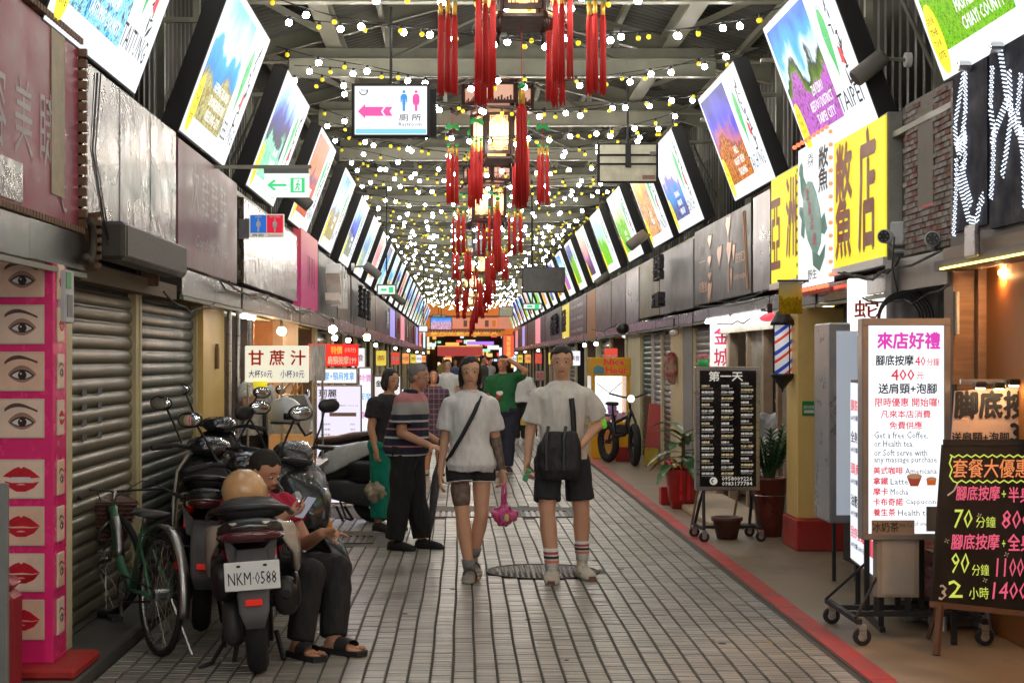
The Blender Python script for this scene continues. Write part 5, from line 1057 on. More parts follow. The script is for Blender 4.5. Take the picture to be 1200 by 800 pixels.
mag_=emi('ink_magenta',(.85,.05,.55),.8); red_=emi('ink_red_lit',(.85,.04,.08),.8)
def row(s,xa,xb,y,h,m_,b=.012): text(s,t,pxx((xa+xb)/2),py(y),h*D/F,(xb-xa)*D/F,m_,y=-.0085,bold=b)
row('來店好禮',1028,1101,399,19,mag_,.05)
row('腳底按摩',1026,1070,422,12,sink,.03); row('40',1072,1084,423,11,red_); row('分鐘',1086,1100,424,9,red_)
row('400',1044,1071,439,13,red_,.02); row('元',1074,1082,440,8,red_); row('送肩頸+泡腳',1029,1097,455,12,sink,.03)
row('限時優惠 開始囉!',1025,1100,471,10,red_,.02); row('凡來本店消費',1032,1090,485,9,red_,.02); row('免費供應',1042,1080,498,9,red_,.02)
row('Get a free Coffee,',1024,1087,510,9,sink,0); row('or Health tea,',1024,1070,520,9,sink,0); row('or Soft serve with',1024,1086,530,8,sink,0); row('any massage purchase.',1024,1099,539,9,sink,0)
for i,(a,b) in enumerate((('美式咖啡','Americana'),('拿鐵','Latte'),('摩卡','Mocha'),('卡布奇諾','Cappuccino'),('養生茶','Health tea'))):
    y_=551+12.2*i; wd=8.6*len(a); row(a,1023,1023+wd,y_,8.5,red_,.03); row(b,1026+wd,1026+wd+4.1*len(b),y_+.5,7,sink,0)
row('Soft serve',1070,1085,613,6,sink,0)
def cup(x,y,r,m_,glass=False):
    k=D/F; e=link('cup_picture',MB().prism([(pxx(x)-r*k,py(y-r*.6)),(pxx(x)+r*k,py(y-r*.6)),(pxx(x)+r*k*(.8 if glass else .5),py(y+r*.7)),(pxx(x)-r*k*(.8 if glass else .5),py(y+r*.7))],-.009,-.0065).mesh('c',m_),t)
    MB().prism([(pxx(x)+r*k*math.cos(i*.628),py(y-r*.6)+r*k*.35*math.sin(i*.628)) for i in range(10)],-.011,-.0095).build('drink_picture',emi('drink_brown',(.45,.22,.12),.8),e)
cup(1071,563,9,emi('cup_red',(.4,.06,.03),.7)); cup(1091,564,6,emi('tea_red',(.6,.12,.02),.8),True)
MB().box(pxx(1021),pxx(1071),-.012,-.0065,py(626),py(609)).build('cardboard_label',mat('cardboard',(.38,.26,.17),.7,var=.1),t); text('冰奶茶',t,pxx(1037),py(617),.055,.15,ink,y=-.0145); text('Milk Tea',t,pxx(1061),py(615),.018,.07,ink,y=-.0145,bold=0)
MB().box(pxx(1085),pxx(1103),-.014,-.0065,py(622),py(593)).build('taped_card',mat('brown_grey_card',(.17,.15,.12),.6),t)
# lower box and frame
MB().box(pxx(1028),pxx(1078),.01,.10,py(700),z0-.002,bev=.004).build('lower_panel_box',mat('grey_beige_panel',(.36,.31,.25),.55,var=.1,dirt=.2),t)
MB().box(pxx(1028)+.028,pxx(1078)-.03,.004,.0095,py(696),z0-.004).build('inner_panel',mat('grey_beige_inner',(.42,.37,.31),.55,var=.1),t)
for x in (-.16,.02,.16):
    for y_ in (.03,.25): MB().box(x-.014,x+.014,y_-.014,y_+.014,.12,py(700)-.001 if y_<.1 else .72).build('leg',blackm,t)
for y_ in (.03,.27): MB().box(-.32,.38,y_-.017,y_+.017,.12,.148).build('base_bar',blackm,t)
for x in (-.34,.36): MB().box(x,x+.03,-.25,.55,.118,.146).build('base_bar',blackm,t)
for a,b in (((-.34,-.22,.15),(-.16,.03,.34)),((-.34,.5,.15),(-.16,.25,.40)),((.37,-.2,.15),(.16,.03,.34))): MB().tube([a,b],.009,5).build('brace',blackm,t)
for x,y_ in ((-.31,-.24),(-.31,.5),(.37,.5),(.37,-.24)): caster(t,x,y_,.05)
# side lit board (parallel-ish to the street)
t=thing('side_light_board','narrow lit board with red and black print, side on beside the menu board','light box',(0,0,0)); a=P(997,690,10.4); b=P(1027,690,9.45); ang=math.atan2(b.y-a.y,b.x-a.x); t.location=(a.x,a.y,.012); t.rotation_euler=(0,0,ang); Wd=(b-a).length
MB().box(0,Wd,0,.08,.30,1.46,bev=.004).build('board_case',grey,t); MB().box(.02,Wd-.02,-.005,-.001,.32,1.44).build('lit_face',whitelit2,t)
for i,s in enumerate(('腳底按摩','全身按摩','頭肩頸','油壓指壓','刮痧拔罐')): text(s,t,Wd*.33,1.30-.2*i,.07,.5,red_ if i%2==0 else sink,y=-.008,bold=.03); text('60分鐘 600元',t,Wd*.33,1.22-.2*i,.035,.5,inkb,y=-.008)
for i in range(3): MB().box(Wd*.72+.08*i,Wd*.72+.08*i+.06,-.008,-.0055,.42,.52).build('red_block',red_,t)
for x in (.06,Wd-.06): MB().box(x-.014,x+.014,.02,.05,.03,.30).build('leg',blackm,t)
MB().box(0,Wd,.02,.05,.0,.03).build('base_bar',blackm,t)
# blue grey light box behind
D2=11.6; t=thing('grey_light_box','pale blue grey metal light box seen edge on behind the white menu board','light box',(P(972,613,D2).x,D2,.012)); z=CH+(VY-613)*D2/F-.012; zz=CH+(VY-378)*D2/F-.012
MB().box(0,.24,0,.5,z,zz,bev=.01).build('box_body',mat('blue_grey_metal',(.40,.43,.48),.3,metal=.5,var=.12,dirt=.15),t); MB().box(.05,.2,-.004,-.001,z+.06,zz-.06).build('pale_panel',mat('pale_blue_panel',(.5,.54,.6),.35,emit=(.45,.52,.62),es=.35),t)
for x in (.04,.2): MB().box(x-.012,x+.012,.02,.045,0,z-.001).build('leg',blackm,t)
# menu board on wheels (black, gold text)
D=14.3; c=P(853,577,D); t=thing('menu_board','black price list board with gold print in an aluminium frame on casters','menu board',(c.x,D,.012)); t.rotation_euler=(0,0,.06)
z0=CH+(VY-576)*D/F; z1=CH+(VY-431)*D/F; hw=38*D/F
MB().box(-hw,hw,0,.07,z0,z1,bev=.004).build('board_case',alu,t); MB().box(-hw+.035,hw-.035,-.006,-.001,z0+.035,z1-.035).build('black_face',mat('black_face',(.012,.01,.01),.25,var=.2),t)
gld=mat('gold_print',(.8,.66,.35),.5,emit=(.8,.66,.35),es=.25); wpr=mat('white_print',(.8,.78,.74),.5,emit=(.8,.78,.72),es=.25)
text('第一天',t,-.02,z1-.085,.085,.30,wpr,y=-.009,bold=.03)
pool=['全身按摩 60分','泰式按摩','腳底按摩 40分','頭部舒壓','精油按摩 90分','肩頸放鬆','熱石療程','拔罐刮痧','足浴+泡腳','油壓指壓','修腳皮','耳燭護理']
for c_ in range(3):
    for r_ in range(15):
        x=-hw+.05+c_*.175; z=z1-.17-r_*.055+(.02 if c_==2 else 0)
        if z<z0+.15: continue
        text(pool[(r_*5+c_*3)%12],t,x,z,.019,.11 if r_%3 else .07,gld if (r_+c_)%3==0 else wpr,y=-.009,align='L',bold=.03); text('600/900/1200元',t,x,z-.022,.009,.10,wpr,y=-.009,align='L',bold=0)
text('0958009226',t,.08,z0+.105,.034,.27,wpr,y=-.009); text('0983177784',t,.08,z0+.062,.034,.27,wpr,y=-.009)
m1=MB(); m1.prism([(-.13+.035*math.cos(i*.5236),z0+.085+.035*math.sin(i*.5236)) for i in range(12)],-.009,-.0065); m1.build('phone_symbol',wpr,t); MB().torus((-.13,-.010,z0+.085),.016,.005,'y',n=10,k=4,a0=1.4,a1=4.6,ry=.001).build('phone_handset_symbol',ink,t)
for s in (-1,1):
    for y_ in (-.18,.24):
        MB().tube([(s*.21,.03,z0+.0),(s*.23,y_*.35,z0-.1),(s*.25,y_,.10)],.014,6).build('leg',blackm,t); caster(t,s*.25,y_,.045)
    MB().box(s*.25-.013,s*.25+.013,-.18,.24,.10,.125).build('base_bar',blackm,t)
MB().box(-.25,.25,-.02,.01,.102,.126).build('cross_bar',blackm,t)
o=thing('brown_pot','brown plastic pot standing between the casters of the black menu board','pot',(c.x,14.35,.02)); m1=MB(); m1.smooth=True; m1.lathe([(.09,0),(.125,.15),(.14,.16),(.14,.19),(.12,.19),(.11,.16)],n=20); m1.build('pot_body',mat('brown_pot',(.10,.035,.025),.45),o)
for i,(x,lean) in enumerate(((810,-.02),(858,.03))): MB().tube([(P(x,628,15.2).x,15.2,.02),(P(x,628,15.2).x+.1,15.3,.5)],.012,5).build('wooden_stick',wood,label=['wooden easel leg leaning left of the menu board casters','wooden easel leg behind the brown pot'][i],cat='stick')
# ramp / pale step
MB().box(2.35,3.0,15.2,18.5,.012,.07,bev=.01).build('light_threshold_step',mat('pale_step',(.42,.34,.24),.5,var=.15,dirt=.2),label='pale threshold step of the barber shop',cat='step')
# blackboard easel, near right
D=8.75; t=thing('chalk_easel','black chalk easel with neon handwritten massage prices at the lower right','easel',(P(1150,775,D).x,D,.012)); t.rotation_euler=(-.07,0,0)
kx=lambda x:(x-1150)*D/F; kz=lambda y:CH+(VY-y)*D/F-.012
MB().prism([(kx(1092),kz(707)),(kx(1240),kz(722)),(kx(1240),kz(520)),(kx(1111),kz(522))],0,.02).build('blackboard',mat('blackboard',(.020,.017,.016),.35,var=.35,scale=5),t)
MB().prism([(kx(1090),kz(711)),(kx(1240),kz(726)),(kx(1240),kz(720)),(kx(1090),kz(704))],-.012,-.001).build('bottom_trim',wood,t)
MB().prism([(kx(1091),kz(704)),(kx(1094),kz(704)),(kx(1112),kz(521)),(kx(1108),kz(521))],-.010,-.001).build('side_trim',blackm,t)
MB().box(kx(1110),kx(1240),-.010,-.001,kz(522),kz(515)).build('top_trim',blackm,t)
MB().tube([(kx(1103),.0,kz(708)),(kx(1094),-.05,.0)],.022,4).build('leg',wood,t); MB().tube([(kx(1225),.0,kz(715)),(kx(1232),-.05,.0)],.022,4).build('leg',wood,t); MB().tube([(kx(1120),.03,kz(650)),(kx(1116),.45,.04)],.015,4).build('back_leg',wood,t)
cy=emi('chalk_orange',(1,.30,.10),.75); cpk=emi('chalk_pink',(.95,.13,.22),.75); cye=emi('chalk_yellow',(.75,.85,.12),.75); cw=mat('chalk_white',(.75,.72,.65),.7)
def ch(s,xa,xb,y,h,m_,b=.0,sh=0): text(s,t,kx((xa+xb)/2),kz(y),h*D/F,(xb-xa)*D/F,m_,y=-.004,bold=b,shear=sh)
ch('套餐大優惠',1121,1212,549,22,cy,.01,.1); ch('腳底按摩',1124,1176,578,17,cpk,.02,.1); ch('+',1178,1183,579,8,cye); ch('半身',1186,1212,580,18,cpk,.02)
ch('70',1121,1143,608,22,cye,0,.15); ch('分鐘',1147,1170,612,13,cye); ch('800',1177,1212,609,22,cpk,0,.15)
ch('腳底按摩',1117,1174,635,18,cpk,.02,.1); ch('+',1177,1181,637,8,cye); ch('全身',1184,1212,636,20,cpk,.02)
ch('90',1117,1138,660,24,cye,0,.15); ch('分鐘',1141,1161,668,13,cye); ch('1100',1169,1202,665,22,cpk,0,.15)
ch('3',1101,1111,694,18,cw,0,.1); ch('2',1113,1129,690,20,cye,.01); ch('小時',1137,1160,695,14,cye); ch('1400',1164,1206,692,20,cpk,0,.15)
for (x,y_) in ((1151,604),(1112,634),(1182,650),(1156,680)):
    for a_ in range(4):
        dx,dz=.014*math.cos(a_*QP+.4),.014*math.sin(a_*QP+.4); MB().tube([(kx(x)+dx*.3,-.005,kz(y_)+dz*.3),(kx(x)+dx,-.005,kz(y_)+dz)],.0025,4).build('chalk_star',cw,t)
pts=[]
for i in range(22): pts.append((kx(1118+i*5),-.005,kz(534+(2 if i%2 else -1))))
MB().tube(pts,.004,4).build('chalk_cloud_line',cye,t)
MB().tube([(kx(1120),-.005,kz(535)),(kx(1117),-.005,kz(543)),(kx(1120),-.005,kz(550)),(kx(1117),-.005,kz(558)),(kx(1121),-.005,kz(564))]+[(kx(1121+i*5),-.005,kz(564+(2 if i%2 else -1))) for i in range(1,20)],.004,4).build('chalk_cloud_line',cye,t)
MB().tube([(kx(1126),-.005,kz(567)),(kx(1122),-.005,kz(575)),(kx(1114),-.005,kz(581))],.005,4).build('chalk_tick',cw,t)
# peach poster with clip lights
D=9.0; t=thing('lit_poster','peach paper poster with brushed black massage characters under a row of clip lamps','poster',(P(1150,520,D).x,D,0)); kx=lambda x:(x-1150)*D/F; kz=lambda y:CH+(VY-y)*D/F
MB().prism([(kx(1115),kz(520)),(kx(1240),kz(520)),(kx(1240),kz(450)),(kx(1119),kz(458))],0,.012).build('paper',mat('peach_paper',(.74,.50,.38),.6,var=.06),t)
def pr(s,xa,xb,y,h,m_,b=.03): text(s,t,kx((xa+xb)/2),kz(y),h*D/F,(xb-xa)*D/F,m_,y=-.004,bold=b)
pr('脚底按摩',1119,1232,474,32,ink,.05); pr('送肩頸+泡脚',1115,1182,512,12,ink,.03); pr('35',1184,1214,507,22,ink,.05)
MB().box(kx(1124),kx(1240),-.03,-.01,kz(450),kz(444)).build('lamp_rail',alu,t)
for x,y_ in ((1144,452),(1183,449),(1166,453),(1214,451)):
    MB().box(kx(x)-.03,kx(x)+.03,-.10,-.031,kz(y_)-.01,kz(y_)+.025,bev=.008).build('clip_lamp',black,t); MB().box(kx(x)-.02,kx(x)+.02,-.09,-.05,kz(y_)-.016,kz(y_)-.0105).build('lamp_lens',emi('clip_lamp_glow',(1,.72,.38),30),t)
for x in (1120,1235): MB().box(kx(x)-.015,kx(x)+.015,.02,.05,.012,kz(450)).build('post',blackm,t)
# stool, towels, chair under the easel
t=thing('metal_stool','grey metal stool with a wooden seat behind the chalk easel','stool',(P(1128,760,9.5).x+.0,9.6,.012)); 
for i,(x,y_) in enumerate(((-.12,-.12),(.14,-.12),(-.12,.14),(.14,.14))): MB().tube([(x,y_,0),(x*.75,y_*.75,.44)],[.022,.014],6).build('leg',mat('pale_steel',(.4,.42,.45),.3,metal=.7),t)
MB().box(-.17,.17,-.17,.17,.441,.47,bev=.015).build('seat',wood,t); MB().box(-.3,.62,-.14,.2,.10,.13).build('low_shelf',blackm,t)
tw=mat('peach_towel',(.62,.42,.30),.9,var=.15,bump=.6,bscale=60)
for i in range(5):
    m1=MB(); m1.smooth=True; m1.ell((0,0,0),.085,.08,.045); blob('folded_towel',m1,.012,tw,None,nz=.02,nscale=14,label=['peach towel at the left end of the low shelf','rolled peach towel second from left on the shelf','peach towel piled on top of the others','peach towel at the middle of the shelf','peach towel at the right end under the easel'][i],cat='towel').location=(2.86+.11*i,9.55,.19+(.06 if i==2 else 0))
t=thing('folding_chair','grey steel chair with an orange seat cut off behind the easel','chair',(P(1182,760,9.3).x,9.35,.012))
for x in (-.1,.22): MB().tube([(x,-.02,.03),(x-.02,.05,.42),(x,.2,.5)],.016,6).build('leg',mat('pale_steel'),t)
MB().tube([(-.1,-.06,.03),(-.1,.36,.03)],.018,6).build('foot',mat('pale_steel'),t); m1=MB(); m1.smooth=True; m1.ell((.1,.12,.40),.19,.18,.12); m1.build('seat',mat('orange_seat',(.40,.09,.02),.4),t)
# plastic bags behind the menu board
for i,(x,y_,D,s,c_) in enumerate(((1091,664,9.75,.15,(.62,.34,.38)),(1068,715,9.9,.13,(.45,.42,.34)),(1095,700,9.85,.12,(.55,.38,.42)),(1097,640,9.95,.08,(.6,.57,.55)))):
    m1=MB(); m1.smooth=True; m1.ell((0,0,0),s,s*.7,s*1.15); m1.cyl((0,0,s*.8),(.02,0,s*1.6),s*.2,s*.4,8)
    o=blob('plastic_bag',m1,.014,mat('bag_%d'%i,c_,.3,var=.3,scale=20),None,nz=.05,nscale=11,label=['large pink plastic bag hanging behind the menu board','greyish green rubbish bag under the lower panel','lower pink plastic bag beside the chalk easel','small white bag tucked at the board corner'][i],cat='bag'); q=P(x,y_,D); o.location=(q.x,D,max(q.z,.16))
# =============== plants ===============
leafm=mat('glossy_leaf',(.035,.11,.025),.3,var=.35,scale=8,island=.3)
def leaf(L_,W_,droop,seg=5):
    m1=MB(); m1.smooth=True; v=[]; 
    for i in range(seg+1):
        s_=i/seg; w_=W_*math.sin(math.pi*min(1,s_*.93+.05))**.8; y=L_*s_; z=L_*.35*s_-droop*L_*s_*s_
        v+= [(-w_/2,y,z+.12*w_),(0,y,z),(w_/2,y,z+.12*w_)]
    m1.add(v,[(i*3+k,i*3+k+1,i*3+k+4,i*3+k+3) for i in range(seg) for k in (0,1)]); return m1.mesh('leaf',leafm)
c=P(800,597,17.3); t=thing('gift_plant','broad leaved plant in a red pot with red and gold ribbons before the grey shutter','potted plant',(c.x,17.3,.012))
m1=MB(); m1.smooth=True; m1.lathe([(.12,0),(.15,.1),(.19,.40),(.20,.42),(.17,.42),(.16,.38)],n=20); m1.build('pot',mat('glazed_red_pot',(.35,.015,.015),.2,var=.2),t)
lfs=[leaf(.42,.13,.6),leaf(.46,.14,.7),leaf(.34,.12,.35)]
for i in range(17): 
    a=i*2.4; r_=link('leaf',lfs[i%3],t,(.02*math.cos(a),.02*math.sin(a),.46+.022*i),(rnd.uniform(.0,.7) if i>8 else -.1,0,a)); r_.scale=(1,1,1)
MB().tube([(0,0,.35),(.01,0,.8)],.02,6).build('stem',mat('plant_stem',(.12,.10,.05),.7),t)
rib=mat('red_ribbon',(.6,.01,.02),.3); 
for i in range(9): a=i*.7; m1=MB(); m1.torus((0,0,0),.05,.006,'x',n=10,k=4,ry=.018); o=m1.build('ribbon_loop',rib if i%3 else gold,t,(.17*math.cos(a),.17*math.sin(a)-.02,.44+.03*(i%2)),(0,.4,a))
for x in (-.06,.02): MB().box(x,x+.03,-.20,-.195,.10,.42).build('ribbon_tail',rib,t)
m1=MB().box(-.1,.1,-.1,.1,0,.2,bev=.01); m1.build('red_gift_box',mat('red_box',(.45,.02,.02),.4),None,(P(784,588,17.8).x,17.8,.012),label='small plain red box left of the ribboned pot',cat='box')
c=P(917,604,14.1); t=thing('tall_pot_plant','feathery green plant in a tall brown red pot beside the yellow pillar','potted plant',(c.x-.02,14.6,.012))
m1=MB(); m1.smooth=True; m1.lathe([(.11,0),(.13,.2),(.16,.50),(.175,.51),(.175,.53),(.14,.53),(.13,.48)],n=24); m1.build('pot',mat('ox_blood_pot',(.16,.03,.02),.3,var=.3,scale=4),t)
MB().torus((0,0,.37),.165,.003,'z',n=24,k=4).build('wire_loop',alu,t)
lf=leaf(.10,.032,.3,3)
for i in range(17):
    a=i*2.4; ln=rnd.uniform(.33,.52); bx,by=.04*math.cos(a),.04*math.sin(a); ex,ey=bx+ln*.35*math.cos(a),by+ln*.35*math.sin(a)
    st=MB().tube([(0,0,0),((ex-bx)*.4,(ey-by)*.4,ln*.6),(ex-bx,ey-by,ln)],.006,4).build('stem',leafm,t,(bx,by,.5))
    for k in range(9):
        q=.25+.08*k
        for s in (-1,1): link('leaf',lf,st,((ex-bx)*q,(ey-by)*q,ln*q),(.5,0,a-QP+s*.9))
# =============== claw machine ===============
D=26; c=P(693,535,D); t=thing('claw_machine','bright yellow claw machine with lit window full of plush toys','claw machine',(c.x,D,.012)); ycm=mat('yellow_machine',(.80,.42,.01),.35,var=.08)
MB().box(0,.62,.0,.75,0,.58,bev=.01).build('lower_cabinet',ycm,t); MB().box(0,.06,0,.06,.581,1.32).build('corner_post',ycm,t); MB().box(.56,.62,0,.06,.581,1.32).build('corner_post',ycm,t); MB().box(.561,.62,.061,.75,.581,1.32).build('side_panel',ycm,t); MB().box(0,.56,.70,.75,.581,1.32).build('back_panel',mat('machine_back',(.8,.85,.9),.5,emit=(.8,.88,1),es=1.2),t); MB().box(0,.05,.061,.699,.581,1.32).build('side_panel',mat('side_glow',(.7,.7,.7),.3,emit=(.8,.75,.7),es=.5),t)
MB().box(-.01,.63,-.03,.75,1.321,1.62,bev=.01).build('marquee',ycm,t); text('Nice',t,.36,1.55,.10,.32,mat('marquee_red',(.6,.02,.05),.4,emit=(.6,.02,.05),es=.3),y=-.035,bold=.04); text('Hour',t,.40,1.42,.10,.34,mat('marquee_red'),y=-.035,bold=.04); MB().prism([(.03,1.36),(.2,1.36),(.2,1.45),(.1,1.5),(.03,1.45)],-.036,-.031).build('marquee_art',mat('marquee_blue',(.1,.3,.4),.5),t)
MB().box(.061,.559,.0,.006,.60,1.31).build('window',mat('clear_glass',(.8,.85,.9),.05,alpha=.12),t)
MB().tube([(.1,.1,1.2),(.3,.12,1.05),(.5,.1,1.22)],.008,4).build('light_cord',white,t)
for i,(x,z,c_) in enumerate(((.16,.66,(.03,.2,.35)),(.38,.68,(.30,.15,.6)),(.27,.64,(.7,.3,.4)),(.48,.65,(.5,.3,.6)),(.36,.80,(.30,.15,.6)),(.1,.64,(.7,.25,.05)))):
    m1=MB(); m1.smooth=True; m1.ell((0,0,0),.08); m1.ell((.06,0,.06),.03); m1.ell((-.06,0,.06),.03); m1.build('plush_toy',mat('plush_%d'%i,c_,.9,var=.2),None,(c.x+x,D+.3,.012+z),label=['teal plush toy at the left of the claw machine','purple plush toy in the claw machine','pink plush toy between the others in the claw machine','lilac plush toy at the right of the claw machine','purple plush toy on top of the pile','orange plush toy in the left corner of the claw machine'][i],cat='plush toy')
MB().box(.1,.4,-.05,-.001,.3,.45,bev=.01).build('control_panel',mat('panel_orange',(.8,.25,.02),.4),t)
t=thing('leaning_board','red and yellow board leaning on the shutter right of the e-bike','board',(P(762,580,24.4).x,24.4,.012)); t.rotation_euler=(.0,.10,0); MB().box(-.10,.10,0,.04,.26,.92).build('red_part',mat('salmon_board',(.55,.10,.09),.5,dirt=.2),t); MB().box(-.10,.10,0,.04,0,.255).build('yellow_part',mat('yellow_board',(.6,.45,.04),.5),t)
MB().box(0,.28,0,.3,0,.22,bev=.01).build('red_step_box',mat('red_box'),None,(P(722,562,25.3).x,25.3,.012),label='red plastic box behind the e-bike wheels',cat='box')
MB().box(0,.2,0,.04,0,1.0).build('brown_board',wood,None,(P(755,545,25.6).x,25.6,.012),label='brown board stood against the shutter behind the leaning board',cat='board')

# =============== wheels, bicycles, scooters ===============
def wheel(parent,x,z,R_,tr,rimm,tyrem,spokes=0,y=0,steer=0,hubr=.03,name='wheel',rw=.018):
    w_=link(name,None,parent,(x,y,z),(0,0,steer)); 
    m1=MB(); m1.smooth=True; m1.torus((0,0,0),R_-tr,tr,'y',n=36,k=8); m1.build('tyre',tyrem,w_)
    m1=MB(); m1.smooth=True; m1.torus((0,0,0),R_-tr*2.0,rw*.6,'y',n=32,k=5,ry=rw); m1.build('rim',rimm,w_)
    MB().cyl((0,-.04,0),(0,.04,0),hubr,hubr,12).build('hub',rimm,w_)
    m1=MB()
    for i in range(spokes):
        a=i*2*math.pi/spokes; s=1 if i%2 else -1; rr=.0018 if spokes>8 else .012
        m1.tube([(hubr*.8*math.cos(a+.3*s),s*.03 if spokes>8 else 0,hubr*.8*math.sin(a+.3*s)),((R_-tr*2)*math.cos(a),0,(R_-tr*2)*math.sin(a))],rr,4 if spokes>8 else 6)
    if spokes: 
        o=m1.build('spokes',alu if spokes>8 else rimm,w_); o['kind']='stuff'
    return w_
tyre=mat('tyre_rubber',(.014,.014,.015),.75,var=.25,scale=20)
# fat tyre e-bike
D=24.6; c=P(728,545,D); t=thing('fat_tyre_bicycle','black fat tyred electric bicycle parked before the claw machine','bicycle',(c.x,D,.012),0); t.rotation_euler=(0,0,-QP+.36)
wheel(t,.45,.32,.32,.055,blackm,tyre,20,steer=-.3,rw=.03); wheel(t,-.45,.32,.32,.055,blackm,tyre,20,rw=.03)
for nm,pts,r_ in (('frame',[(.30,0,.78),(.1,0,.45),(-.2,0,.42),(-.28,0,.72)],.035),('frame',[(.30,0,.75),(-.22,0,.62)],.025),('chain_stay',[(-.2,0,.42),(-.45,0,.32)],.018),('seat_stay',[(-.26,0,.68),(-.45,0,.32)],.015),('fork',[(.30,0,.85),(.36,.06,.65),(.45,.06,.32)],.02),('fork',[(.30,0,.85),(.36,-.06,.65),(.45,-.06,.32)],.02),('seat_post',[(-.28,0,.7),(-.30,0,.88)],.016),('handlebar',[(.24,-.32,1.08),(.30,-.1,1.02),(.30,.1,1.02),(.24,.32,1.08)],.014),('stem',[(.30,0,.8),(.28,0,1.03)],.02),('rear_rack',[(-.3,.06,.72),(-.75,.06,.74),(-.75,-.06,.74),(-.3,-.06,.72)],.01)):
    m1=MB(); m1.smooth=True; m1.tube(pts,r_,8); m1.build(nm,black,t)
m1=MB(); m1.smooth=True; m1.loft([ering(Vector((x,0,.91)),Vector((0,w_,0)),Vector((0,0,.03)),10) for x,w_ in ((-.42,.07),(-.36,.10),(-.26,.08),(-.14,.03))]); m1.build('saddle',blackm,t)
m1=MB(); m1.smooth=True; m1.ell((.33,0,1.0),.05,.06,.06); m1.build('headlamp',emi('bike_lamp',(1,1,.95),1.2),t); MB().box(-.12,.2,-.04,.04,.46,.60,bev=.02).build('battery',blackm,t)
m1=MB(); m1.smooth=True; m1.ell((.10,.0,1.2),.1,.11,.09); m1.build('black_helmet',black,None,P(722,478,24.5),label='black helmet hung on the e-bike handlebar',cat='helmet')
# green city bicycle, left
gm=mat('green_bike_paint',(.045,.17,.085),.3,coat=.4,var=.15)
t=thing('green_bicycle','green step-through bicycle with a brown wicker basket leaning by the shutters','bicycle',(-1.88,9.13,.045)); t.rotation_euler=(.04,-.055,2.09)
rw_=wheel(t,-.53,.33,.33,.02,alu,tyre,28,rw=.014); fw_=wheel(t,.53,.33,.33,.02,alu,tyre,28,steer=.5,rw=.014)
for nm,pts,r_ in (('frame_tube',[(.36,0,.86),(.30,0,.62),(.16,0,.38),(-.05,0,.28)],.026),('frame_tube',[(-.07,0,.28),(-.20,0,.78)],.021),('chain_stay',[(-.07,.045,.28),(-.53,.06,.33)],.011),('chain_stay',[(-.07,-.045,.28),(-.53,-.06,.33)],.011),('seat_stay',[(-.18,.02,.70),(-.53,.06,.33)],.009),('seat_stay',[(-.18,-.02,.70),(-.53,-.06,.33)],.009)):
    m1=MB(); m1.smooth=True; m1.tube(pts,r_,10); m1.build(nm,gm,t)
for nm,pts,r_,mm in (('fork',[(.40,0,.70),(.43,.05,.6),(.53,.05,.33)],.012,chrome),('fork',[(.40,0,.70),(.43,-.05,.6),(.53,-.05,.33)],.012,chrome),('seat_post',[(-.20,0,.78),(-.22,0,.90)],.012,chrome),('handlebar',[(.10,-.29,1.02),(.22,-.26,1.06),(.34,-.1,1.02),(.36,0,1.0),(.34,.1,1.02),(.22,.26,1.06),(.10,.29,1.02)],.011,blackm),('stem',[(.36,0,.84),(.35,0,1.01)],.013,chrome),('brake_cable',[(.2,.26,1.06),(.42,.2,1.12),(.5,.05,.95),(.42,0,.7)],.004,blackm),('brake_cable',[(.2,-.26,1.06),(.44,-.2,1.1),(.48,-.03,.9),(.42,0,.72)],.004,blackm)):
    m1=MB(); m1.smooth=True; m1.tube(pts,r_,8); m1.build(nm,mm,t)
for s in (-1,1): m1=MB(); m1.smooth=True; m1.capsule((.03,s*.30,1.01),(.13,s*.285,1.03),.017); m1.build('grip',blackm,t)
m1=MB(); m1.smooth=True; m1.loft([ering(Vector((x,0,z)),Vector((0,w_,0)),Vector((0,0,.03)),12) for x,z,w_ in ((-.37,.93,.07),(-.33,.94,.11),(-.24,.93,.10),(-.12,.92,.04),(-.05,.91,.02))]); m1.build('saddle',mat('saddle_black',(.02,.02,.022),.4),t)
m1=MB(); m1.smooth=True; m1.torus((-.53,0,.33),.365,.012,'y',n=26,k=6,a0=.1,a1=3.3,ry=.03); m1.build('rear_mudguard',chrome,t)
m1=MB(); m1.smooth=True; m1.torus((.53,0,.33),.365,.010,'y',n=20,k=6,a0=.6,a1=2.9,ry=.028); m1.build('front_mudguard',chrome,t)
m1=MB()
for i in range(5): m1.tube([(-.28,-.06+.03*i,.74),(-.72,-.06+.03*i,.74)],.005,4)
m1.tube([(-.72,-.07,.74),(-.72,.07,.74)],.006,4); m1.tube([(-.66,.06,.74),(-.55,.06,.36)],.006,4); m1.tube([(-.66,-.06,.74),(-.55,-.06,.36)],.006,4); m1.build('rear_rack',blackm,t)
bk=mat('wicker_brown',(.13,.055,.04),.6,var=.4,scale=50,bump=.8,bscale=90)
m1=MB(); R=[]; 
for z,a,b in ((.0,.12,.14),(.24,.17,.19)): R.append([Vector((.58+p.x,p.y,.70+z)) for p in ering(Vector(),Vector((a,0,0)),Vector((0,b,0)),24,5)])
m1.loft(R,cap=False); 
for z,a,b in ((.24,.16,.18),(.01,.11,.13)): R.append([Vector((.58+p.x,p.y,.70+z)) for p in ering(Vector(),Vector((a,0,0)),Vector((0,b,0)),24,5)])
m1.loft(R[2:]); m1.build('wicker_basket',bk,t)
m1=MB()
for k in range(9):
    z=.71+.027*k; f=.12+.05*(k/8); m1.tube([(.58+p.x,p.y,z) for p in ering(Vector(),Vector((f+.004,0,0)),Vector((0,f+.024,0)),24,5)]+[(.58+f+.004,0,z)],.006,4)
m1.build('woven_band',bk,t,kind='stuff')
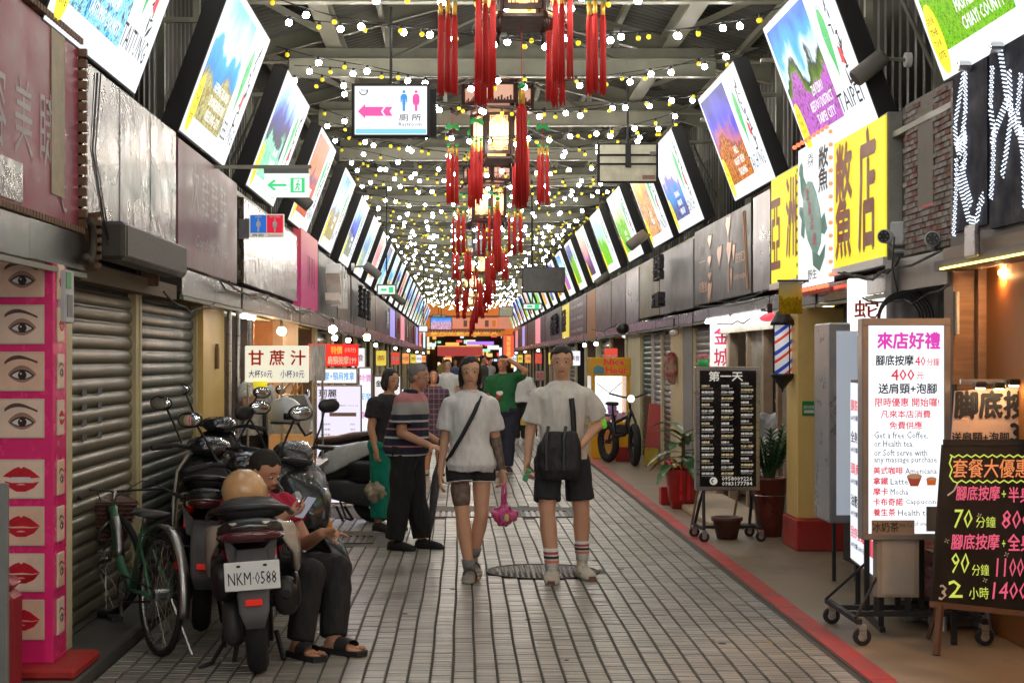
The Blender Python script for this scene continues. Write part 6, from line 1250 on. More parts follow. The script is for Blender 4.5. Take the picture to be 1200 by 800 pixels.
cr=link('crankset',MB().torus((-.06,.06,.28),.075,.006,'y',n=20,k=4).mesh('c',blackm),t); MB().tube([(-.06,.07,.28),(-.14,.08,.14)],.009,5).build('crank',alu,cr); MB().box(-.19,-.09,.085,.15,.12,.145).build('pedal',blackm,cr); MB().tube([(-.06,-.07,.28),(.02,-.08,.42)],.009,5).build('crank',alu,cr); MB().box(-.03,.07,-.15,-.085,.41,.435).build('pedal',blackm,cr)
m1=MB(); m1.tube([(-.06,.06,.355),(-.53,.06,.365)],.006,4); m1.tube([(-.06,.06,.205),(-.53,.06,.295)],.006,4); m1.build('chain',blackm,t)
MB().tube([(-.50,-.07,.30),(-.62,-.16,.02)],.008,5).build('kickstand',chrome,t)
MB().box(-.80,-.785,-.03,.03,.56,.62).build('rear_reflector',mat('red_reflector',(.5,.02,.01),.2),t)
for o in list(bpy.data.objects):
    if o.parent is t and o.type=='MESH' and o.name.split('.')[0] not in ('rear_mudguard','front_mudguard','chain','kickstand','crankset','chain_stay'):
        bask=o.name.split('.')[0] in ('wicker_basket','woven_band')
        for v in o.data.vertices:
            if bask: v.co.z-=.24; v.co.x*=1.0
            elif v.co.z>.45: v.co.z=.45+(v.co.z-.45)*.58
# scooters
def ssec(x,zc,w_,h,p=3,n=18): return ering(Vector((x,0,zc)),Vector((0,w_,0)),Vector((0,0,h)),n,p)
def ssec_z(x,z,w_,d,p=3,n=18): return ering(Vector((x,0,z)),Vector((0,w_,0)),Vector((d,0,0)),n,p)
def scooter(label,bodym,sidem,seatm,loc,rz,plate=None,lean=0,wk=1.0,dz=0,trim=None):
    t=thing('scooter',label,'scooter',loc); t.rotation_euler=(lean,0,rz)
    rwh=wheel(t,-.62,.25,.25,.055,mat('dark_alloy',(.08,.08,.085),.4,metal=.6),tyre,5,hubr=.05,name='rear_wheel',rw=.035)
    fwh=wheel(t,.66,.25,.25,.05,mat('dark_alloy'),tyre,5,hubr=.04,name='front_wheel',steer=.1,rw=.035)
    def L(nm,rings,mm,cap=True,par=None):
        m1=MB(); m1.smooth=True; m1.loft(rings,cap); return m1.build(nm,mm,par or t)
    # central dark under-body
    L('under_body',[ssec(-.55,.62,.10,.10),ssec(-.35,.58,.14,.16),ssec(-.05,.50,.15,.2),ssec(.02,.34,.15,.09)],blackm)
    L('floorboard',[ssec(-.08,.30,.16,.05),ssec(.1,.28,.17,.04),ssec(.34,.29,.16,.05)],blackm)
    L('apron',[ssec_z(.36,.26,.15,.07),ssec_z(.40,.45,.19,.07),ssec_z(.43,.65,.20,.07),ssec_z(.40,.85,.19,.07),ssec_z(.36,.96,.12,.05)],bodym)
    L('inner_panel',[ssec_z(.31,.32,.12,.04),ssec_z(.33,.55,.15,.05),ssec_z(.32,.8,.15,.05),ssec_z(.32,.92,.10,.04)],blackm)
    L('nose',[ssec(.40,.76,.18,.16),ssec(.50,.72,.17,.16),ssec(.58,.66,.13,.13),ssec(.66,.60,.06,.07)],bodym)
    for s in (-1,1):
        o=L('headlight',[ [Vector((p.x,p.y+s*.085,p.z)) for p in ring] for ring in (ssec(.50,.74,.06,.08,2),ssec(.575,.71,.055,.07,2),ssec(.60,.70,.03,.04,2))],mat('headlight_glass',(.55,.55,.55),.08,metal=.6,coat=1))
        L('headlight_bulb',[[Vector((p.x,p.y+s*.085,p.z)) for p in ring] for ring in (ssec(.596,.70,.018,.02,2),ssec(.61,.70,.012,.014,2))],mat('bulb_glass',(.8,.75,.6),.1,metal=.5),par=o)
        o=L('indicator',[ [Vector((p.x,p.y+s*.12,p.z)) for p in ring] for ring in (ssec(.50,.56,.03,.05,2),ssec(.57,.54,.02,.03,2))],mat('amber_lens',(.75,.3,.03),.15))
        # side panels
        r_=[]
        for x,z,w_,h,off in ((-.86,.80,.012,.03,.05),(-.74,.770,.014,.040,.11),(-.50,.70,.018,.085,.150),(-.25,.61,.03,.12,.160),(-.05,.52,.02,.10,.16)): r_.append([Vector((p.x,p.y+s*off*wk,p.z-dz)) for p in ssec(x,z,w_,h,2.4)])
        L('side_panel',r_,sidem)
        m1=MB(); m1.smooth=True; m1.tube([(.33,s*.08,1.0),(.30,s*.20,1.02),(.25,s*.33,1.0)],.013,8); m1.build('handlebar',blackm,t)
        m1=MB(); m1.smooth=True; m1.capsule((.28,s*.235,1.015),(.245,s*.345,.998),.018); m1.build('grip',blackm,t)
        MB().tube([(.33,s*.2,1.03),(.34,s*.33,1.01)],.006,5).build('brake_lever',alu,t)
        mr=link('mirror',MB().tube([(.32,s*.17,1.03),(.33,s*.22,1.14),(.30,s*.27,1.24)],.007,6).mesh('m',blackm),t)
        m1=MB(); m1.smooth=True; R=Matrix.Rotation(s*-.25,3,'Z'); m1.ell((.30,s*.31,1.28),.018,.075,.048,14,8,M=R); m1.build('mirror_shell',black,mr)
        m1=MB(); m1.smooth=True; m1.ell((.288,s*.312,1.28),.010,.066,.040,14,8,M=R); m1.build('mirror_glass',mat('mirror_glass',(.75,.78,.8),.03,metal=1),mr)
        m1=MB(); m1.smooth=True; m1.tube([(.48,s*.06,.55),(.55,s*.075,.42),(.66,s*.075,.25)],.022,8); m1.build('fork',alu,t)
    L('handlebar_cover',[ssec(.26,1.0,.10,.04,2.4),ssec(.34,1.02,.14,.06,2.4),ssec(.42,.99,.11,.06,2.4),ssec(.47,.95,.05,.03,2.4)],bodym)
    m1=MB(); m1.smooth=True; m1.torus((.66,0,.25),.275,.012,'y',n=16,k=8,a0=.3,a1=2.5,ry=.06); m1.build('front_fender',bodym,t)
    L('seat',[ssec(-.74,.845-dz,.08*wk,.03,2.6),ssec(-.62,.86-dz,.13*wk,.045,2.6),ssec(-.38,.835,.15,.05,2.6),ssec(-.22,.80,.14,.05,2.6),ssec(-.02,.79,.10,.045,2.6),ssec(.04,.78,.05,.03,2.6)],seatm)
    m1=MB(); m1.smooth=True; m1.tube([(x_,y_*wk,z_-dz) for x_,y_,z_ in ((-.52,.15,.83),(-.78,.13,.88),(-.86,.05,.90),(-.86,-.05,.90),(-.78,-.13,.88),(-.52,-.15,.83))],.016,8); m1.build('grab_rail',black,t)
    L('tail_centre',[ssec(-.88,.79-dz,.06*wk,.03,2.6),ssec(-.80,.78-dz,.11*wk,.06,2.6),ssec(-.6,.74-dz,.14*wk,.09,2.6)],black)
    tl=L('tail_light',[ssec(-.905,.765-dz,.05*wk,.015,2.6),ssec(-.88,.76-dz,.10*wk,.03,2.6),ssec(-.80,.75-dz,.12*wk,.035,2.6)],mat('smoked_tail_lens',(.10,.015,.02),.08,coat=1))
    m1=MB(); m1.smooth=True; m1.tube([(-.90,-.09,.775),(-.912,0,.785),(-.90,.09,.775)],.006,6); m1.build('chrome_strip',chrome,tl)
    # v shaped grey tail pieces and plate arm
    MB().prism([(-.14,.74),(-.02,.60),(0,.63),(.02,.60),(.14,.74),(.11,.58),(0,.52),(-.11,.58)],-.0,.03,M=Matrix.Translation((-.80,0,0))@Matrix.Rotation(-QP,4,'Z')).build('tail_chevron',mat('matt_grey_panel',(.10,.10,.105),.45),t)
    L('rear_fender',[ssec_z(-.82,.66,.075,.02,4),ssec_z(-.87,.52,.085,.015,4),ssec_z(-.91,.36,.075,.012,4),ssec_z(-.92,.28,.045,.01,4)],mat('matt_grey_panel'))
    MB().box(-.945,-.925,-.042,.042,.395,.425,bev=.003).build('red_reflector',mat('reflector_red_bright',(.75,.03,.02),.2,emit=(.6,.02,.01),es=.25),t)
    if plate:
        pl_=link('licence_plate',MB().box(-.135,.135,-.006,0,-.07,.07,bev=.003).mesh('p',mat('plate_white',(.85,.85,.83),.35,var=.05)),t,(-.955,0,.545),(-.12,0,-QP))
        text(plate,pl_,0,-.012,.062,.235,ink,y=-.008,bold=.0,name='plate_number')
        for x in (-.065,.065): MB().prism([(x+.012*math.cos(i*1.05),.048+.007*math.sin(i*1.05)) for i in range(6)],-.009,-.0065).build('plate_bolt',ink,pl_)
    # engine, cvt cover, exhaust, shocks
    L('engine_case',[[Vector((p.x,p.y+.11,p.z)) for p in r_] for r_ in (ssec(-.78,.27,.03,.07,2.6),ssec(-.64,.28,.06,.13,2.6),ssec(-.40,.30,.06,.12,2.6),ssec(-.20,.32,.05,.10,2.6),ssec(-.12,.32,.03,.05,2.6))],mat('engine_grey',(.06,.06,.06),.5,metal=.3,var=.3))
    L('air_filter_box',[[Vector((p.x,p.y+.15,p.z)) for p in r_] for r_ in (ssec(-.80,.50,.03,.06,3),ssec(-.74,.50,.06,.10,3),ssec(-.5,.50,.06,.11,3),ssec(-.4,.50,.04,.08,3))],black)
    L('muffler',[[Vector((p.x,p.y-.16,p.z)) for p in r_] for r_ in (ssec(-.88,.42,.05,.06,2.4),ssec(-.84,.42,.065,.10,2.4),ssec(-.55,.37,.06,.09,2.4),ssec(-.35,.30,.03,.04,2.4))],mat('muffler_black',(.03,.03,.03),.35,metal=.4))
    L('heat_shield',[[Vector((p.x,p.y-.215,p.z)) for p in r_] for r_ in (ssec(-.86,.44,.012,.07,2.4),ssec(-.70,.43,.022,.09,2.4),ssec(-.52,.40,.012,.06,2.4))],black)
    MB().cyl((-.90,-.16,.43),(-.93,-.16,.44),.022,.022,12).build('muffler_tip',mat('dark_hole',(.004,.004,.004),.9),t)
    for s in (1,-1):
        m1=MB(); m1.smooth=True; pts=[]
        for i in range(50): a=i*1.1; pts.append((-.66-.0*i+.05*(i/50)+.022*math.cos(a),s*.115+.022*math.sin(a),.36+.22*i/50))
        m1.tube(pts,.006,4); sh=m1.build('shock_spring',mat('spring_steel',(.12,.12,.11),.4,metal=.8),t); MB().tube([(-.66,s*.115,.30),(-.60,s*.115,.66)],.012,6).build('shock_rod',alu,sh); MB().box(-.63,-.60,s*.115-.012,s*.115+.012,.60,.68).build('red_cap',mat('reflector_red_bright'),sh)
    m1=MB(); m1.smooth=True; m1.tube([(-.30,.12,.2),(-.42,.24,.04),(-.50,.30,.03)],.012,6); m1.build('side_stand',blackm,t); m1=MB(); m1.tube([(-.25,.1,.15),(-.34,.13,.01)],.014,5); m1.tube([(-.25,-.1,.15),(-.34,-.13,.01)],.014,5); m1.build('centre_stand',blackm,t)
    MB().box(.30,.36,-.10,.10,.975,1.04,bev=.01).build('instrument_panel',black,t)
    if trim:
        for s in (-1,1): MB().tube([(.36,s*.15,.26),(.38,s*.195,.45),(.40,s*.205,.65),(.37,s*.19,.85),(.34,s*.12,.97)],.009,5).build('apron_trim',trim,t)
    return t
whitep=mat('pearl_white_panel',(.78,.74,.64),.22,coat=.8,var=.05); darkg=mat('gunmetal_paint',(.045,.047,.05),.25,metal=.4,coat=.7,var=.05,scale=3); blk=mat('gloss_black_paint',(.012,.012,.015),.15,coat=1,var=.1); brs=mat('brown_seat',(.10,.055,.045),.5); bls=mat('black_seat',(.010,.010,.011),.55,spec=.25)
s1=scooter('white and black scooter seen from behind with its plate showing, left foreground',blk,whitep,bls,(-1.10,8.88,.0),math.radians(97),plate='NKM·0588',lean=-.06,wk=1.42,dz=.03)

s2=scooter('dark gunmetal scooter with big headlight facing the camera behind the seated man',darkg,darkg,bls,(-1.22,10.75,.0),math.radians(-56),plate=None,lean=.06,wk=1.1)
s3=scooter('black scooter with a thin white apron edge squeezed between the bicycle and the white scooter',blk,blk,bls,(-1.60,10.0,.03),math.radians(99),plate=None,lean=.05,trim=whitep)
s4=scooter('white scooter with brown seat, its tail pointing into the street',blk,mat('silver_white_panel',(.55,.55,.54),.25,coat=.6),brs,(-1.42,16.1,.0),math.radians(160),plate='EPV-382',lean=.08)
s5=scooter('dark scooter with a red rear lens half hidden behind the bicycle saddle',blk,mat('maroon_panel',(.09,.02,.02),.25,coat=.6),bls,(-1.85,12.2,.08),math.radians(100),plate=None,lean=.05)
# helmets
def helmet(loc,m_,label,rz=0,r=.135):
    t=thing('helmet',label,'helmet',loc,rz); m1=MB(); m1.smooth=True; R=[]
    for i in range(1,9): a=math.pi*.70*i/8; R.append([Vector((r*1.0*math.sin(a)*math.cos(q*math.pi/12),r*1.12*math.sin(a)*math.sin(q*math.pi/12),r*math.cos(a))) for q in range(24)])
    m1.loft(list(reversed(R)),cap=True); m1.build('shell',m_,t); m1=MB(); m1.smooth=True; m1.torus((0,0,-r*.57),r*.84,.010,'z',n=24,k=6); m1.build('rim_trim',blackm,t); return t
helmet(Vector((-1.17,8.80,.885)),mat('tan_helmet',(.72,.43,.20),.12,coat=1,var=.04),'glossy tan helmet resting on the seat of the white and black scooter',.3,.125)
t=helmet(P(334,484,13.3),mat('white_helmet',(.6,.62,.63),.2,coat=.8),'white open face helmet hanging beside the juice stall',1.0); m1=MB(); m1.smooth=True; m1.torus((0,-.04,-.02),.13,.01,'z',n=14,k=6,a0=3.5,a1=5.9,ry=.03); m1.build('black_visor',black,t); MB().tube([(0,-.13,-.08),(.05,-.17,-.18),(.16,-.15,-.16)],.012,5).build('chin_strap',blackm,t)
# =============== juice stall and left boards ===============
D=14.3; t=thing('juice_stall','sugarcane juice cart with a juice tank and a cream sign with red characters','stall',(P(290,545,D).x,D,.08)); kx=lambda x:(x-290)*D/F; kz=lambda y:CH+(VY-y)*D/F-.08
MB().box(-.05,.60,.05,.9,.0,kz(552),bev=.01).build('cart_body',inox,t); MB().box(-.08,.64,.0,.95,kz(552)+.001,kz(545)+.005,bev=.005).build('counter_top',alu,t)
for x in (.0,.30,.59):
    for y_ in ((.03,) if x==.30 else (.03,.85)): MB().tube([(x,y_,kz(545)),(x,y_,kz(440))],.011,8).build('pole',alu,t)
js=link('stall_sign',MB().box(-.02,.54,-.03,.05,kz(448),kz(405),bev=.008).mesh('s',mat('cream_sign_face',(.72,.70,.58),.5,emit=(.8,.78,.62),es=.6)),t)  # sign face given its own glow to brighten the stall
jr=mat('juice_red',(.75,.03,.01),.5)
for i,c_ in enumerate('甘蔗汁'): text(c_,js,.08+.185*i,kz(419),.13,.13,jr,y=-.034,bold=.03)
text('大杯50元',js,.12,kz(438),.07,.21,inkb,y=-.034,bold=.01); text('小杯30元',js,.40,kz(438),.07,.21,inkb,y=-.034,bold=.01)
MB().box(.545,.68,.06,.10,kz(446),kz(404)).build('side_sign',mat('striped_side_print',(.55,.5,.48),.5,var=.5,scale=30,stretch=(4,1,.3)),t)
gls=mat('tank_glass',(.8,.82,.8),.05,alpha=.22); juice=mat('orange_juice',(.70,.27,.01),.3,var=.05,emit=(.75,.3,.01),es=.25)  # faint glow put into the juice colour so it reads as lit
tk=thing('juice_tank','clear tank half full of orange juice on the stall counter','tank',(P(338,545,D-.02).x-.0,D+.18,.08+kz(545)+.01)); 
for a in ((-.19,.19,-.1,-.094,0,.37),(-.19,.19,.194,.2,0,.37),(-.19,-.184,-.093,.193,0,.37),(.184,.19,-.093,.193,0,.37)): MB().box(*a).build('glass_wall',gls,tk)
MB().box(-.182,.182,-.092,.192,.002,.25).build('juice',juice,tk); MB().box(-.19,.19,-.1,.2,.372,.385).build('tank_lid',gls,tk)
m1=MB(); m1.smooth=True
for i in range(5): m1.lathe([(.032,i*.018),(.045,.12+i*.018),(.043,.12+i*.018),(.030,.004+i*.018)],n=14,cap=False)
m1.build('cup_stack',mat('white_cups',(.72,.74,.74),.4),None,(P(330,500,D).x,D+.15,.08+kz(545)+.42),label='stack of white paper cups on top of the juice tank',cat='cups')
t=thing('sugarcane_press','grey metal sugarcane press with a green base behind the juice tank','machine',(P(335,500,D).x,D+.55,.08+kz(545)+.01)); MB().box(-.18,.18,-.12,.15,0,.28,bev=.02).build('press_base',mat('press_green',(.02,.16,.07),.4),t)
MB().prism([(-.15,.29),(.16,.29),(.20,.42),(.12,.60),(-.12,.60),(-.18,.42)],-.12,.14).build('press_housing',mat('press_grey',(.22,.23,.22),.35,metal=.5,var=.2),t); m1=MB(); m1.smooth=True; m1.torus((-.24,0,.36),.13,.018,'x',n=20,k=6); m1.build('flywheel',blackm,t); MB().tube([(-.18,0,.36),(-.36,0,.36)],.012,6).build('shaft',alu,t)
MB().prism([(-.05,.30),(-.14,.36),(-.12,.38),(0,.31),(.05,.22),(.02,.20)],-.15,-.13).build('juice_chute',mat('yellow_chute',(.75,.5,.02),.4),t)
for i in range(3): m1=MB(); m1.tube([(-.12+.1*i,.1,.60),(-.02+.05*i,.1,.72),(.02,.1,.60)],.012,5); m1.build('cane_guide',mat('orange_tube',(.7,.3,.05),.4),t)
for i,(x,y_,c_) in enumerate(((305,540,(.6,.62,.6)),(313,536,(.05,.5,.45)),(352,541,(.7,.25,.04)))):
    m1=MB(); m1.smooth=True; m1.lathe([(.03,0),(.045,.09),(.04,.095)],n=12); m1.build('plastic_tub',mat('tub_%d'%i,c_,.5),None,(P(x,545,D).x,D+.1+.05*i,.08+kz(545)+.006),label=['white plastic tub on the stall counter','teal plastic tub on the stall counter','orange heap in a tub beside the juice tank'][i],cat='tub')
t=thing('yellow_lamp_shade','small yellow plastic shade hanging under the juice sign','lamp',P(305,452,D-.05)); m1=MB(); m1.smooth=True; m1.lathe([(.035,-.04),(.06,-.01),(.065,.04)],n=14); m1.build('shade',mat('yellow_shade',(.8,.65,.02),.4,emit=(.8,.65,.02),es=.5),t)
# boards by the left wall
def litboard(x0,x1,y0,y1,D,label,m_=whitelit2,frame=frmg,thick=.08,name='light_box'):
    a=P(x0,y1,D); b=P(x1,y0,D); t=thing(name,label,'light box',(a.x,D,0)); W=b.x-a.x; MB().box(0,W,0,thick,a.z,b.z,bev=.004).build('board_case',frame,t); MB().box(.015,W-.015,-.005,-.001,a.z+.015,b.z-.015).build('board_face',m_,t)
    for x in (.03,W-.03): MB().box(x-.015,x+.015,.02,.05,.08,a.z-.001).build('leg',blackm,t)
    return t,W,a.z,b.z
rsf=mat('red_sign_face',(.6,.01,.01),.4,emit=(.7,.015,.015),es=.5)
t,W,a,b=litboard(382,420,403,429,17.6,'red special price sign with orange and white characters above the lit boards',rsf,rsf,.04,'price_sign'); text('特價',t,W*.33,(a+b)/2+.055,.085,.12,emi('orange_txt',(1,.45,.05),.9),y=-.008,bold=.03); text('(15分)',t,W*.75,(a+b)/2+.055,.06,.12,wht,y=-.008); text('肩頸按摩199',t,W*.5,(a+b)/2-.055,.09,.31,wht,y=-.008,bold=.02)
for x in (.05,.30): MB().tube([(x,.02,b),(x,.02,2.05)],.005,4).build('hanging_wire',rust,t)
t,W,a,b=litboard(370,419,431,450,17.5,'white lit strip with blue massage characters over the nail price board',whitelit); text('按摩+頸肩推拿',t,W*.5,(a+b)/2,.09,W*.85,emi('txt_blue_lit',(.1,.4,.8),.9),y=-.008,bold=.02)
t,W,a,b=litboard(370,424,451,590,17.4,'pale lilac lit nail salon price board with brown frame',emi('lilac_face',(.86,.80,.95),.95)); text('珂麗',t,W*.26,b-.09,.08,.19,sink,y=-.008,bold=.02); text('美甲',t,W*.26,b-.18,.08,.19,sink,y=-.008,bold=.02)
for i in range(13):
    text(['光療美甲','手部保養','足部保養','卸甲修補'][i%4],t,W*.20,b-.42-.055*i,.022,.11,sink,y=-.008,bold=0); text('%d00'%(3+i%9),t,W*.8,b-.42-.055*i,.02,.05,sink,y=-.008,bold=0)
MB().box(W*.3,W*.88,-.012,-.0065,b-.335,b-.295).build('brown_tape',mat('brown_tape',(.22,.16,.13),.6),t); text('預約 0912 34',t,W*.72,b-.22,.015,.2,sink,y=-.008,bold=0)
t,W,a,b=litboard(420,436,430,600,17.7,'tall narrow lit column sign beside the nail price board',whitelit)
for i,(c_,m_) in enumerate(zip(['特價','按摩','推拿','刮痧','拔罐','足底'],[mag_,emi('txt_blue_lit',(.1,.4,.8),.9)]*3)): text(c_,t,W*.5,b-.12-.2*i,.08,W*.8,m_,y=-.008,bold=.01)
MB().box(0,W,-.008,-.0052,(a+b)/2,(a+b)/2+.01).build('joint_bar',grey,t)
t,W,a,b=litboard(438,470,440,560,20.5,'white menu board behind the old man with small black characters',mat('soft_white_board',(.7,.7,.7),.5,emit=(.75,.76,.78),es=.6),grey); text('金悅養生',t,W*.5,b-.1,.08,W*.85,sink,y=-.008,bold=.03)
for i in range(8): text('全身按摩 60分鐘',t,W*.5,b-.25-.1*i,.03,W*.7,sink,y=-.008,bold=0)
t,W,a,b=litboard(470,482,455,545,27,'lilac glowing board between the two women',emi('lilac_face',(.86,.80,.95),.95),grey)
t,W,a,b=litboard(607,626,447,505,33,'lilac lit board behind the woman with the yellow bag',emi('lilac_face',(.86,.80,.95),.95),grey)
t,W,a,b=litboard(627,638,434,446,32,'small pinkish sign with dark red print by the far shops',mat('pinkish_sign',(.55,.4,.4),.5),grey); text('美食',t,W/2,(a+b)/2,.14,W*.7,inkr,y=-.008)
# =============== people ===============
sk1=mat('skin_warm',(.70,.39,.25),.5,var=.08,scale=8); sk2=mat('skin_tan',(.58,.30,.185),.5,var=.08,scale=8)
tat=mat('tattooed_skin',(.17,.12,.095),.5,var=.55,scale=26)
hairb=mat('black_hair',(.012,.010,.009),.55,var=.5,scale=60,stretch=(1,1,.15),bump=.7,bscale=140); hairg=mat('grey_hair',(.20,.19,.18),.8,var=.3,scale=60); shaven=mat('cropped_hair',(.02,.017,.015),.8,var=.3,scale=60)
def cl(name,c,r=.85,**k): return mat(name,c,r,var=k.pop('var',.10),scale=k.pop('scale',8),bump=.9,bscale=13,stretch=(1.6,1.6,.6),**k)
def J(H=1.65,**o):
    d=dict(pel=(0,0,.53),chest=(0,0,.76),neck=(0,.0,.845),head=(0,-.008,.925),ls=(.098,0,.787),rs=(-.098,0,.787),le=(.125,.01,.625),re=(-.125,.01,.625),lw=(.135,-.02,.485),rw=(-.135,-.02,.485),lh=(.052,0,.50),rh=(-.052,0,.50),lk=(.058,-.01,.275),rk=(-.058,-.01,.275),la=(.062,.01,.05),ra=(-.062,.01,.05))
    nar=o.pop('nar',1); d.update(o); return {k:Vector((v[0]*(nar if k[1:] in ('s','e','w') else 1),v[1],v[2]))*H for k,v in d.items()}
def oring(c,r,f,rx,ry,n=16,p=2.3): return ering(c,r*rx,f*ry,n,p)
def torso(mb,j,H,infl=0,lo=0,hi=1,w=1,belly=1,flare=0):
    """shape from pelvis to shoulders; right axis follows shoulders/hips"""
    up=(j['neck']-j['pel']).normalized(); r=((j['ls']-j['rs']).normalized()+(j['lh']-j['rh']).normalized()).normalized(); f=up.cross(r).normalized()
    L_=[(-.16,.090,.065),(-.06,.104,.078),(.06,.100,.074),(.22,.088,.066),(.42,.090,.066),(.62,.100,.070),(.76,.106,.068),(.85,.098,.060),(.92,.070,.048),(.98,.042,.038),(1.03,.034,.034)]
    rings=[]
    for t,a,b in L_:
        if t<lo or t>hi: continue
        c=j['pel'].lerp(j['neck'],t)
        k=(1+(belly-1)*math.exp(-((t-.25)/.3)**2)); fl=1+flare*max(0,(.3-t))
        rings.append(oring(c-f*(-.0)+f*(-.0),r,f,(a*w*H+infl)*fl,(b*k*H+infl)*fl))
    mb.loft(rings)
def head(mb,j,H,hf,hu=Vector((0,0,1)),s=1.0):
    f=Vector(hf).normalized(); r=f.cross(hu).normalized()*-1; u=r.cross(f)*-1; u=hu if abs(u.dot(hu))<.1 else (u if u.dot(hu)>0 else -u); c=j['head']; q=H/1.65*s
    M=Matrix((r,-f,u)).transposed()
    mb.ell(c+u*.02*q+f*-.008*q,.074*q,.092*q,.088*q,16,12,M=M)            # skull
    mb.ell(c-u*.035*q+f*.018*q,.058*q,.068*q,.072*q,14,10,M=M)           # face
    mb.ell(c-u*.088*q+f*.050*q,.026*q,.026*q,.024*q,10,8,M=M)            # chin
    mb.loft([[c+r*a*q+f*b*q+u*d*q for a,b,d in ring] for ring in ([(-.006,.080,.012),(.006,.080,.012),(.004,.072,.02),(-.004,.072,.02)],[(-.010,.092,-.012),(.010,.092,-.012),(.006,.070,-.01),(-.006,.070,-.01)],[(-.016,.100,-.034),(.016,.100,-.034),(.012,.070,-.034),(-.012,.070,-.034)],[(-.013,.086,-.042),(.013,.086,-.042),(.010,.070,-.042),(-.010,.070,-.042)])])
    for s_ in (-1,1):
        mb.ell(c+r*s_*.072*q-f*.008*q-u*.01*q,.010*q,.020*q,.030*q,8,8,M=M); mb.ell(c+r*s_*.030*q+f*.070*q+u*.018*q,.020*q,.012*q,.008*q,8,6,M=M)
    mb.capsule(j['neck']-Vector((0,0,.05*q)),c-u*.06*q-f*.01*q,.056*q,.050*q,12)
    return c,r,f,u,q,M
def face(par,c,r,f,u,q,M,lipc=None,glasses=False,smile=False,skinm=None):
    for s_ in (-1,1):
        m1=MB(); m1.smooth=True; m1.ell(c+r*s_*.031*q+f*.0765*q+u*.002*q,.0125*q,.006*q,.0050*q,8,6,M=M); e=m1.build('eye',mat('eye_white_ball',(.7,.68,.65),.3),par)
        m1=MB(); m1.smooth=True; m1.ell(c+r*s_*.031*q+f*.082*q+u*.002*q,.0065*q,.004*q,.0062*q,8,6,M=M); m1.build('iris',mat('iris_dark',(.02,.012,.01),.2),e)
        m1=MB(); m1.tube([c+r*s_*.014*q+f*.086*q+u*.026*q,c+r*s_*.032*q+f*.084*q+u*.031*q,c+r*s_*.050*q+f*.070*q+u*.024*q],.0022*q,5); m1.build('eyebrow',hairb,par)
    m1=MB(); m1.smooth=True; m1.ell(c+f*.0835*q-u*.062*q,.025*q,.009*q,(.010 if smile else .006)*q,10,6,M=M); m1.build('mouth',mat('lip_tone',(.42,.13,.11),.4),par)
    if smile: m1=MB(); m1.smooth=True; m1.ell(c+f*.089*q-u*.061*q,.018*q,.005*q,.005*q,8,6,M=M); m1.build('teeth',mat('teeth',(.75,.72,.66),.3),par)
    if glasses:
        for s_ in (-1,1):
            pts=[c+f*.094*q+r*(s_*.032+.022*math.cos(a*.628))*q+u*(.0+.016*math.sin(a*.628))*q for a in range(11)]; MB().tube(pts,.0018,4).build('glasses_rim',chrome,par)
            MB().tube([c+f*.090*q+r*s_*.055*q,c-f*.01*q+r*s_*.076*q],.0018,4).build('glasses_arm',chrome,par)
def hand(mb,w,d,n,H,curl=.4,side=1,spread=.0,curls=None):
    """w wrist, d direction of the fingers, n palm normal; five fingers of different length, thumb from the palm's side"""
    d=Vector(d).normalized(); n=Vector(n); n=(n-d*n.dot(d)).normalized(); s=d.cross(n).normalized()*side; q=H/1.65
    P0=w; pk=w+d*.085*q
    mb.loft([ering(w-d*.01*q,s*.024*q,n*.018*q,10),ering(w+d*.03*q,s*.036*q,n*.015*q,10,2.6),ering(w+d*.085*q,s*.040*q,n*.012*q,10,2.6)])
    for i,(o,L_) in enumerate(((.029,.068),(.010,.076),(-.010,.071),(-.028,.056))):
        c=curls[i] if curls else curl*(1+.12*i); b=w+d*.083*q+s*o*q; dd=(d+s*o*2.2*(1+spread)).normalized()
        def bend(v,a): return (v*math.cos(a)+n*math.sin(a)).normalized()
        d1=bend(dd,c*.7); p1=b+d1*L_*.45*q; d2=bend(dd,c*1.6); p2=p1+d2*L_*.32*q; d3=bend(dd,c*2.3); p3=p2+d3*L_*.25*q
        mb.capsule(b,p1,.0090*q,.0085*q,8,2); mb.capsule(p1,p2,.0085*q,.0078*q,8,2); mb.capsule(p2,p3,.0078*q,.0066*q,8,2)
    b=w+d*.025*q+s*.030*q; t1=b+(d*.5+s*.8+n*.35).normalized()*.038*q; t2=t1+(d*.9+s*.25+n*.5).normalized()*.032*q
    mb.capsule(b,t1,.013*q,.0105*q,8,2); mb.capsule(t1,t2,.0105*q,.008*q,8,2)
def limb(mb,a,b,c,r0,r1,r2,n=12): mb.capsule(a,b,r0,r1,n); mb.capsule(b,c,r1*.97,r2,n)
def legs(mb,j,H,cut=None,infl=0,w=1.0,calf=True):
    for s in 'lr':
        h,k,a=j[s+'h'],j[s+'k'],j[s+'a']; q=H
        if cut is None or cut>=1:
            mb.capsule(h+Vector((0,0,.01)),k,.055*w*q+infl,.0375*w*q+infl); m_=k.lerp(a,.3); mb.capsule(k,m_+(Vector((0,.008,0))),.036*w*q+infl,.040*w*q+infl); mb.capsule(m_+Vector((0,.008,0)),a,.040*w*q+infl,.023*w*q+infl)
        else: mb.loft([ering(h.lerp(k,t),perp(k-h)[0]*(rr*w*q+infl),perp(k-h)[1]*(rr*w*q+infl),14) for t,rr in ((-.12,.050),(0,.056),(cut*.5,.052),(cut,.050))])
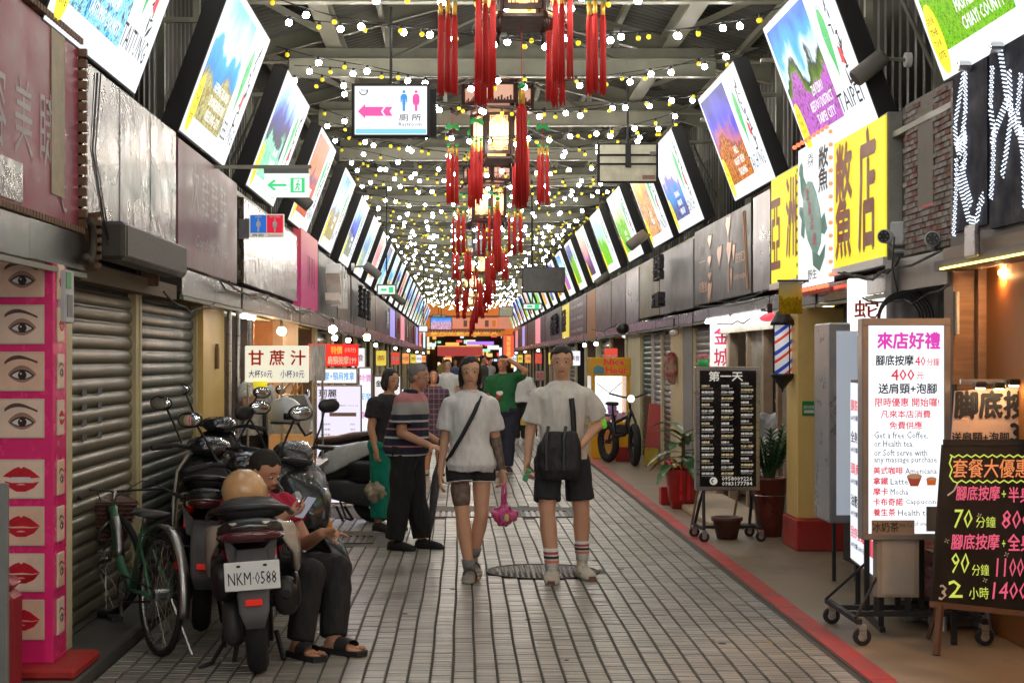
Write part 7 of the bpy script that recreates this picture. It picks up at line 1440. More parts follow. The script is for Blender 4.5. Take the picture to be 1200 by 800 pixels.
def foot(mb,a,fd,H,infl=0,h=.0):
    fd=Vector((fd[0],fd[1],0)).normalized(); s=Vector((-fd.y,fd.x,0)); q=H/1.65; g=Vector((a.x,a.y,0)); z=Vector((0,0,1))
    mb.loft([ering(g-fd*.055*q+z*.035*q,s*(.028*q+infl),z*(.032*q),12,2.4),ering(g-fd*.01*q+z*.042*q,s*(.034*q+infl),z*(.042*q+infl),12,2.4),ering(g+fd*.07*q+z*.034*q,s*(.040*q+infl),z*(.032*q+infl),12,2.4),ering(g+fd*.14*q+z*.024*q,s*(.043*q+infl),z*(.022*q+infl),12,2.4),ering(g+fd*.185*q+z*.018*q,s*(.025*q+infl),z*(.014*q+infl),12,2.4)])
    mb.capsule(g+z*.06*q,a,.028*q+infl,.026*q+infl,10)
def sleeve(mb,a,b,cut,r0,r1,infl):
    e=a.lerp(b,cut); d=(b-a).normalized(); u,v=perp(d); mb.loft([ering(a-d*.03,u*(r0*.7+infl),v*(r0*.7+infl),14),ering(a,u*(r0+infl),v*(r0+infl),14),ering(a.lerp(e,.5),u*(r0*.97+infl*1.2),v*(r0*.97+infl*1.2),14),ering(e,u*(r1+infl*1.35),v*(r1+infl*1.35),14)])
def person(label,loc,rz,H,j,skin,hf,vox,hands,build=1.0,feet=True,fd=None,face_kw=None,bodyextra=None,headup=Vector((0,0,1)),belly=1.0):
    t=thing('person',label,'person',loc,rz); mb=MB(); q=H
    torso(mb,j,H,0,w=build,belly=belly); hd=head(mb,j,H,hf,headup)
    for s,side in (('l',1),('r',-1)):
        limb(mb,j[s+'s'],j[s+'e'],j[s+'w'],.031*q*build,.0255*q*build,.0175*q*build)
        hh=hands.get(s)
        if hh: hand(mb,j[s+'w'],hh[0],hh[1],H,hh[2] if len(hh)>2 else .4,side*(hh[3] if len(hh)>3 else 1),curls=hh[4] if len(hh)>4 else None)
    legs(mb,j,H,w=build)
    if feet:
        for s in 'lr': foot(mb,j[s+'a'],(fd or {}).get(s,(0,-1)),H)
    b=blob('body',mb,vox,skin,t,smooth=2)
    face(t,*hd,**(face_kw or {}))
    return t,hd
def hair(par,hd,m_,vox,kind='short',H=1.65):
    c,r,f,u,q,M=hd; mb=MB()
    mb.ell(c+u*.034*q-f*.016*q,.081*q,.094*q,.086*q,16,12,M=M)
    if kind=='short': mb.ell(c-f*.045*q-u*.01*q,.070*q,.055*q,.065*q,12,10,M=M)
    if kind in('bob','long','bun'):
        mb.ell(c-f*.035*q-u*.03*q,.084*q,.070*q,.095*q,14,10,M=M)
        for s_ in (-1,1): mb.ell(c+r*s_*.068*q-u*.03*q+f*.012*q,.022*q,.045*q,.085*q,10,8,M=M)
    if kind=='long': mb.ell(c-f*.06*q-u*.11*q,.075*q,.045*q,.12*q,12,10,M=M)
    if kind=='bun': mb.ell(c-f*.10*q+u*.03*q,.04*q,.04*q,.04*q,10,8,M=M)
    # cut the face window: drop what lies in front by keeping the shape behind the brow
    cutp=.052*q
    for i,v in enumerate(mb.v):
        p=Vector(v)-c; ff=p.dot(f); uu=p.dot(u)
        if uu<(.052+.25*p.dot(r)*(1 if kind!='short' else .5))*q/q and uu<.06*q+.2*p.dot(r) and ff>(.02 if kind!='short' else .0)*q and abs(p.dot(r))<.070*q: 
            mb.v[i]=tuple(Vector(v)-f*(ff-(.02 if kind!='short' else .0)*q))
    return blob('hair',mb,vox,m_,par,smooth=1,nz=.006*q,nscale=30,stretch=.5)
def shirt(par,j,H,m_,vox,infl=.014,lo=-.12,slv=.62,w=1.0,belly=1.0,name='t_shirt',fold=.012,flare=0,hi=.98):
    mb=MB(); torso(mb,j,H,infl,lo,hi,w,belly,flare)
    for s in 'lr': sleeve(mb,j[s+'s'],j[s+'e'],slv,.031*H*w,.032*H*w,infl); mb.ell(j[s+'s'],.028*H*w+infl*.6)
    return blob(name,mb,vox,m_,par,smooth=3,nz=fold,nscale=9,stretch=.6)
def trousers(par,j,H,m_,vox,infl=.014,cut=None,name='trousers',w=1.0,top=.16,fold=.012,ank=.86):
    mb=MB(); torso(mb,j,H,infl,-.2,top,w)
    for s in 'lr':
        h,k,a=j[s+'h'],j[s+'k'],j[s+'a']
        if cut is None:
            mb.capsule(h,k,.052*H*w+infl,.037*H*w+infl,14,4); e_=k.lerp(a,ank); uu,vv=perp(a-k); mb.loft([ering(k,uu*(.037*H*w+infl),vv*(.037*H*w+infl),14),ering(k.lerp(e_,.3),uu*(.038*H*w+infl),vv*(.038*H*w+infl),14),ering(e_,uu*(.031*H*w+infl),vv*(.031*H*w+infl),14)])
        else: 
            u,v=perp(k-h); mb.loft([ering(h.lerp(k,t_),u*(r_*H*w+infl),v*(r_*H*w+infl),16) for t_,r_ in ((-.1,.05),(0,.056),(cut*.5,.056),(cut,.058))])
    return blob(name,mb,vox,m_,par,smooth=3,nz=fold,nscale=10,stretch=.5)
def shoe(par,a,fd,H,m_,sole,vox=.008,hgt=.01,name='shoe'):
    mb=MB(); foot(mb,a,fd,H,hgt); o=blob(name,mb,vox,m_,par,smooth=1)
    f=Vector((fd[0],fd[1],0)).normalized(); s=Vector((-f.y,f.x,0)); q=H/1.65; g=Vector((a.x,a.y,0)); z=Vector((0,0,1)); m1=MB(); m1.smooth=True
    out=[(-.068,.026),(-.05,.036),(.0,.040),(.07,.047),(.13,.050),(.18,.040),(.205,.015)]; pts=[g+f*x*q+s*y*q for x,y in out]+[g+f*x*q-s*y*q for x,y in reversed(out)]
    if name=='sneaker':
        for i in range(4):
            c0=g+f*(.045+.022*i)*q+Vector((0,0,(.092-.013*i)*q)); MB().tube([c0-s*.026*q,c0+f*.006+Vector((0,0,.006)),c0+s*.026*q],.0035,4).build('lace',whitecl,o)
        MB().prism([(-.03,.008),(.03,.008),(.024,.032),(-.024,.032)],-.004,.004,M=Matrix.Translation(g+f*.203*q)@Matrix.Rotation(math.atan2(f.y,f.x)+QP,4,'Z')).build('toe_cap',mat('brown_toe',(.20,.08,.05),.6),o)
        for sg in (-1,1): MB().tube([g+f*-.01*q+s*sg*.046*q+Vector((0,0,.045)),g+f*.07*q+s*sg*.050*q+Vector((0,0,.035)),g+f*.11*q+s*sg*.050*q+Vector((0,0,.05))],.005,4).build('side_stripe',mat('beige_stripe',(.45,.36,.25),.6),o)
    m1.loft([[p+z*.002 for p in pts],[p+z*.024*q for p in pts]]); m1.build('sole',sole,o); return o
def sock(par,k,a,H,m_,t0=.62,extra=.004,stripes=None):
    m1=MB(); m1.smooth=True; p=k.lerp(a,t0); m1.loft([ering(p,Vector((.031*H,0,0)),Vector((0,.032*H,0)),14),ering(k.lerp(a,(t0+1)/2),Vector((.029*H,0,0)),Vector((0,.030*H,0)),14),ering(a,Vector((.0265*H,0,0)),Vector((0,.030*H,0)),14)]); o=m1.build('sock',m_,par)
    for i,sm in enumerate(stripes or []):
        q=k.lerp(a,t0+.06+.075*i); q2=k.lerp(a,t0+.06+.075*i+.045); m1=MB(); m1.smooth=True; m1.loft([ering(q,Vector((.0322*H,0,0)),Vector((0,.0332*H,0)),14),ering(q2,Vector((.0316*H,0,0)),Vector((0,.0326*H,0)),14)],cap=False); m1.build('sock_stripe',sm,o)
    return o
whitecl=cl('white_cotton',(.80,.80,.79)); offw=cl('ivory_cotton',(.76,.74,.69)); blackcl=cl('black_cloth',(.018,.018,.02)); navy=cl('navy_cloth',(.02,.025,.05)); denim=cl('black_denim',(.028,.03,.035),var=.3,scale=20)
V=Vector
# --- woman in white t-shirt
D=11.75; H=1.62
j=J(H,nar=.86,la=(.015,.035,.095),lk=(.050,-.02,.285),ra=(-.005,-.05,.045),rk=(-.035,-.035,.28),lh=(.05,0,.5),lw=(.165,-.015,.485),le=(.135,.02,.625),rw=(-.155,-.01,.475),re=(-.13,.02,.63))
t,hd=person('woman in a loose white t-shirt and black shorts with crossbody strap carrying a pink bag',(P(551,680,D).x,D,.012),.03,H,j,sk1,(0,-1,-.05),.0085,{'l':((.05,-.1,-1),(-.6,-.4,0),.7),'r':((-.02,-.12,-1),(.8,0,0),.35)},build=.84,fd={'l':(.1,-1),'r':(-.1,-1)})
m1=MB(); m1.smooth=True; m1.torus(j['neck']+V((0,.0,-.012)),.058,.008,'z',n=20,k=6,ry=.012); m1.build('neckband',whitecl,t); hair(t,hd,hairb,.008,'bun'); shirt(t,j,H,whitecl,.010,infl=.024,lo=-.17,slv=.78,w=.86,flare=.3,fold=.016)
trousers(t,j,H,blackcl,.009,infl=.016,cut=.30,name='shorts',w=.92,top=.1)
mb=MB(); u,v=perp(j['lk']-j['lh']); 
for s in 'lr': c_=j[s+'h'].lerp(j[s+'k'],.295); u,v=perp(j[s+'k']-j[s+'h']); mb.loft([ering(c_,u*.114,v*.114,16),ering(c_+(j[s+'k']-j[s+'h'])*.012,u*.114,v*.114,16)],cap=False)
mb.build('white_piping',whitecl,t,kind='stuff')
m1=MB(); m1.smooth=True; m1.capsule(j['le'].lerp(j['lw'],-.15),j['le'].lerp(j['lw'],.93),.0385,.0275,12); m1.build('tattoo_sleeve',tat,t)
u,v=perp(j['rk']-j['rh']); m1=MB(); m1.smooth=True; m1.capsule(j['rh'].lerp(j['rk'],.42),j['rh'].lerp(j['rk'],.68),.0745,.066,14); m1.build('thigh_tattoo',tat,t,(.0,-.003,0))
m1=MB(); m1.smooth=True; m1.tube([(.075,-.075,1.30+.02),(.02,-.150,1.20),(-.06,-.168,1.05),(-.13,-.135,.93),(-.165,-.03,.86)],.016,6); m1.build('bag_strap',blackm,t)
for s in 'lr': sock(t,j[s+'k'],j[s+'a'],H,cl('grey_sock',(.22,.23,.23)),.80)
sand=cl('grey_sandal',(.30,.28,.25),.6)
for s in 'lr':
    o=shoe(t,V((j[s+'a'].x,j[s+'a'].y,0))+V((0,0,j[s+'a'].z)),{'l':(.1,-1),'r':(-.1,-1)}[s],H,sand,mat('beige_sole',(.42,.38,.32),.6))
    if s=='l': o.location=(0,.02,.03)
    for k in (.05,.11): 
        a=j[s+'a']; m1=MB(); m1.torus((a.x,a.y-k,.042),.048,.006,'y',n=14,k=4,ry=.014); m1.build('sandal_strap',mat('dark_strap',(.06,.055,.05),.6),o)
# pink bag in her left hand
pb=mat('pink_bag_film',(.75,.10,.33),.25,var=.25,scale=25,alpha=.85); hpos=V(t.location)+j['lw']
o=thing('plastic_bag','small knotted pink plastic bag hanging from the hand of the woman in white','bag',(hpos.x+.01,hpos.y-.02,hpos.z-.1)); m1=MB(); m1.smooth=True; m1.tube([(0,0,.02),(-.008,0,-.06),(0,0,-.15)],[.012,.010,.02],8); m1.tube([(.012,0,.02),(.02,0,-.06),(.005,0,-.15)],[.008,.008,.015],8); m1.build('bag_handles',pb,o)
m1=MB(); m1.smooth=True; m1.ell((0,0,-.225),.09,.07,.06); m1.cyl((0,0,-.2),(0,0,-.13),.05,.02,10); blob('bag_body',m1,.010,pb,o,nz=.04,nscale=18)
for i in range(4): m1=MB(); m1.smooth=True; m1.ell((0,0,0),.022,.02,.03,8,6); m1.build('packet',mat('packet_%d'%i,[(.5,.05,.1),(.1,.1,.35),(.7,.6,.2),(.6,.1,.2)][i],.4),o,(-.05+.035*i,-.058,-.235))
# --- man in ivory t-shirt
D=11.75; H=1.70
j=J(H,nar=.88,lh=(.062,0,.50),rh=(-.062,0,.50),lk=(.082,-.0,.285),la=(.090,.045,.075),rk=(-.070,-.06,.285),ra=(-.05,-.085,.045),le=(.195,.035,.665),lw=(.075,-.115,.575),re=(-.155,.01,.63),rw=(-.175,-.05,.50),ls=(.106,0,.787),rs=(-.106,0,.787),head=(-.005,-.02,.925))
t,hd=person('man in an ivory t-shirt and black denim shorts with a black shoulder bag',(P(659,678,D).x,D,.012),.04,H,j,sk1,(-.1,-1,-.08),.0085,{'l':((-.75,-.25,-.55),(0,.8,-.4),.35,1,(.1,.3,.7,.8)),'r':((-.1,-.25,-1),(.6,-.4,0),.9)},build=.93,fd={'l':(.25,-1),'r':(-.15,-1)})
m1=MB(); m1.smooth=True; m1.torus(j['neck']+V((0,.0,-.012)),.064,.008,'z',n=20,k=6,ry=.012); m1.build('neckband',offw,t); hair(t,hd,hairb,.008,'short'); shirt(t,j,H,offw,.010,infl=.022,lo=-.10,slv=.80,w=.93,fold=.014); trousers(t,j,H,denim,.010,infl=.008,cut=.76,name='denim_shorts',w=.98,fold=.012)
st=[cl('sock_red',(.55,.12,.10)),cl('sock_dark',(.06,.03,.04)),cl('sock_orange',(.85,.30,.2))]
for s in 'lr': sock(t,j[s+'k'],j[s+'a'],H,whitecl,.60,stripes=[st[0],st[1],st[2]]); shoe(t,j[s+'a'],{'l':(.25,-1),'r':(-.15,-1)}[s],H,cl('cream_sneaker',(.62,.58,.48),.6),mat('white_sole',(.55,.53,.48),.5),hgt=.014,name='sneaker')
bagm=cl('black_nylon',(.012,.012,.014),.5,var=.3)
o=thing('shoulder_bag','slouchy black nylon bag on a wide strap in front of the man in ivory','bag',(t.location.x-.035,D-.22,.86)); o.scale=(.88,.9,.88); mb=MB(); mb.loft([ering(V((0,0,-.13)),V((.15,0,0)),V((0,.05,0)),16,3),ering(V((0,0,-.05)),V((.19,0,0)),V((0,.075,0)),16,3),ering(V((0,0,.12)),V((.185,0,0)),V((0,.07,0)),16,3),ering(V((.01,0,.26)),V((.13,0,0)),V((0,.04,0)),16,3)]); blob('bag_body',mb,.012,bagm,o,nz=.012,nscale=7,smooth=5)
for x in (-.11,.03): m1=MB(); m1.tube([(x,-.078,-.05),(x,-.075,.2),(x+.02,-.03,.3)],.015,5); m1.build('bag_handle',mat('bag_leather',(.03,.035,.032),.4),o)
m1=MB(); m1.smooth=True; m1.loft([[V((.065+dx,-.06+dy,.26)),V((.105+dx,-.06+dy,.26)),V((.105+dx,-.052+dy,.26)),V((.065+dx,-.052+dy,.26))] if False else [V((x0-.022,y0,z0)),V((x0+.022,y0,z0)),V((x0+.022,y0+.006,z0)),V((x0-.022,y0+.006,z0))] for x0,y0,z0,dx,dy in ((.12,-.02,.20,0,0),(.12,.055,.30,0,0),(.115,.07,.42,0,0),(.105,.10,.52,0,0),(.10,.17,.585,0,0))]); m1.build('shoulder_strap',bagm,o); MB().box(.10,.135,-.03,.06,.25,.29).build('strap_buckle',chrome,o) if False else None
hp=V(t.location)+j['rw']; o=thing('green_phone','pale green device held in the right hand of the man in ivory','phone',(hp.x-.0,hp.y-.06,hp.z-.09)); o.rotation_euler=(.3,.4,0); MB().box(-.02,.02,-.012,.012,-.05,.05,bev=.008).build('case',mat('mint_plastic',(.12,.55,.28),.4),o)
m1=MB(); m1.smooth=True; lw3=j['le'].lerp(j['lw'],.05); m1.ell(lw3+V((.0,-.01,.0)),.045,.045,.04); blob('green_armband',m1,.01,mat('neon_green_cloth',(.22,.80,.06),.6,emit=(.2,.7,.05),es=.15),t,nz=.02,nscale=20)
# --- old man, facing right (towards +x)
D=13.6; H=1.58
stripe=bpy.data.materials.new('striped_polo'); stripe.use_nodes=True; nt=stripe.node_tree; N=nt.nodes; tcn=N.new('ShaderNodeTexCoord'); sx=N.new('ShaderNodeSeparateXYZ'); nt.links.new(tcn.outputs['Object'],sx.inputs[0]); mr=N.new('ShaderNodeMapRange'); mr.inputs[1].default_value=.70; mr.inputs[2].default_value=1.42; nt.links.new(sx.outputs[2],mr.inputs[0]); cr=N.new('ShaderNodeValToRGB'); cr.color_ramp.interpolation='CONSTANT'; nt.links.new(mr.outputs[0],cr.inputs[0])
nv=(.018,.022,.05,1); wh_=(.55,.55,.53,1); pk_=(.50,.20,.22,1); gr_=(.36,.36,.35,1)
S=[(0,wh_),(.03,nv),(.12,wh_),(.14,nv),(.22,pk_),(.24,nv),(.32,wh_),(.34,nv),(.42,pk_),(.44,nv),(.51,wh_),(.535,nv),(.60,gr_),(.74,pk_)]
e=cr.color_ramp.elements
for i,(p_,c_) in enumerate(S):
    el=e[i] if i<2 else e.new(p_); el.position=p_; el.color=c_
nt.links.new(cr.outputs[0],N['Principled BSDF'].inputs['Base Color']); N['Principled BSDF'].inputs['Roughness'].default_value=.85
j=J(H,pel=(0,.01,.53),chest=(0,.0,.74),neck=(0,-.03,.835),head=(0,-.065,.915),ls=(.105,-.02,.795),rs=(-.105,-.02,.795),le=(.13,.0,.625),lw=(.085,-.15,.56),re=(-.13,-.02,.62),rw=(-.085,-.16,.555),lk=(.055,-.02,.28),rk=(-.055,.02,.28),la=(.06,-.055,.05),ra=(-.06,.05,.05))
t,hd=person('old man with cropped grey hair in a pink, grey and navy striped shirt, side on',(P(478,647,D).x,D,.012),math.radians(68),H,j,sk2,(0,-1,-.1),.0095,{'l':((0,-.9,-.35),(-.3,0,-.8),.6),'r':((-.1,-1,-.2),(.3,0,-.8),.5)},build=1.06,fd={'l':(.1,-1),'r':(-.1,-1)},face_kw=dict(glasses=True),belly=1.45)
hair(t,hd,hairg,.008,'short'); shirt(t,j,H,stripe,.011,infl=.024,lo=-.19,slv=.75,w=1.08,belly=1.50,fold=.012,name='striped_shirt',flare=.1)
m1=MB(); m1.smooth=True; m1.torus(j['neck']+V((0,.01,.0)),.062,.014,'z',n=18,k=8,ry=.02); m1.build('dark_collar',navy,t)
trousers(t,j,H,blackcl,.011,infl=.026,w=1.1,ank=.98)
for s in 'lr': shoe(t,j[s+'a'],{'l':(.1,-1),'r':(-.1,-1)}[s],H,blackcl,blackm,hgt=.012)
hp=t.matrix_basis@j['rw']; Rm=Matrix.Rotation(math.radians(68),4,'Z'); hp=V(t.location)+Rm@(j['lw']+V((0,-.07,-.03)))
o=thing('umbrella','closed dark checked umbrella hanging point down from the old man','umbrella',(hp.x-.07,hp.y-.12,hp.z-.05)); m1=MB(); m1.smooth=True; m1.loft([ering(V((-.0-.05*k,0,-z)),V((r_,0,0)),V((0,r_,0)),10) for k,z,r_ in ((0,.05,.014),(.4,.18,.038),(.8,.32,.036),(1.2,.5,.028),(1.6,.68,.012))]); chk=mat('checked_umbrella',(.07,.07,.075),.7,var=.6,scale=24); m1.build('furled_canopy',chk,o); m1=MB(); m1.smooth=True; m1.tube([(0,0,.12),(0,0,0),(-.085,0,-.74)],.008,6); m1.build('shaft',blackm,o)
# --- woman behind the old man
D=15.1; H=1.52
j=J(H,neck=(0,-.02,.84),head=(0,-.035,.92),lw=(.12,-.05,.50),rw=(-.12,-.03,.49))
t,hd=person('woman with bobbed black hair in dark top and teal trousers behind the old man',(P(453,628,D).x,D,.012),math.radians(48),H,j,sk2,(0,-1,-.15),.012,{'l':((0,-.1,-1),(-.8,0,0),.8),'r':((0,-.1,-1),(.8,0,0),.8)})
hair(t,hd,hairb,.010,'bob'); shirt(t,j,H,cl('black_print_top',(.02,.02,.024),var=.4,scale=20),.013,infl=.022,lo=-.1); trousers(t,j,H,cl('teal_trousers',(.0,.22,.15)),.013,infl=.03,w=1.1)
for s in 'lr': shoe(t,j[s+'a'],(0,-1),H,cl('black_sandal',(.03,.025,.02)),blackm,.010)
hp=P(441,560,D-.1); o=thing('clear_bag','bulging translucent carrier bag with food held by the woman in teal trousers','bag',(hp.x,hp.y,hp.z)); m1=MB(); m1.smooth=True; m1.ell((0,0,-.12),.10,.08,.13); m1.cyl((0,0,-.05),(.03,0,.12),.05,.015,8); blob('bag_body',m1,.014,mat('translucent_bag',(.50,.42,.30),.35,var=.35,scale=14,alpha=.75),o,nz=.04,nscale=12); m1=MB(); m1.smooth=True; m1.ell((0,0,-.17),.06,.05,.05); m1.build('contents',mat('food_brown',(.45,.18,.08),.7,var=.4,scale=20),o)
# --- woman in plaid dress
D=22.3; H=1.45
j=J(H,head=(0,.0,.925),lw=(.135,-.02,.50)); 
t,hd=person('laughing woman in a dark purple plaid dress with her head tipped back',(P(508,558,D).x,D,.012),.05,H,j,sk2,(0,-1,.35),.013,{'l':((0,-.1,-1),(-.8,0,0),.5),'r':((0,-.1,-1),(.8,0,0),.5)},build=1.15,face_kw=dict(smile=True),fd={'l':(.2,-1),'r':(-.2,-1)})
hair(t,hd,hairb,.011,'bob')
pla=bpy.data.materials.new('plaid_cloth'); pla.use_nodes=True; nt=pla.node_tree; N=nt.nodes; tcn=N.new('ShaderNodeTexCoord'); bt=N.new('ShaderNodeTexBrick'); bt.offset=0; bt.inputs['Scale'].default_value=1; bt.inputs['Brick Width'].default_value=.07; bt.inputs['Row Height'].default_value=.07; bt.inputs['Mortar Size'].default_value=.006; bt.inputs['Color1'].default_value=(.055,.035,.065,1); bt.inputs['Color2'].default_value=(.07,.045,.08,1); bt.inputs['Mortar'].default_value=(.22,.16,.2,1)
mpn=N.new('ShaderNodeMapping'); mpn.inputs['Rotation'].default_value=(QP,0,0); nt.links.new(tcn.outputs['Object'],mpn.inputs[0]); nt.links.new(mpn.outputs[0],bt.inputs[0]); nt.links.new(bt.outputs[0],N['Principled BSDF'].inputs['Base Color']); N['Principled BSDF'].inputs['Roughness'].default_value=.85
mb=MB(); torso(mb,j,H,.03,-.17,.98,1.2,1.1)
for s in 'lr': sleeve(mb,j[s+'s'],j[s+'e'],.85,.036*H,.036*H,.016)
mb.loft([ering(V((0,0,z*H)),V((a*H,0,0)),V((0,b*H,0)),18,2.3) for z,a,b in ((.56,.125,.10),(.48,.15,.115),(.38,.15,.12),(.285,.145,.115))]); blob('plaid_dress',mb,.014,pla,t,nz=.015,nscale=8)
for s in 'lr': shoe(t,j[s+'a'],{'l':(.2,-1),'r':(-.2,-1)}[s],H,cl('beige_shoe',(.5,.40,.32)),blackm,.011)
# --- man behind her
D=30; H=1.60; j=J(H)
t,hd=person('balding man in a white shirt beyond the woman in the plaid dress',(P(524,523,D).x,D,.012),.1,H,j,sk1,(-.1,-1,0),.018,{'l':((0,0,-1),(-1,0,0),.4),'r':((0,0,-1),(1,0,0),.4)})
hair(t,hd,shaven,.014,'short'); shirt(t,j,H,whitecl,.018,infl=.02); trousers(t,j,H,navy,.018)
# --- man in green t-shirt shading his eyes
D=22.8; H=1.66
j=J(H,le=(.20,-.05,.86),lw=(.06,-.10,.955),ls=(.104,0,.80),lk=(.055,-.03,.28),la=(.05,-.06,.05),rk=(-.055,.02,.28),ra=(-.06,.06,.06))
t,hd=person('man in a green t-shirt raising one arm to shade his eyes',(P(589,554,D).x,D,.012),-.1,H,j,sk2,(-.3,-1,.1),.013,{'l':((-.9,-.2,.05),(0,.2,-1),.2),'r':((0,-.1,-1),(.8,0,0),.5)})
hair(t,hd,hairb,.012,'short'); shirt(t,j,H,cl('bottle_green_cotton',(.015,.14,.05)),.014,infl=.026,w=1.05,slv=.7); trousers(t,j,H,navy,.014,infl=.024,w=1.1,ank=.97)
m1=MB(); m1.smooth=True; m1.ell((-.03,-.135,1.12),.05,.012,.04); m1.build('shirt_print_white',whitecl,t); m1=MB(); m1.smooth=True; m1.ell((-.05,-.14,1.06),.035,.012,.03); m1.build('shirt_print_red',cl('print_red_cloth',(.5,.04,.04)),t)
for s in 'lr': shoe(t,j[s+'a'],(.2,-1),H,cl('dark_shoe',(.03,.03,.035)),mat('beige_sole'),.012)
# --- woman walking away with yellow bag
D=30.8; H=1.52; j=J(H,rk=(-.05,-.03,.28),ra=(-.05,-.03,.05),lk=(.05,.03,.28),la=(.05,.05,.06),rw=(-.17,-.01,.52),re=(-.15,.0,.64))
t,hd=person('woman in white top and black trousers walking away down the street',(P(610,521,D).x,D,.012),math.pi-.1,H,j,sk1,(0,-1,0),.016,{'l':((0,-.1,-1),(-.8,0,0),.5),'r':((0,-.1,-1),(.8,0,0),.6)})
hair(t,hd,hairb,.014,'long'); shirt(t,j,H,whitecl,.016,infl=.035,w=1.1,slv=.9); trousers(t,j,H,blackcl,.016,infl=.025,ank=.97)
for s in 'lr': shoe(t,j[s+'a'],(0,-1),H,cl('cream_shoe',(.6,.55,.45)),whitecl,.013)
o=thing('yellow_shopping_bag','yellow and orange shopping bag carried by the woman walking away','bag',P(616,490,D)); MB().box(-.11,.10,-.05,.05,-.13,.16,bev=.01).build('bag_body',mat('yellow_bag',(.80,.50,.05),.5,var=.3,scale=12),o); MB().tube([(-.06,0,.16),(-.02,0,.26),(.04,0,.16)],.006,4).build('bag_handle',mat('orange_bag_handle',(.6,.3,.05),.5),o)
# --- stall woman
D=14.9; H=1.58; j=J(H,rw=(-.10,-.15,.80),re=(-.14,-.06,.68),le=(.13,0,.62))
t,hd=person('woman with tied black hair working at the juice stall, hand raised to the pole',(P(297,560,D).x+.02,D,.09),math.radians(55),H,j,sk1,(0,-1,-.1),.012,{'r':((0,-.3,1),(.8,0,0),1.0),'l':((0,-.1,-1),(-.8,0,0),.5)})
hair(t,hd,hairb,.011,'bun'); shirt(t,j,H,cl('white_spotted',(.60,.60,.58),var=.5,scale=22),.013,infl=.02); trousers(t,j,H,blackcl,.014)
# --- seated man with phone
H=1.68; Ds=9.0
j={k:V(v) for k,v in dict(pel=(.03,.16,.40),chest=(.04,.08,.68),neck=(.04,.05,.85),head=(.05,-.01,.97),ls=(.20,.06,.79),rs=(-.12,.06,.79),le=(.27,-.08,.56),lw=(.25,-.30,.64),re=(-.14,-.08,.57),rw=(.08,-.20,.74),lh=(.12,.10,.40),rh=(-.06,.12,.40),lk=(.33,-.32,.44),rk=(.14,-.36,.43),la=(.25,-.42,.06),ra=(.03,-.42,.06)).items()}
t,hd=person('man in a red top sitting low behind the foreground scooter, looking at his phone',(-1.13,Ds,.01),math.radians(35),H,j,sk2,(.35,-.9,-.45),.0085,{'l':((.5,-.8,.1),(-.5,-.2,-.6),.5,1,(.2,.3,.9,1.0)),'r':((.6,-.6,.3),(-.3,-.2,.8),.6)},fd={'l':(.35,-1),'r':(.1,-1)})
hair(t,hd,shaven,.008,'short'); shirt(t,j,H,cl('crimson_cotton',(.42,.01,.05)),.011,infl=.022,slv=.55,lo=-.1)
trousers(t,j,H,blackcl,.011,infl=.022,ank=.93)
for s,fd_ in (('l',(.35,-1)),('r',(.1,-1))):
    a=j[s+'a']; f=V((fd_[0],fd_[1],0)).normalized(); sd=V((-f.y,f.x,0)); g_=V((a.x,a.y,0)); out=[(-.08,.03),(-.05,.045),(.05,.048),(.14,.055),(.20,.045),(.215,.02)]; pts=[g_+f*x+sd*y for x,y in out]+[g_+f*x-sd*y for x,y in reversed(out)]
    m1=MB(); m1.loft([[p+V((0,0,.0)) for p in pts],[p+V((0,0,.03)) for p in pts]]); o=m1.build('slipper',mat('black_rubber',(.02,.02,.022),.7),t)
    m1=MB(); m1.smooth=True; m1.loft([ering(g_+f*x+V((0,0,.045)),sd*.058,V((0,0,h_)),14) for x,h_ in ((.045,.048),(.09,.044),(.13,.036))],cap=False); m1.build('strap',mat('black_rubber'),o)
    for k in range(5): m1=MB(); m1.smooth=True; q=g_+f*(.175-.007*k*k*.5)+sd*(.034-.017*k)+V((0,0,.040)); m1.capsule(q-f*.03,q+f*.006,.0095 if k else .012,n=8); m1.build('toe',sk2,t)
T=t.matrix_basis if False else Matrix.Translation(t.location)@Matrix.Rotation(math.radians(35),4,'Z')
p=T@(j['rw']+V((.075,-.07,.045))); o=thing('phone','dark smartphone in the hand of the seated man','phone',p); o.rotation_euler=(.6,.2,.9); MB().box(-.038,.038,-.004,.004,-.075,.075,bev=.004).build('phone_body',black,o); MB().box(-.034,.034,-.0062,-.0045,-.07,.07).build('phone_screen',mat('phone_glow',(.1,.1,.12),.1,emit=(.4,.42,.5),es=.4),o)
p=T@(j['lw']+V((.06,-.10,.01))); MB().tube([(0,0,0),(.02,-.05,.03)],.004,6).build('cigarette',whitecl,None,p,label='white cigarette between the fingers of the seated man',cat='cigarette')
o=thing('plastic_stool','low dark stool under the seated man','stool',T@V((0,.10,0))); MB().box(-.15,.15,-.14,.14,.26,.31,bev=.02).build('seat',darkm,o)
for x in (-.12,.12):
    for y_ in (-.11,.11): MB().tube([(x,y_,0),(x*.9,y_*.9,.26)],.015,5).build('leg',darkm,o)
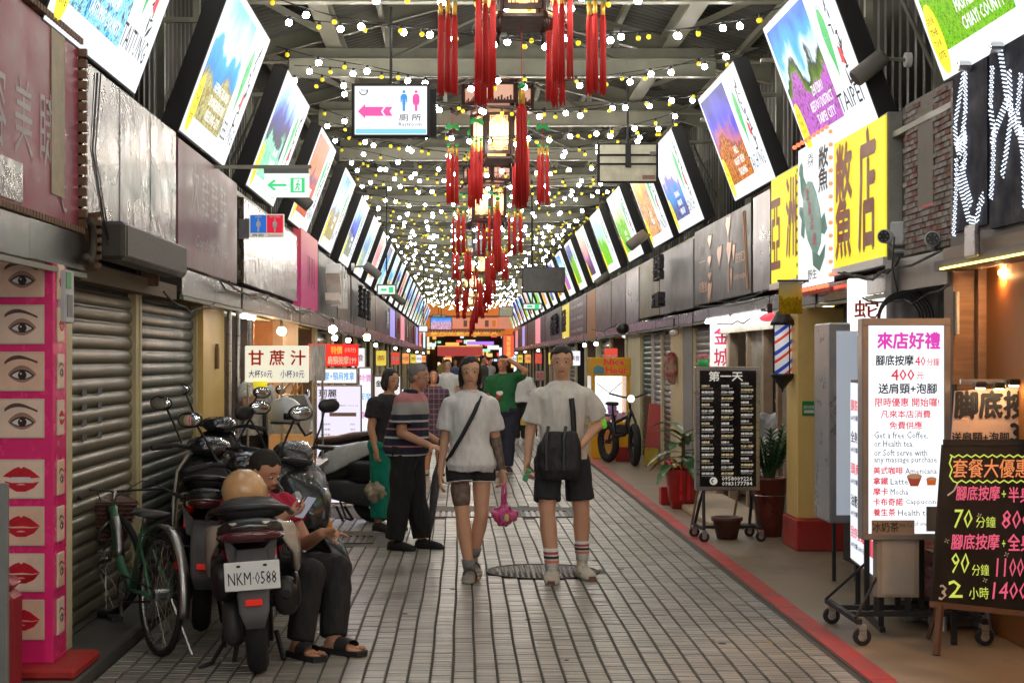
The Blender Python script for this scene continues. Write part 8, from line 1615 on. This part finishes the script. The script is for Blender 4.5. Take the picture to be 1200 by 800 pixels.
# --- barber customer, seated inside
H=1.68; D=14.9; j={k:V(v) for k,v in dict(pel=(0,0,.52),chest=(0,-.02,.85),neck=(0,-.03,1.02),head=(0,-.04,1.14),ls=(.18,0,.96),rs=(-.18,0,.96),le=(.22,-.1,.72),lw=(.15,-.32,.70),re=(-.22,-.1,.72),rw=(-.15,-.32,.70),lh=(.09,-.05,.50),rh=(-.09,-.05,.50),lk=(.12,-.45,.50),rk=(-.12,-.45,.50),la=(.12,-.45,.06),ra=(-.12,-.45,.06)).items()}
t,hd=person('man in a grey t-shirt seated in the barber shop with his back turned',(P(926,600,15.4).x-.05,15.5,.08),math.pi-.3,H,j,sk2,(0,-1,0),.012,{'l':((0,-1,0),(0,0,-1),.3),'r':((0,-1,0),(0,0,-1),.3)})
hair(t,hd,shaven,.011,'short'); shirt(t,j,H,cl('heather_grey',(.30,.32,.33)),.013,infl=.022,slv=.75); trousers(t,j,H,navy,.014)
o=thing('barber_chair','dark chair under the man in the barber shop','chair',(P(926,600,15.4).x-.05,15.5,.012)); MB().box(-.24,.24,-.2,.25,.38,.50,bev=.03).build('seat',bls,o); MB().cyl((0,0,0),(0,0,.38),.05,.04,12).build('pedestal',chrome,o); m1=MB(); m1.smooth=True; m1.lathe([(.22,0),(.22,.02),(.05,.04)],n=18); m1.build('foot_plate',chrome,o)
# --- passer-by cut by the right edge: back of a leg and hip
H=1.7; D=7.2; j=J(H,ra=(-.045,0,.05),rk=(-.05,-.0,.27))
t,hd=person('person in dark clothes cut off by the right edge, only a dark knee in view',(P(1300,800,D).x+.02,D,.012),1.2,H,{k:V((v.x,v.y,v.z)) for k,v in {**j,'pel':V((0,.2,.42)),'chest':V((0,.15,.75)),'neck':V((0,.12,.92)),'head':V((0,.10,1.04)),'ls':V((.18,.14,.86)),'rs':V((-.18,.14,.86)),'le':V((.2,.05,.6)),'lw':V((.15,-.15,.5)),'re':V((-.2,.05,.6)),'rw':V((-.15,-.15,.5)),'lh':V((.09,.15,.42)),'rh':V((-.09,.15,.42)),'lk':V((.12,-.25,.46)),'rk':V((-.12,-.25,.46)),'la':V((.12,-.22,.06)),'ra':V((-.12,-.22,.06))}.items()},sk2,(0,-1,0),.014,{}); hair(t,hd,hairb,.012,'short')
jj={'pel':V((0,.2,.42)),'chest':V((0,.15,.75)),'neck':V((0,.12,.92)),'ls':V((.18,.14,.86)),'rs':V((-.18,.14,.86)),'le':V((.2,.05,.6)),'re':V((-.2,.05,.6)),'lh':V((.09,.15,.42)),'rh':V((-.09,.15,.42)),'lk':V((.12,-.25,.46)),'rk':V((-.12,-.25,.46)),'la':V((.12,-.22,.06)),'ra':V((-.12,-.22,.06))}
trousers(t,jj,H,blackcl,.014,infl=.03); shirt(t,jj,H,blackcl,.014,infl=.03)
o=thing('plastic_stool','low stool under the person cut off by the right edge','stool',t.location); o.rotation_euler=(0,0,1.2); MB().box(-.16,.16,.04,.36,.28,.34,bev=.02).build('seat',redp,o)
for x in (-.13,.13):
    for y_ in (.07,.33): MB().tube([(x,y_,0),(x,y_,.28)],.015,5).build('leg',redp,o)

# --- small far pedestrians near the gateway
for i,(x,D,c_,nm) in enumerate(((556,48,(.5,.05,.05),'pedestrian in a red top far down the street'),(533,55,(.1,.12,.25),'pedestrian in dark blue near the far gateway'),(574,60,(.5,.5,.5),'pedestrian in a pale top by the far gateway'),(518,64,(.45,.35,.1),'pedestrian in mustard far down on the left'),(566,44,(.08,.08,.08),'pedestrian in black far down the street on the right'))):
    H=1.55+.04*i; j=J(H,lk=(.05,-.03,.28),la=(.05,-.06,.05),rk=(-.05,.02,.28),ra=(-.05,.05,.06))
    t,hd=person(nm,(P(x,0,D).x,D,.012),.3*i,H,j,sk2,(0,-1,0),.024,{})
    hair(t,hd,hairb,.02,'bob' if i%2 else 'short'); shirt(t,j,H,cl('far_top_%d'%i,c_),.022,infl=.025); trousers(t,j,H,navy,.022)
bpy.data.scenes.remove(ts)
